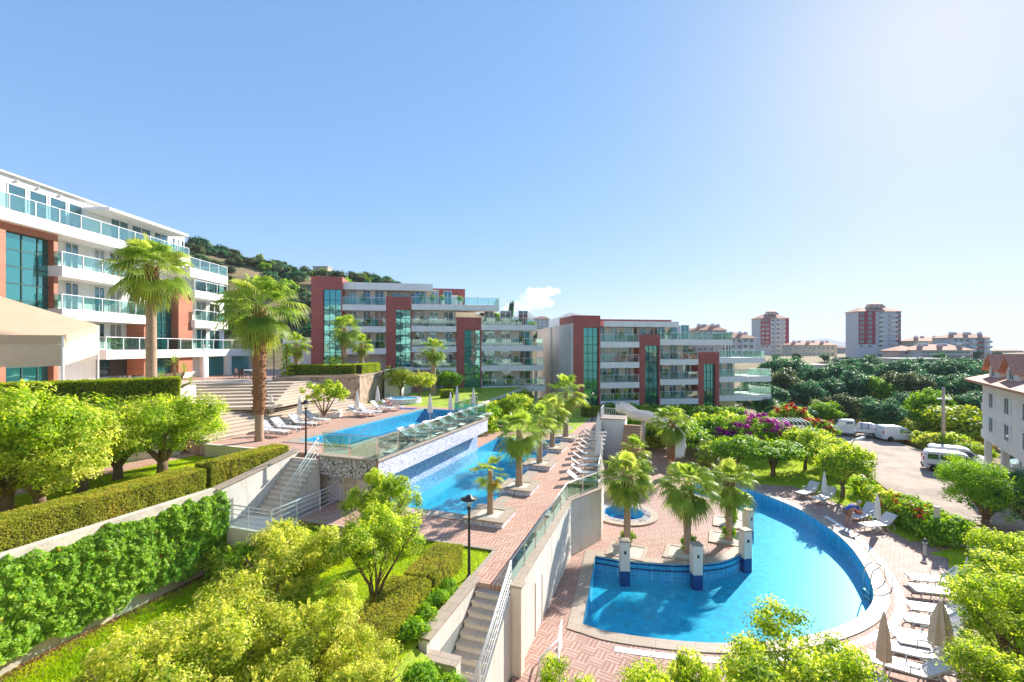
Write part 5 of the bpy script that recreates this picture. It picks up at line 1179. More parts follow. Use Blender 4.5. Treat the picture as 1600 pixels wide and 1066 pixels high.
# pillars standing in the pool wall
for i, (a, b, ytop, l) in enumerate(((977, 894, 846, 'square cream pillar in the pool wall left of the middle'), (1091, 900, 852, 'square cream pillar in the pool wall at the centre'), (1169, 874, 829, 'square cream pillar at the right bend of the pool wall'), (1174, 832, 797, 'square cream pillar farthest round the pool wall'))):
    q = P(a, b, -.15); h = EYE + (HY - ytop) * q.y / F; o = thing('pool_pillar', l, 'pillar', (q.x, q.y + .02, 0), R((-4, 2, 14, 30)[i]), 'cream pillars in the lower pool wall')
    MB().box(-.23, -.02, -.13, .23, .42, h - .07).build('shaft', CREAM, o, bevel=.012); MB().box(-.25, -.04, h - .069, .25, .44, h).build('cap', TRAV, o, bevel=.01); MB().box(-.225, -.015, -1.2, .225, .41, -.132).build('tiled_foot', NAVY, o)
    MB().box(-.05, -.05, h - .62, .05, -.022, h - .48).build('spotlight', DARKM, o)
# pool ladder
q = P(1372, 910, 0); o = thing('pool_ladder', 'pair of curved steel pool ladder handles at the right pool edge', 'pool ladder', q, R(-10))
for sy in (-.27, .27): MB().tube([(-.45, sy, -.9), (-.45, sy, .25), (-.36, sy, .62), (-.1, sy, .80), (.22, sy, .72), (.42, sy, .45), (.45, sy, .04)], .024, 8).build('handle', STEEL, o, True)
for z in (-.75, -.45): MB().box(-.5, -.26, z - .02, -.40, .26, z + .02).build('rung', STEEL, o)
q = P(905, 985, 0)
# raised round tub on the upper deck
q = P(631, 629, ZU); o = thing('round_tub', 'raised round jacuzzi tub with white and blue sides on the upper deck', 'jacuzzi', q); m = MB().lathe([(1.45, .30), (1.5, .0), (1.75, .0), (1.75, .42), (1.78, .47), (1.38, .47), (1.36, .2), (.02, .2)], 32).build('tub_body', MOS, o); MB().lathe([(1.36, .38), (.01, .381)], 32).build('tub_water', POOLW, o)
q = P(508, 651, ZU); o = thing('round_planter', 'round beige planter holding a leafy shrub beside the wide steps', 'planter', q); MB().lathe([(1.3, -.2), (1.3, .42), (1.34, .46), (1.05, .46), (1.03, .36), (.02, .36)], 26).build('planter_body', CREAM, o, False); MB().lathe([(1.04, .37), (.02, .40)], 20).build('soil', SOIL, o)
o = thing('planter_bed', 'low beige planter bed running along the wide steps', 'planter', P(470, 640, ZU), R(50)); MB().box(-3.4, -.55, -.3, 1.6, .55, .55).build('planter_body', CREAM, o); MB().box(-3.25, -.42, .551, 1.45, .42, .60).build('soil', SOIL, o)
# table and chairs on the plaza
q = P(386, 590, 7.78); o = thing('plaza_table', 'dark table with a white cloth top on the plaza', 'table', q); MB().box(-.6, -.4, .72, .6, .4, .76).build('table_top', CANV, o); [MB().box(x - .03, y - .03, 0, x + .03, y + .03, .719).build('leg', DARKM, o) for x in (-.54, .54) for y in (-.34, .34)]
def chair_model():
    o = thing('plaza_chair', 'chair', 'chair'); br = mat('dark_wicker', (.07, .045, .04), .7); MB().box(-.25, -.25, .40, .25, .25, .45).build('seat', br, o); MB().box(-.25, .21, .451, .25, .25, .9).build('backrest', br, o); [MB().box(x - .025, y - .025, 0, x + .025, y + .025, .399).build('leg', br, o) for x in (-.21, .21) for y in (-.21, .21)]; return o
CH = Kind(chair_model())
for dx, dy, r_, l in ((-.95, .1, 90, 'dark wicker chair at the left end of the plaza table'), (.95, .1, -90, 'dark wicker chair at the right end of the plaza table'), (0, -.75, 180, 'dark wicker chair in front of the plaza table')): CH.put(q + Vector((dx, dy, 0)), R(r_), l, 'wicker chairs round the plaza table')
# slide and its tower
q = P(955, 672, ZM); o = thing('slide_tower', 'white slide platform with a barred railing beside the lounger row', 'platform', (q.x, q.y, 0), R(-19)); MB().box(-1.0, 0, -.2, 1.3, 2.4, ZM + 1.0).build('tower_body', WHITE, o); MB().box(-1.05, -.05, ZM + 1.001, 1.35, 2.45, ZM + 1.1).build('platform', TRAV, o)
rl = MB()
for i in range(12): rl.tube([(-1.0 + .2 * i, 0.02, ZM + 1.1), (-1.0 + .2 * i, .02, ZM + 2.1)], .02, 6); rl.tube([(-1, .02 + .2 * i, ZM + 1.1), (-1, .02 + .2 * i, ZM + 2.1)], .02, 6)
rl.tube([(-1, 2.4, ZM + 2.1), (-1, .02, ZM + 2.1), (1.3, .02, ZM + 2.1)], .03); rl.build('railing', ALU, o)
o = thing('side_stairs', 'narrow orange brown stairs below the slide platform', 'stairs', (q.x + .5, q.y - 2.6, 0), R(-19)); st_ = MB(); [st_.box(-.1, 2.4 - .33 * (i + 1), -.2, 1.5, 2.4 - .33 * i, ZM + .6 - .2 * i) for i in range(12)]; st_.build('treads', mat('terracotta_tread', (.50, .30, .19), .8), o)
o = thing('water_slide', 'cream curved water slide chute running down from the white platform', 'water slide', (q.x, q.y, 0)); pth = [Vector(p) - Vector((q.x, q.y, 0)) for p in (D(965, 640, 49.5), D(978, 643, 49), D(990, 652, 48), D(1005, 654, 47), D(1025, 660, 45.5), D(1045, 672, 44), D(1058, 690, 42.5), D(1060, 712, 40.5))]
sv = MB(); prof = [(-.62, .75), (-.66, .75), (-.60, -.05), (-.2, -.28), (.2, -.28), (.60, -.05), (.66, .75), (.62, .75), (.5, .05), (.15, -.14), (-.15, -.14), (-.5, .05)]; npf = len(prof)
for i, p in enumerate(pth):
    d = pth[min(i + 1, len(pth) - 1)] - pth[max(i - 1, 0)]; d.z = 0; d.normalize(); sd2 = Vector((d.y, -d.x, 0)); sv.v += [tuple(p + sd2 * a + Vector((0, 0, b))) for a, b in prof]
for i in range(len(pth) - 1):
    for k in range(npf): sv.f.append((i*npf+k, i*npf+(k+1) % npf, (i+1)*npf+(k+1) % npf, (i+1)*npf+k)); sv.mi.append(0)
sv.build('chute', CREAM, o, True)
for i in (3, 5): MB().tube([pth[i] + Vector((0, 0, -.3)), Vector((pth[i].x, pth[i].y, 0))], .22, 14).build('support_column', GREYW, o, True)
# pergola by the bougainvillea
q = P(1243, 701, 0); o = thing('pergola', 'small white slatted pergola on brick posts beside the bougainvillea', 'pergola', q, R(-8)); 
for x, y in ((-1.6, 0), (1.6, 0), (-1.6, 2), (1.6, 2)): MB().box(x - .2, y - .2, 0, x + .2, y + .2, 2.0).build('post', CLAD, o)
for i in range(9): MB().tube([(-1.6 + .4 * i, -.5, 2.0), (-1.6 + .4 * i, .6, 2.75), (-1.6 + .4 * i, 2.6, 2.9)], .045, 6).build('slat', ALU, o)
for y in (0, 2): MB().box(-1.8, y - .06, 2.001, 1.8, y + .06, 2.15).build('beam', ALU, o)

# =====================================================================  vehicles
TYRE = mat('tyre_rubber', (.025, .025, .026), .85, .1); RIM = mat('alloy_rim', (.5, .5, .52), .3, .05, metal=.9); PAINT = mat('white_car_paint', (.80, .81, .83), .25, .03, .5, spec=.6); GLS = mirrorglass('car_glass', (.02, .025, .03), (.6, .75, .85), .2, 0); REDP = mat('red_tail_lamp', (.45, .02, .02), .25, .05); HEADL = mat('headlamp_lens', (.75, .77, .78), .1, .03); BUMP = mat('dark_bumper', (.05, .05, .055), .6, .1)
def wheel(par, x, y, r=.32, w=.2):
    t_ = MB().lathe([(r * .55, -w/2), (r * .93, -w/2), (r, -w/2 + .04), (r, w/2 - .04), (r * .93, w/2), (r * .55, w/2)], 22).build('wheel', TYRE, par, True); t_.location = (x, y, r); t_.rotation_euler.x = R(90)
    rm = MB().lathe([(.01, -w/2 + .03), (r * .2, -w/2 + .01), (r * .58, -w/2 + .03), (r * .58, w/2 - .03), (r * .2, w/2 - .01), (.01, w/2 - .03)], 14).build('rim', RIM, t_, True)
def car_body(prof, W, belt, top, tum=.13):
    """body loft from a closed side outline (x, z), leaning in above the belt line"""
    hw = lambda z: W / 2 * (1 - tum * max(0, (z - belt) / (top - belt))) * (1 if z > .35 else .95)
    n = len(prof); mb = MB(); mb.v = [(x, -hw(z), z) for x, z in prof] + [(x, hw(z), z) for x, z in prof]
    mb.f = [(i, (i+1) % n, (i+1) % n + n, i + n) for i in range(n)] + [tuple(range(n))[::-1], tuple(range(n, 2*n))]; mb.mi = [0] * len(mb.f); return mb, hw
def side_glass(par, poly, hw, name='side_window'):
    for sg in (-1, 1):
        vs = [(x, sg * (hw(z) + .012), z) for x, z in poly]; m_ = MB().add(vs, [tuple(range(len(poly)))]).build(name, GLS, par)
def cross_glass(par, a, b, hw, name, out):
    (x0, z0), (x1, z1) = a, b; MB().add([(x0 + out, -hw(z0) * .9, z0), (x0 + out, hw(z0) * .9, z0), (x1 + out, hw(z1) * .88, z1), (x1 + out, -hw(z1) * .88, z1)], [(0, 1, 2, 3)]).build(name, GLS, par)
def lamps(par, xf, xr, W, zf, zr):
    for sg in (-1, 1):
        MB().box(xf - .05, sg * (W/2 - .28), zf, xf + .03, sg * (W/2 - .04), zf + .16).build('headlight', HEADL, par, bevel=.02); MB().box(xr - .03, sg * (W/2 - .16), zr, xr + .05, sg * (W/2 - .02), zr + .38).build('tail_light', REDP, par, bevel=.015)
def van(label, loc, rz, ln=4.4, group=None):
    o = thing('van', label, 'van', loc, rz, group); h = ln / 2; W = 1.8
    prof = [(-h, .28), (-h - .02, .75), (-h + .03, 1.1), (-h + .10, 1.62), (-h + .28, 1.80), (.35, 1.82), (.75, 1.70), (1.35, 1.18), (1.95, 1.02), (h, .82), (h + .04, .45), (h - .05, .28)]
    mb, hw = car_body(prof, W, 1.05, 1.82); b = mb.build('body', PAINT, o, bevel=.05)
    for c in ((-h + .3, -h + 1.05), (-h + 1.13, -h + 2.0)): side_glass(o, [(c[0], 1.13), (c[1], 1.13), (c[1], 1.58), (c[0] + .04, 1.58)], hw)
    side_glass(o, [(-h + 2.1, 1.13), (1.22, 1.13), (.78, 1.56), (-h + 2.1, 1.58)], hw)
    cross_glass(o, (1.40, 1.17), (.80, 1.67), hw, 'windscreen', .03); cross_glass(o, (-h + .04, 1.12), (-h + .11, 1.6), hw, 'rear_window', -.03)
    lamps(o, h, -h, W, .72, .95); MB().box(h - .1, -W/2 + .05, .3, h + .08, W/2 - .05, .52).build('bumper', BUMP, o, bevel=.03); MB().box(-h - .08, -W/2 + .05, .3, -h + .06, W/2 - .05, .55).build('bumper', BUMP, o, bevel=.03)
    for sg in (-1, 1):
        MB().box(-h + .3, sg * (W/2 - .015), .58, h - .4, sg * (W/2 + .012), .66).build('side_trim', BUMP, o); MB().box(1.05, sg * .92, 1.1, 1.2, sg * 1.1, 1.28).build('mirror', BUMP, o, bevel=.03); MB().tube([(-h + .4, sg * .68, 1.86), (.3, sg * .68, 1.86)], .02, 6).build('roof_rail', BUMP, o)
        for x in (-h + .75, h - .85): wheel(o, x, sg * (W/2 - .09))
    return o
q = P(1492, 738, -.5); van('white van with red tail lamps parked on the road by the white house', q, R(-38))
van('second white van parked behind the first, only its roof showing', q + Vector((2.4, 2.2, 0)), R(-38))
o = thing('van', 'white windowless delivery van parked on the verge behind the pickup', 'van', P(1404, 689, -.5), R(-9)); h = 2.1; W = 1.75
mb, hw = car_body([(-h, .28), (-h - .02, .8), (-h + .05, 1.72), (-h + .25, 1.84), (-.1, 1.84), (.35, 1.66), (.95, 1.12), (1.75, .98), (h, .78), (h + .03, .45), (h - .05, .28)], W, 1.05, 1.84); mb.build('body', PAINT, o, bevel=.05)
side_glass(o, [(-.35, 1.1), (.85, 1.1), (.36, 1.55), (-.35, 1.58)], hw); cross_glass(o, (1.0, 1.12), (.4, 1.63), hw, 'windscreen', .03); lamps(o, h, -h, W, .66, .95)
MB().box(h - .1, -W/2 + .05, .3, h + .07, W/2 - .05, .5).build('bumper', BUMP, o, bevel=.03)
for sg in (-1, 1):
    for x in (-h + .75, h - .85): wheel(o, x, sg * (W/2 - .09))
# flatbed pickup with a load
o = thing('flatbed_truck', 'white double cab flatbed truck carrying a white tank at the road bend', 'truck', P(1343, 682, -.5), R(146)); W = 1.95
mb, hw = car_body([(.5, .5), (.5, 1.95), (.65, 2.05), (1.9, 2.05), (2.15, 1.95), (2.65, 1.25), (3.1, 1.12), (3.2, .8), (3.2, .42), (.7, .42)], W, 1.2, 2.05); mb.build('cab', PAINT, o, bevel=.05)
for a_, b_ in ((.7, 1.35), (1.45, 2.35)): side_glass(o, [(a_, 1.28), (b_, 1.28), (min(b_, 2.08), 1.85), (a_, 1.85)], hw)
cross_glass(o, (2.68, 1.28), (2.2, 1.9), hw, 'windscreen', .03)
for sg in (-1, 1):
    MB().box(3.15, sg * .6, .85, 3.24, sg * .92, 1.02).build('headlight', HEADL, o, bevel=.02); MB().box(-3.08, sg * .6, .55, -3.0, sg * .9, .7).build('tail_light', REDP, o)
    for x in (2.35, -1.7): wheel(o, x, sg * .85, .37, .24)
MB().box(-3.05, -.5, .48, .6, .5, .68).build('chassis', BUMP, o); bd = MB().box(-3.1, -1.05, .70, .45, 1.05, .78); 
for y in (-1.05, 1.0): bd.box(-3.1, y, .781, .45, y + .05, 1.12)
bd.box(-3.1, -1.0, .781, -3.05, 1.0, 1.12); bd.build('flatbed', PAINT, o); MB().box(3.1, -.9, .4, 3.28, .9, .62).build('bumper', BUMP, o, bevel=.03)
tq = o.location + Vector((math.cos(R(146)), math.sin(R(146)), 0)) * -.75 + Vector((0, 0, .80)); o = thing('water_tank', 'white plastic tank lying on the flatbed truck', 'tank', tq, R(146)); t_ = MB().lathe([(.02, -1.2), (.2, -1.18), (.34, -.9), (.50, -.3), (.50, .75), (.38, .92), (.2, 1.0), (.02, 1.01)], 20).build('tank_body', PLAST, o, True); t_.rotation_euler = (0, R(90), 0); t_.location = (0, 0, .52)
for x in (-.1, .55): MB().lathe([(.505, -.04), (.515, 0), (.505, .04)], 20).build('strap', BUMP, t_).location = (0, 0, x)
# rubble heap and planks at the road side
q = P(1520, 817, -.5); o = thing('debris_pile', 'small heap of pale broken boards at the road edge', 'debris'); o.location = q; m = MB(); rr = random.Random(5)
for i in range(16): m.obox((rr.uniform(-1.2, 1), rr.uniform(-.5, .5), .08 + .06 * rr.random() + i * .02), (rr.uniform(-1, 1), rr.uniform(-1, 1), rr.uniform(-.2, .35)), (rr.uniform(.25, .7), .12, .02))
m.build('boards', RENDER_OLD, o)

# =====================================================================  people
SKIN = mat('skin', (.50, .30, .21), .55, .06, 6); BLUEC = mat('blue_shirt', (.03, .10, .42), .8, .12, 6); REDC = mat('red_swimsuit', (.50, .04, .04), .7, .1, 5); HAIR = mat('grey_hair', (.42, .40, .38), .8, .1, 20); HAIRD = mat('dark_hair', (.05, .035, .03), .7, .1, 20); BROWN = mat('brown_shorts', (.30, .15, .10), .8, .1, 6); BLUEM = mat('blue_mat', (.05, .09, .35), .8, .1, 6)
def skinned(name, verts, edges, rad, m, par, lvl=2, root=0):
    me = bpy.data.meshes.new(name); me.from_pydata(verts, edges, []); me.materials.append(m); o = bpy.data.objects.new(name, me); C.objects.link(o); o.parent = par
    md = o.modifiers.new('skin', 'SKIN'); md.use_smooth_shade = True
    for i, r in enumerate(rad): me.skin_vertices[0].data[i].radius = r if isinstance(r, tuple) else (r, r); me.skin_vertices[0].data[i].use_root = (i == root)
    s = o.modifiers.new('subdivision', 'SUBSURF'); s.levels = lvl; s.render_levels = lvl; return o
def add_hand(V, E, Rr, w, d, palm_n, sc=1.0):
    """palm, four bent fingers and a thumb grown from wrist w along d"""
    d = Vector(d).normalized(); n = Vector(palm_n); n = (n - d * n.dot(d)).normalized(); s = d.cross(n); wv = Vector(V[w])
    V.append(tuple(wv + d * .05 * sc)); E.append((w, len(V) - 1)); Rr.append((.036 * sc, .018 * sc)); pm = len(V) - 1
    for k, l in enumerate((.070, .078, .072, .058)):
        b = wv + d * .09 * sc + s * (.03 - .02 * k) * sc; m_ = b + d * l * .5 * sc + n * .012; e = b + d * l * .85 * sc + n * .035; p = pm
        for q_, r_ in ((b, .009), (m_, .0085), (e, .007)): V.append(tuple(q_)); E.append((p, len(V) - 1)); Rr.append(r_ * sc); p = len(V) - 1
    b = wv + d * .035 * sc + s * .042 * sc; e = b + d * .04 * sc + s * .022 * sc + n * .012; p = pm
    for q_ in (b, e): V.append(tuple(q_)); E.append((p, len(V) - 1)); Rr.append(.0095 * sc); p = len(V) - 1
def head(par, c, fwd, hairm, r=.105):
    """head with brow, nose, mouth, ears; looks along fwd"""
    f = Vector(fwd).normalized(); s = f.cross(Vector((0, 0, 1)));
    if s.length < .1: s = Vector((0, 1, 0))
    s.normalize(); up = s.cross(f); V = []; Fc = []; n, m_ = 16, 12
    for i in range(m_ + 1):
        th = math.pi * i / m_
        for k in range(n):
            ph = 2 * math.pi * k / n; x, y, z = math.sin(th) * math.cos(ph), math.sin(th) * math.sin(ph), math.cos(th)
            zz = z * 1.25; xx = x * (1.08 if z > -.2 else 1.0 - .15 * (-z)); yy = y * (.86 if z > 0 else .86 - .22 * (-z) ** 1.5)
            if x > .8 and abs(y) < .3 and -.35 < z < .05: xx += .20
            if x > .7 and .18 < abs(y) < .55 and .0 < z < .3: xx -= .06
            if abs(y) > .9 and -.25 < z < .2 and x < .35: yy *= 1.12
            V.append(Vector(c) + (f * xx + s * yy + up * zz) * r)
    for i in range(m_):
        for k in range(n): Fc.append((i*n+k, (i+1)*n+k, (i+1)*n+(k+1) % n, i*n+(k+1) % n))
    MB().add(V, Fc).build('head', SKIN, par, True)
    H_ = MB(); vs = []
    for i in range(8):
        th = math.pi * .62 * i / 7
        for k in range(n):
            ph = 2 * math.pi * k / n; x, y, z = math.sin(th) * math.cos(ph), math.sin(th) * math.sin(ph), math.cos(th); x2 = min(x, .35 if z < .55 else 9)
            vs.append(Vector(c) + (f * x2 * 1.14 + s * y * .97 + up * z * 1.34 - f * .03) * r)
    H_.add(vs, [(i*n+k, (i+1)*n+k, (i+1)*n+(k+1) % n, i*n+(k+1) % n) for i in range(7) for k in range(n)]).build('hair', hairm, par, True)
    fm = MB()
    for sy in (-.36, .36): fm.obox(Vector(c) + (f * .93 + s * sy + up * .12) * r, f, (.008, .016, .007), up)
    fm.obox(Vector(c) + (f * .93 - up * .58) * r, f, (.006, .024, .006), up); fm.build('face_features', HAIRD, par)
# bending person in blue beside a lounger (local +x is where they face)
q = P(1328, 824, 0); per = thing('person', 'person in a blue shirt bending over a lounger at the pool', 'person', q + Vector((0, .2, 0)), R(-5), None, 1.05)
V = [(0, 0, .90), (.16, 0, 1.05), (.38, 0, 1.22), (.46, 0, 1.27), (.52, 0, 1.29), (0, .11, .86), (.06, .12, .46), (-.02, .13, .08), (.12, .14, .04), (0, -.11, .86), (.12, -.12, .46), (.05, -.13, .08), (.19, -.14, .04),
     (.40, .20, 1.20), (.52, .24, .95), (.68, .18, .78), (.40, -.20, 1.20), (.55, -.24, .97), (.74, -.16, .80)]
E = [(0, 1), (1, 2), (2, 3), (3, 4), (0, 5), (5, 6), (6, 7), (7, 8), (0, 9), (9, 10), (10, 11), (11, 12), (2, 13), (13, 14), (14, 15), (2, 16), (16, 17), (17, 18)]
Rr = [.14, .145, .15, .07, .055, .10, .062, .042, .04, .10, .062, .042, .04, .065, .045, .032, .065, .045, .032]
add_hand(V, E, Rr, 15, (.7, -.1, -.6), (0, -.3, -1)); add_hand(V, E, Rr, 18, (.7, .1, -.6), (0, .3, -1)); skinned('body', V, E, Rr, SKIN, per); head(per, (.64, 0, 1.36), (.75, 0, -.5), HAIR)
skinned('shirt', [(-.03, 0, .84), (.0, 0, .92), (.16, 0, 1.05), (.38, 0, 1.22), (.40, .20, 1.2), (.48, .235, 1.05), (.40, -.2, 1.2), (.49, -.235, 1.05)], [(0, 1), (1, 2), (2, 3), (3, 4), (4, 5), (3, 6), (6, 7)], [.165, .17, .18, .175, .085, .07, .085, .07], BLUEC, per)
skinned('shorts', [(0, 0, .86), (0, .11, .84), (.04, .12, .55), (0, -.11, .84), (.08, -.12, .55)], [(0, 1), (1, 2), (0, 3), (3, 4)], [.16, .125, .095, .125, .095], BROWN, per)
o = thing('beach_bag', 'red cloth bag on the lounger under the bending person', 'bag', P(1338, 812, 0) + Vector((.1, 0, .42))); MB().lathe([(.02, 0), (.2, .02), (.22, .16), (.14, .26), (.1, .27)], 14, pleat=.05).build('bag_body', REDC, o, True); MB().tube([(-.12, 0, .24), (-.06, 0, .42), (.06, 0, .42), (.12, 0, .24)], .012, 6).build('handle', REDC, o)
# sunbather lying on the lounger by the upper pool
q = P(613, 641, ZU); per = thing('person', 'sunbather in a red swimsuit lying back on a lounger by the upper pool', 'person', q + Vector((0, 0, .38)), R(165), None, 1.0)
V = [(.18, 0, .12), (.38, 0, .22), (.56, 0, .38), (.64, 0, .45), (.70, 0, .50), (.14, .10, .10), (-.26, .12, .16), (-.66, .11, .06), (-.74, .12, .12), (.14, -.10, .10), (-.26, -.13, .20), (-.62, -.12, .06), (-.70, -.13, .12), (.56, .20, .34), (.34, .30, .16), (.14, .26, .10), (.56, -.20, .34), (.34, -.30, .16), (.14, -.26, .10)]
Rr = [.13, .12, .13, .06, .05, .09, .058, .04, .035, .09, .058, .04, .035, .058, .042, .03, .058, .042, .03]
add_hand(V, E2 := list(E[:18]), Rr, 15, (-.9, 0, -.1), (0, 0, -1)); add_hand(V, E2, Rr, 18, (-.9, 0, -.1), (0, 0, -1)); skinned('body', V, E2, Rr, SKIN, per); head(per, (.80, 0, .60), (-.6, 0, .75), HAIRD)
skinned('swimsuit', [(.14, 0, .115), (.36, 0, .22), (.50, 0, .33)], [(0, 1), (1, 2)], [.145, .135, .14], REDC, per)
q2 = P(637, 639, ZU); o = MB().box(-.9, -.3, 0, .9, .3, .05).build('beach_mat', BLUEM, bevel=.02); o.location = q2; o.rotation_euler.z = R(165); tag(o, 'dark blue mat lying on the paving beside the sunbather', 'mat')
# =====================================================================  trees, palms, hedges and grass where they grow
def zl_at(s, t): return zbank(s, t)
for i, (a, b, sc, m_, l) in enumerate(((8, 806, 1.32, CITL, 'big yellow green orange tree at the left edge with a dark trunk'), (62, 800, 1.0, CITY, 'yellow green orange tree right of the leftmost one, with a leaning grey trunk'), (128, 768, 1.05, CITY, 'orange tree with a pale short trunk, third from the left edge'), (184, 749, 1.0, CITG, 'darker green orange tree with a forked trunk in the terrace row'), (254, 741, (1.2, 1.2, 1.1), CITL, 'rounded orange tree at the right end of the terrace row'))):
    q = P(a, b, ZG); tree('orange', i, 'orange_tree', l, 'tree', q, sc, m_, 'orange trees on the garden terrace', i * 1.3)
    if i in (0, 2, 4):
        pass
for i, (px, Y, s_, sc, m_, l) in enumerate(((585, 13.55, None, .80, CITL, 'citrus tree with a bare forked trunk standing on the front lawn'), (602, 17.2, None, (.76, .76, .84), CITL, 'citrus tree behind the forked one reaching over the middle pool corner'), (450, 13.2, None, .80, CITY, 'yellow green citrus tree below the railed stair landing'), (392, 11.6, None, .70, CITY, 'small yellow citrus tree right of the ivy wall end'),
        (325, 10.2, None, .74, CITY, 'yellow citrus tree over the lower path'), (486, 10.6, None, .66, CITY, 'yellow citrus tree in the middle of the bottom thicket'), (575, 9.6, None, .50, CITY, 'yellow citrus tree beside the clipped olive hedge'), (245, 9.0, None, .82, CITY, 'yellow citrus tree cut by the bottom edge left of the others'), (412, 8.8, None, .60, CITY, 'yellow citrus tree at the bottom edge under the thicket'), (520, 8.3, None, .52, CITY, 'lowest yellow citrus tree at the bottom centre'), (178, 9.4, None, .50, CITY, 'smallest yellow citrus tree beside the grass strip below the ivy'))):
    X = (px - CX) * Y / F; s0, t0 = X * SA + Y * CA, X * CA - Y * SA; tree('tall' if i < 2 else 'near', i, 'citrus_tree', l, 'tree', (X, Y, zbank(s0, t0) - .05), sc, m_, 'citrus trees on the front bank', i * 2.1)
for i, (px, Y, z, sc, m_, key, l) in enumerate(((1270, 11.2, 0, (1.12, 1.12, 1.0), CITL, 'near', 'big bright citrus tree at the bottom edge in front of the rounded pool'), (1052, 10.4, 0, (.70, .70, 1.04), CITL, 'near', 'narrow citrus tree with tall shoots before the pool corner'), (1150, 9.4, 0, (.7, .7, .86), CITL, 'near', 'low citrus tree between the narrow one and the big bright one'), (1368, 10.6, 0, (.55, .55, .84), CITL, 'near', 'small citrus tree beside the tightly closed beige umbrella'), (893, 10.3, 0, (.55, .55, .93), CITL, 'near', 'small citrus tree left of the narrow one at the bottom edge'),
        (1566, 15.6, 0, (1.1, 1.1, .98), CITL, 'near', 'large leafy citrus tree at the right edge by the pool loungers'), (1622, 17.8, 0, 1.0, CITL, 'near', 'citrus tree cut off by the right edge behind the large leafy one'), (1580, 12.3, 0, (.85, .85, .76), CITL, 'near', 'citrus tree in the bottom right corner'), (1618, 13.8, 0, .95, CITL, 'near', 'citrus tree right of the bottom corner one, cut by the frame'))):
    tree(key, i + 1, 'citrus_tree', l, 'tree', ((px - CX) * Y / F, Y, z), sc, m_, 'citrus trees round the lower pool', i * 1.7)
def tp(key, v, name, l, px, py, z, sc, m_, g=None): tree(key, v, name, l, 'tree', P(px, py, z), sc, m_, g, v * 1.9)
tp('small', 0, 'garden_tree', 'round green tree on the right lawn with a short trunk', 1208, 745, 0, (1.6, 1.6, 1.05), CITG)
tp('small', 1, 'garden_tree', 'spreading green tree left of the round one under the bougainvillea', 1150, 738, 0, (1.6, 1.6, 1.05), CITG)
tp('small', 2, 'garden_tree', 'small light green tree in front of the pergola posts', 1258, 735, 0, 1.25, CITL)
tp('small', 0, 'garden_tree', 'light green tree between the pergola and the road', 1290, 748, 0, 1.2, CITL)
tp('small', 1, 'garden_tree', 'leafy tree with tall shoots on the lawn edge before the road', 1316, 779, 0, (1.15, 1.15, 1.3), CITL)
tp('orange', 1, 'garden_tree', 'dense dark tree at the road edge in front of the white house', 1540, 826, -.5, (1.05, 1.05, 1.15), CITG)
tp('orange', 2, 'garden_tree', 'dark tree cut by the right edge in front of the white house', 1610, 835, -.5, 1.1, DARKL)
tp('small', 2, 'garden_tree', 'yellow leaved tree on the upper lawn left of the palm', 626, 622, ZU, 1.15, CITY); tp('small', 0, 'garden_tree', 'smaller yellow tree on the upper lawn beside the palm', 656, 622, ZU, 1.0, CITY)
tp('small', 1, 'garden_tree', 'round green tree before the right end of the middle building', 803, 663, ZM, (1.1, 1.1, 1.05), CITL); tp('small', 2, 'garden_tree', 'dark green tree left of the upper lawn lamp post', 700, 620, ZU - .5, (1.3, 1.3, 1.1), CITG)
# bushes
BI = [0]
def bush(px, py, z, sc, m_, l, key='bush', g=None, Y=None):
    BI[0] += 1; q = P(px, py, z) if Y is None else Vector(((px - CX) * Y / F, Y, z)); return tree(key, BI[0], 'bush', l, 'bush', q, sc, m_, g, BI[0] * 1.3)
for i, px in enumerate((705, 722, 738, 752)): bush(px, 0, 2.6 - .2 * i + 1.2, 1.5, (CITG, CITL)[i % 2], 'leafy bush at the foot of the middle building, %s from the left' % ORD[i], g='bushes before the middle building', Y=58)
for i, px in enumerate((958, 985, 1012, 1042, 1070, 1096, 1122, 1150)): bush(px, 0, 1.45, (2.1, 2.1, 1.7), (CITG, CITG, CITL)[i % 3], 'green bush along the foot of the right building, %s from the left' % ORD[i], g='bushes before the right hand building', Y=59 - .5 * i)
for i, (px, Y) in enumerate(((1098, 49), (1125, 47), (1150, 50), (1005, 50), (1035, 49), (1075, 45))): bush(px, 0, 0.6, (2.5, 2.5, 2.4), (CITL, CITG)[i % 2], 'tall garden shrub behind the palms of the pool island, %s planted' % ORD[i], g='tall shrubs behind the island palms', Y=Y)
for i, (a, b, s) in enumerate(((1230, 690, 1.6), (1268, 700, 1.5), (1292, 722, 1.3), (1305, 735, 1.2), (1272, 690, 1.7), (1285, 706, 1.5))): bush(a, b + 12, 0, s, (CITG, CITL, CITY)[i % 3], 'low shrub by the pergola garden edge, %s towards the road' % ORD[i], g='shrubs by the pergola')
for i, (a, b, s, m_) in enumerate(((1368, 790, 1.0, CITL), (1392, 806, 1.15, CITY), (1408, 815, 1.2, CITG), (1425, 824, 1.2, CITL), (1442, 832, 1.25, CITG), (1460, 842, 1.2, CITG), (1478, 853, 1.25, CITG), (1350, 775, 1.0, CITG))):
    r_ = bush(a, b, 0, (s, s, s * 1.1), m_, 'flower bed shrub beside the pool lawn, %s from its far end' % ORD[(i + 1) % 8], g='flower bed shrubs along the road edge')
    if i in (2, 3, 4, 5): o = obj('blossom', PROTO_RED if 'PROTO_RED' in globals() else crown_mesh('blossom', round_blobs(1.05, 1.35, -.05, 300, 5), 34, 9, .12, .10, REDL, 301, .2, .8), r_); PROTO_RED = o.data
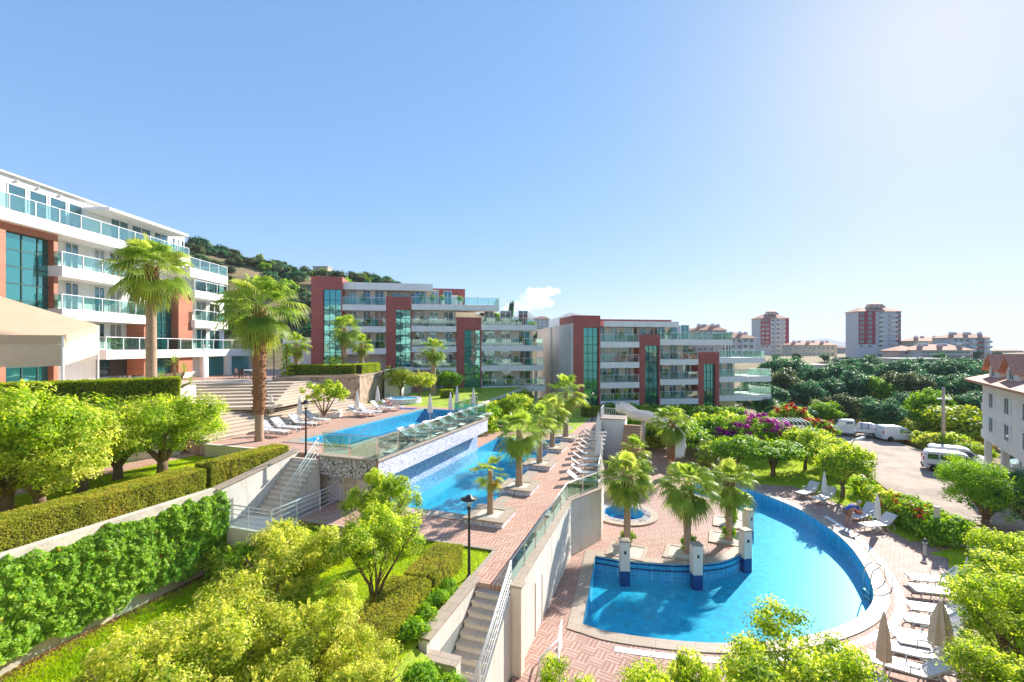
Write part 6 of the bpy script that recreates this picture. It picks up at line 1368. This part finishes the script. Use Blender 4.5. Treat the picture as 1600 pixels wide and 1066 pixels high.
for i in range(16):
    a, b = [(1398, 668), (1412, 676), (1425, 668), (1440, 690), (1448, 672), (1460, 698), (1470, 682), (1486, 702), (1495, 684), (1505, 706), (1510, 690), (1385, 660), (1524, 712), (1430, 655), (1372, 664), (1455, 655)][i]; s = (1.5, 2.0, 1.7)[i % 3]
    bush(a, b + 6, -.7, (s, s, s * .9), (CITL, CITY, HEDG, CITL)[i % 4], 'wild yellow green bush on the verge behind the vans, %s planted' % ORD[i], g='wild bushes on the verge')
bush(1500, 690, -.6, (4.2, 4.2, 3.4), HEDG, 'large rounded yellowing bush right of the utility pole', Y=55)
for i, (s, t, c) in enumerate(((13.4, -6.9, .42), (12.6, -6.85, .45), (11.8, -6.8, .45), (11.0, -6.8, .48), (10.0, -5.9, .65), (9.6, -6.9, .6), (10.2, -5.2, .5))): q = ST(s, t, 2.0 if s < 10.5 else 2.7); tree('bush', i, 'bush', 'low green bush along the front stair wall, %s down the slope' % ORD[i], 'bush', q, c, CITG, 'low bushes by the front stairs')
for i, (a, b) in enumerate(((980, 848), (1073, 861), (1140, 842), (1143, 816), (1077, 857))): bush(a, b, .04, (.42, .42, .62), CITG, 'small green plant at the foot of a pool island palm, %s from the left' % ORD[(0, 1, 3, 4, 2)[i]], g='plants at the feet of the island palms')
# bougainvillea
q = P(1180, 712, 0); bo = thing('bougainvillea', 'wide bougainvillea mound with magenta sprays left of the pergola', 'shrub', q); bl = [(0, 0, 2.2, 3.2, 2.2, 1.9), (-2.3, 0, 1.6, 1.8, 1.6, 1.4), (2.2, 0, 1.9, 1.9, 1.6, 1.5)]
obj('foliage', crown_mesh('foliage', bl, 190, 46, .5, .2, CITG, 401, .1), bo); obj('blossom', crown_mesh('blossom', [(b[0], b[1] - .1, b[2] + .05, b[3] * 1.06, b[4] * 1.08, b[5] * 1.08) for b in bl], 150, 60, .42, .16, MAGL, 402, .5, .9), bo)
r_ = bush(1276, 688, 0, 1.9, CITG, 'shrub with red blossoms at the right end of the pergola'); obj('blossom', crown_mesh('blossom', round_blobs(1.05, 1.4, 0, 403, 5), 60, 12, .15, .13, REDL, 404, .3, .9), r_)
r_ = bush(1240, 0, .8, (2.0, 2.0, 2.2), CITL, 'shrub with orange red blossoms behind the bougainvillea', Y=56); obj('blossom', crown_mesh('blossom', round_blobs(1.05, 1.4, 0, 405, 5), 44, 10, .15, .14, REDL, 406, .3, .9), r_)
# spiral topiary
q = D(448, 590, 43); q.z = 7.9; tp_ = thing('topiary', 'clipped topiary of stacked green balls left of the square hedge', 'topiary', q); obj('foliage', crown_mesh('foliage', [(.08 * (-1) ** i, 0, .45 + .42 * i, .62 - .05 * i, .62 - .05 * i, .2) for i in range(7)], 150, 34, .14, .09, CITL, 410, 0), tp_); MB().tube([(0, 0, -.2), (0, 0, 3.2)], .06).build('trunk', BARK, tp_)
# palms
palm('fan_palm', 'tall slim fan palm at the left in front of the long white building', (-22.2, 28, 7.85), 8.0, .30, .25, 0, 1.18, (5.8, 7.9, .31, .35), None, 3)
palm_px('big fan palm with a thick shaggy trunk beside the clipped hedge and wide steps', 405, 697, ZU - .3, 474, .24, 1, 1.2, boots=(.22, .985, .33, .38), seed=4)
for px, Y, cy, cr_, cs, l in ((539, 47, 512, 2, 1.05, 'fan palm above the stone planter in front of the first red tower'), (565, 48.5, 536, 3, .82, 'shorter fan palm right of the one above the stone planter'), (463, 46, 536, 4, .95, 'fan palm half hidden behind the big shaggy palm')):
    z = 8.1; palm('fan_palm', l, ((px - CX) * Y / F, Y, z), EYE + (HY - cy) * Y / F - z, .26, .22, cr_, cs, None, None, int(px))
palm_px('fan palm on the upper lawn before the second red tower', 677, 617, ZU, 545, .30, 2, 1.02, seed=6)
for i, (cy, r0, cr_, cs, l) in enumerate(((735, .15, 5, .80, 'small young palm in the planter nearest the black lamp post'), (672, .20, 2, .92, 'fan palm in the second planter along the middle pool'), (652, .19, 3, .78, 'fan palm in the third planter along the middle pool'), (640, .20, 4, .95, 'fan palm in the fourth planter along the middle pool'), (610, .24, 3, 1.15, 'tallest fan palm of the planters at the far end of the middle pool'))):
    b = PQ[i]; h = EYE + (HY - cy) * b.y / F - ZM - .25; palm('fan_palm', l, (b.x, b.y, ZM + .25), h, r0, r0 * .75, cr_, cs, None, 'palms along the middle pool', 20 + i)
for i, (px, py, cy, cr_, cs, l) in enumerate(((980, 853, 742, 0, .80, 'island palm on the left beside the small round jacuzzi'), (1074, 864, 757, 1, .80, 'island palm in the centre behind the middle pool pillar'), (1139, 843, 752, 0, .76, 'island palm at the right end with vines on its trunk'))):
    palm_px(l, px, py, .03, cy, .19, cr_, cs, boots=(.55, .97, .17, .23), group='palms on the pool island', seed=30 + i)
palm_px('fan palm with a red brown trunk behind the island, below the slide', 1049, 742, 0, 657, .25, 1, .88, boots=(.25, .97, .25, .32), seed=40)
palm_px('low palm half hidden left of the island palms near the side stairs', 992, 735, 0, 700, .2, 3, .9, seed=41); palm_px('low yellowish palm right of the red trunked palm', 1108, 728, 0, 706, .2, 4, .85, seed=42)
FE = [feather(1, 26, 2.3, (70, 2)), feather(2, 24, 2.3, (72, 0)), feather(3, 30, 1.1, (85, -20), .05, .25, 8, .6)]
for i, (px, Y, sc) in enumerate(((62, 24.2, 1.0), (112, 25.0, 1.05), (160, 25.6, .95))):
    o = thing('cycad', 'spreading feathery cycad behind the upper hedge, %s from the left' % ORD[i], 'cycad', ((px - CX) * Y / F, Y, 7.9), i * 1.2, 'cycads behind the upper hedge', sc); obj('crown', FE[i % 2], o); MB().lathe([(.22, -.3), (.25, .1), (.2, .35), (.05, .45)], 12).build('trunk', FIBRE, o)
o = thing('feather_palm', 'feathery date palm growing low beside the first red tower', 'palm tree', ((522 - CX) * 46 / F, 46, 8.1)); obj('crown', FE[0], o).location = (0, 0, .8); MB().lathe([(.3, -.2), (.28, .9), (.1, 1.0)], 12).build('trunk', FIBRE, o)
o = thing('feather_palm', 'feathery palm among the shrubs behind the bougainvillea', 'palm tree', ((1222 - CX) * 58 / F, 58, 1.5)); obj('crown', FE[1], o).location = (0, 0, 1.4); MB().lathe([(.3, -.2), (.28, 1.4), (.1, 1.6)], 12).build('trunk', FIBRE, o)
o = thing('yucca', 'branching yellow green yucca at the plaza edge beside the slim white pole', 'yucca', ((275 - CX) * 33 / F, 33, 7.8))
for i, (dx, dz, sc) in enumerate(((-.7, .7, .8), (0, 1.9, .9), (.6, 1.2, .85), (.9, .4, .7), (-.2, .5, .75))):
    c = obj('crown', FE[2], o); c.location = (dx, .2 * i - .4, dz); c.scale = (sc,) * 3; MB().tube([(0, 0, -.3), (dx * .5, .1 * i - .2, dz * .5), (dx, .2 * i - .4, dz)], [.12, .09, .06], 7).build('trunk', BARK, o)
o = thing('shrub', 'loose leafy shrub growing in the round beige planter', 'shrub', P(506, 650, ZU + .36) + Vector((0, 0, 0))); obj('foliage', crown_mesh('foliage', [(-.9, 0, 1.9, .9, .8, .55), (.5, 0, 2.2, 1.0, .8, .5), (0, .3, 1.5, 1.1, .9, .5), (1.2, .2, 1.6, .6, .6, .5)], 70, 34, .3, .2, CITL, 420, .8), o)
for i in range(5): a = i * 1.25; MB().tube([(0, 0, 0), (math.cos(a) * .5, math.sin(a) * .4, .8), (math.cos(a) * 1.0, math.sin(a) * .7, 1.6)], [.07, .05, .03], 6).build('stem', BARK, o)
for i, (dx, dy) in enumerate(((-2.2, .9), (-1.2, .4), (-.2, -.2))): tree('bush', i, 'bush', 'low bush in the long planter bed by the wide steps, %s from the left' % ORD[i], 'bush', P(470, 640, ZU + .5) + Vector((dx + .6, dx * 1.1 + 1.2, 0)), .5, HEDG, 'bushes in the long planter bed')
# hedges
hp = lambda s, t, z: tuple(ST(s, t, z))
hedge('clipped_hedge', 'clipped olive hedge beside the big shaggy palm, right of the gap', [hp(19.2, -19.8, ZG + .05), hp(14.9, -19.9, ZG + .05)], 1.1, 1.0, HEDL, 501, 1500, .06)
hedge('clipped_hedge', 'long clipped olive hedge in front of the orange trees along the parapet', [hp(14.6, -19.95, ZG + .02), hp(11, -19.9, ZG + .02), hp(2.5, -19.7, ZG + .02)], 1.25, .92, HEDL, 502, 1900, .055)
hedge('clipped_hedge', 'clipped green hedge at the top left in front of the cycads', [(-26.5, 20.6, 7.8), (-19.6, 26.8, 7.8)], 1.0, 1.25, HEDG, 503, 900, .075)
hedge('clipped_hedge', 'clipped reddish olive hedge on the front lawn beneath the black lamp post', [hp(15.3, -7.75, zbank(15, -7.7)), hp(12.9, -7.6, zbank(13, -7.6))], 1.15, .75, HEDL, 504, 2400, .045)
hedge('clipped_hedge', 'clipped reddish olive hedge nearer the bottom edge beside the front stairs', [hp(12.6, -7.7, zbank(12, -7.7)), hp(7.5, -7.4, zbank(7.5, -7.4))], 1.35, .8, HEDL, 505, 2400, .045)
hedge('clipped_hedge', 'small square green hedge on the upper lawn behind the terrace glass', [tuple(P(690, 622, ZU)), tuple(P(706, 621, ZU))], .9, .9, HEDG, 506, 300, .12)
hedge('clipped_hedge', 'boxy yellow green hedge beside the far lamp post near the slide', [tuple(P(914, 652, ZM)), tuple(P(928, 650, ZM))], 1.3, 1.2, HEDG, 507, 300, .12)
# potted plants on the roof terrace of the middle building
zt = fb.z(660, 475.5, OUT)
for i, px in enumerate((659, 676, 691, 719)):
    uu = fb.u(px, .9); pw = fb.O + fb.U * uu + fb.N * .9; o = thing('potted_plant', 'potted plant on the roof terrace of the middle building, %s from the left' % ORD[i], 'potted plant', (pw.x, pw.y, zt), 0, 'potted plants on the roof terrace'); MB().lathe([(.18, 0), (.30, .55), (.32, .6), (.24, .6), (.02, .52)], 12).build('pot', CREAM, o); c = obj('foliage', PROTO['bush'][i][1], o); c.scale = (.45, .45, .6); c.location = (0, 0, .6)
pr = random.Random(12)
for fr_, nm, bays in ((fb, 'middle', ((535, 603, (476, 510, 544.5), 'left'), (643, 713, (509.5, 541.5, 574.5), 'centre'), (752, 836, (507.5, 540, 571, 603.5), 'right'))), (fc, 'right hand', ((938, 999, (534, 566, 597.5, 626.5), 'left'), (1031, 1091, (530.5, 561.5, 592.5, 623), 'centre')))):
    for x0, x1, fl, bn in bays:
        for k, y in enumerate(fl):
            px = pr.uniform(x0 + 8, x1 - 8); uu = fr_.u(px, .9); pw = fr_.O + fr_.U * uu + fr_.N * .9; o = thing('balcony_plant', 'potted plant on the %s balcony from the top, %s bay of the %s building' % (ORD[k], bn, nm), 'potted plant', (pw.x, pw.y, fr_.z((x0 + x1) / 2, y, OUT)), 0, 'potted plants on the balconies')
            MB().lathe([(.16, 0), (.24, .4), (.25, .44), (.02, .42)], 10).build('pot', CREAM, o); c = obj('foliage', PROTO['bush'][k % 4][1], o); c.scale = (.42, .42, .75); c.location = (0, 0, .4)
            if k % 2 == 0:
                uu += 1.3; pw = fr_.O + fr_.U * uu + fr_.N * .8; o = thing('balcony_table', 'dark table on the %s balcony from top, %s bay of the %s building' % (ORD[k], bn, nm), 'table', (pw.x, pw.y, fr_.z((x0 + x1) / 2, y, OUT)), fr_.a, 'tables on the balconies'); MB().box(-.55, -.4, .68, .55, .4, .74).build('table_top', DARKM, o); [MB().box(a_ - .03, b_ - .03, .0, a_ + .03, b_ + .03, .679).build('leg', DARKM, o) for a_ in (-.48, .48) for b_ in (-.33, .33)]
# scrub on the hill and slope
SCRL = leafmat('dusty_scrub_leaf', [(0, (.04, .075, .03)), (.6, (.10, .15, .06)), (1, (.21, .24, .10))], .3)
hr = random.Random(21); k = 0
while k < 215:
    px = hr.uniform(290, 640) if k < 180 else hr.uniform(745, 905); r = hr.uniform(135, 216); a = math.atan((px - CX) / F); x, y = r * math.sin(a), r * math.cos(a); s = hr.uniform(.6, 2.3)
    tree('scrub', k, 'scrub_bush', 'grey green scrub bush on the dry hillside' if k < 180 else 'green bush on the low slope beside the mountains', 'bush', (x, y, gh(x, y)), (s, s, s * hr.uniform(.8, 1.1)), (DARKL, SCRL, SCRL, DARKL, CITG)[k % 5], 'scrub on the hillside' if k < 180 else 'bushes on the low slope'); k += 1
for i, (px, Y, s) in enumerate(((316, 205, 1.1), (405, 212, .9), (332, 208, .8))): x = (px - CX) * Y / F; tree('dark', i, 'hill_tree', ['tree on the skyline at the left end of the scrub hill', 'slim tree on the skyline above the big palm', 'lower skyline tree right of the leftmost hill tree'][i], 'tree', (x, Y, gh(x, Y)), (s * (.5 if i == 1 else 1), s * (.5 if i == 1 else 1), s), HEDG)
x = (799 - CX) * 180 / F; cyp = tree('dark', 1, 'cypress', 'slim dark cypress on the slope behind the middle building', 'tree', (x, 180, gh(x, 180)), (.28, .28, 1.2), DARKL)
# dark grove
gr = random.Random(8)
for row, (Y, s, n, x0, x1, nm) in enumerate(((64, .60, 10, 1196, 1545, 'front row'), (80, .80, 9, 1198, 1540, 'second row'), (99, .98, 9, 1205, 1545, 'third row'), (122, .82, 10, 1195, 1550, 'back row'))):
    for i in range(n):
        px = lerp(x0, x1, (i + .5) / n) + gr.uniform(-9, 9); y = Y + gr.uniform(-4, 4); x = (px - CX) * y / F; q = s * gr.uniform(.85, 1.18)
        if row == 3 and 1210 < px < 1300: q *= .55
        if row == 0 and px < 1300: q *= .8
        tree('dark', i + row, 'grove_tree', 'dark tree in the %s of the grove beyond the road, %s from left' % (nm, ORD[i]), 'tree', (x, y, gh(x, y) - .2), q, (DARKL, SCRL if row < 2 else DARKL, DARKL, DARKL, CITG if row < 2 else DARKL)[(i * 2 + row) % 5], 'dark trees of the grove')
for i, (px, Y, s) in enumerate(((1163, 76, .6), (1186, 80, .7), (1206, 74, .62), (1196, 66, .5))): x = (px - CX) * Y / F; tree('dark', i, 'grove_tree', 'dark tree just beyond the right building terraces, %s from the left' % ORD[(0, 1, 3, 2)[i]], 'tree', (x, Y, gh(x, Y)), s, DARKL, 'dark trees beyond the right building terraces')
for i, (px, Y) in enumerate(((1168, 60), (1188, 59), (1204, 58), (1216, 62))): bush(px, 0, -.4, (2.2, 2.2, 2.0), (CITG, CITL)[i % 2], 'bush below the right building terraces, %s from the left' % ORD[i], g='bushes below the right building terraces', Y=Y)
for i, (s, t) in enumerate(((39.2, -16.5), (41.4, -16.7), (44, -17), (47, -17.2), (50, -17.5), (54, -17.8), (58, -18.1))): tree('bush', i, 'bush', 'bush against the low cream lawn wall, %s from the pool' % ORD[i], 'bush', ST(s, t, ZM), (1.5, 1.4, 1.9), (CITL, CITG)[i % 2], 'bushes along the lawn wall')
rg = np.random.default_rng(91); n = 5200; ss = rg.uniform(3, 14.5, n); tt = -18.55 + np.abs(rg.normal(0, .42, n)); lp = np.array([tuple(ST(a, b, zbank(a, b) + .03 + .05 * rg.random())) for a, b in zip(ss, tt)])
o = obj('fallen_leaves', leaves('fallen_leaves', lp, np.repeat([[0, 0, 1.]], n, 0), .085, leafmat('dry_fallen_leaf', [(0, (.20, .10, .05)), (1, (.46, .27, .14))], .2), 92, .6, None, .5)); o['kind'] = 'stuff'
for i, (s, t, c) in enumerate(((14.2, -17.9, .9), (14.1, -16.9, 1.0), (14.5, -15.6, 1.1), (15.9, -15.2, 1.2), (13.4, -16.2, .8), (17.2, -15.3, 1.1))): tree('bush', i, 'bush', 'yellow green bush at the foot of the railed landing, %s planted' % ORD[i], 'bush', ST(s, t, zbank(s, t)), (c, c, c * 1.15), (CITY, CITL)[i % 2], 'bushes at the foot of the landing')
for i in range(20):
    px = lerp(1180, 1570, (i + .5) / 20) + gr.uniform(-4, 4); y = 152 + 46 * (i % 2) + gr.uniform(0, 14); x = (px - CX) * y / F; q = gr.uniform(.42, .62)
    tree('dark', i, 'grove_tree', 'distant tree between the grove and the far houses, %s from left' % ORD[i], 'tree', (x, y, gh(x, y) - .3), q, (SCRL, DARKL, DARKL)[i % 3], 'distant trees before the far houses')
# grass
grass(st2((3, -12.5), (16.7, -12.5), (16.7, -6.5), (3, -6.5)), lambda x, y: zbank(x * SA + y * CA, x * CA - y * SA), 90000, .05, GRASL, 601)
grass(st2((3, -18.3), (14.8, -18.3), (13.4, -15.8), (3, -16.1)), lambda x, y: zbank(x * SA + y * CA, x * CA - y * SA), 42000, .12, GRASL, 602, .02)
grass(st2((5, -26), (19, -26), (19, -19.2), (5, -19.2)), ZG, 60000, .055, GRASL, 603, .015)
grass(gl, .025, 42000, .08, GRASL, 604, .022); grass(gl2, .025, 24000, .09, GRASL, 605, .02)
grass(px2(-.7, (1330, 664), (1385, 684), (1448, 703), (1535, 726), (1560, 700), (1480, 668), (1380, 652), (1320, 655)), lambda x, y: gh(x, y), 26000, .4, DRYL, 606, .03, 'dry_grass')
# =====================================================================  air
hz = MB().box(-9500, -60, -46, 9500, 9400, 330); hm = bpy.data.materials.new('haze_air'); hm.use_nodes = True; ht = hm.node_tree; ht.nodes.clear()
hv = nd(ht, 'ShaderNodeVolumePrincipled', {'Color': (.8, .87, .95, 1), 'Density': 1.5e-4, 'Anisotropy': .0}); ho = nd(ht, 'ShaderNodeOutputMaterial'); ht.links.new(hv.outputs[0], ho.inputs['Volume'])
HAZE = True
if HAZE: o = hz.build('haze', hm); o['kind'] = 'stuff'
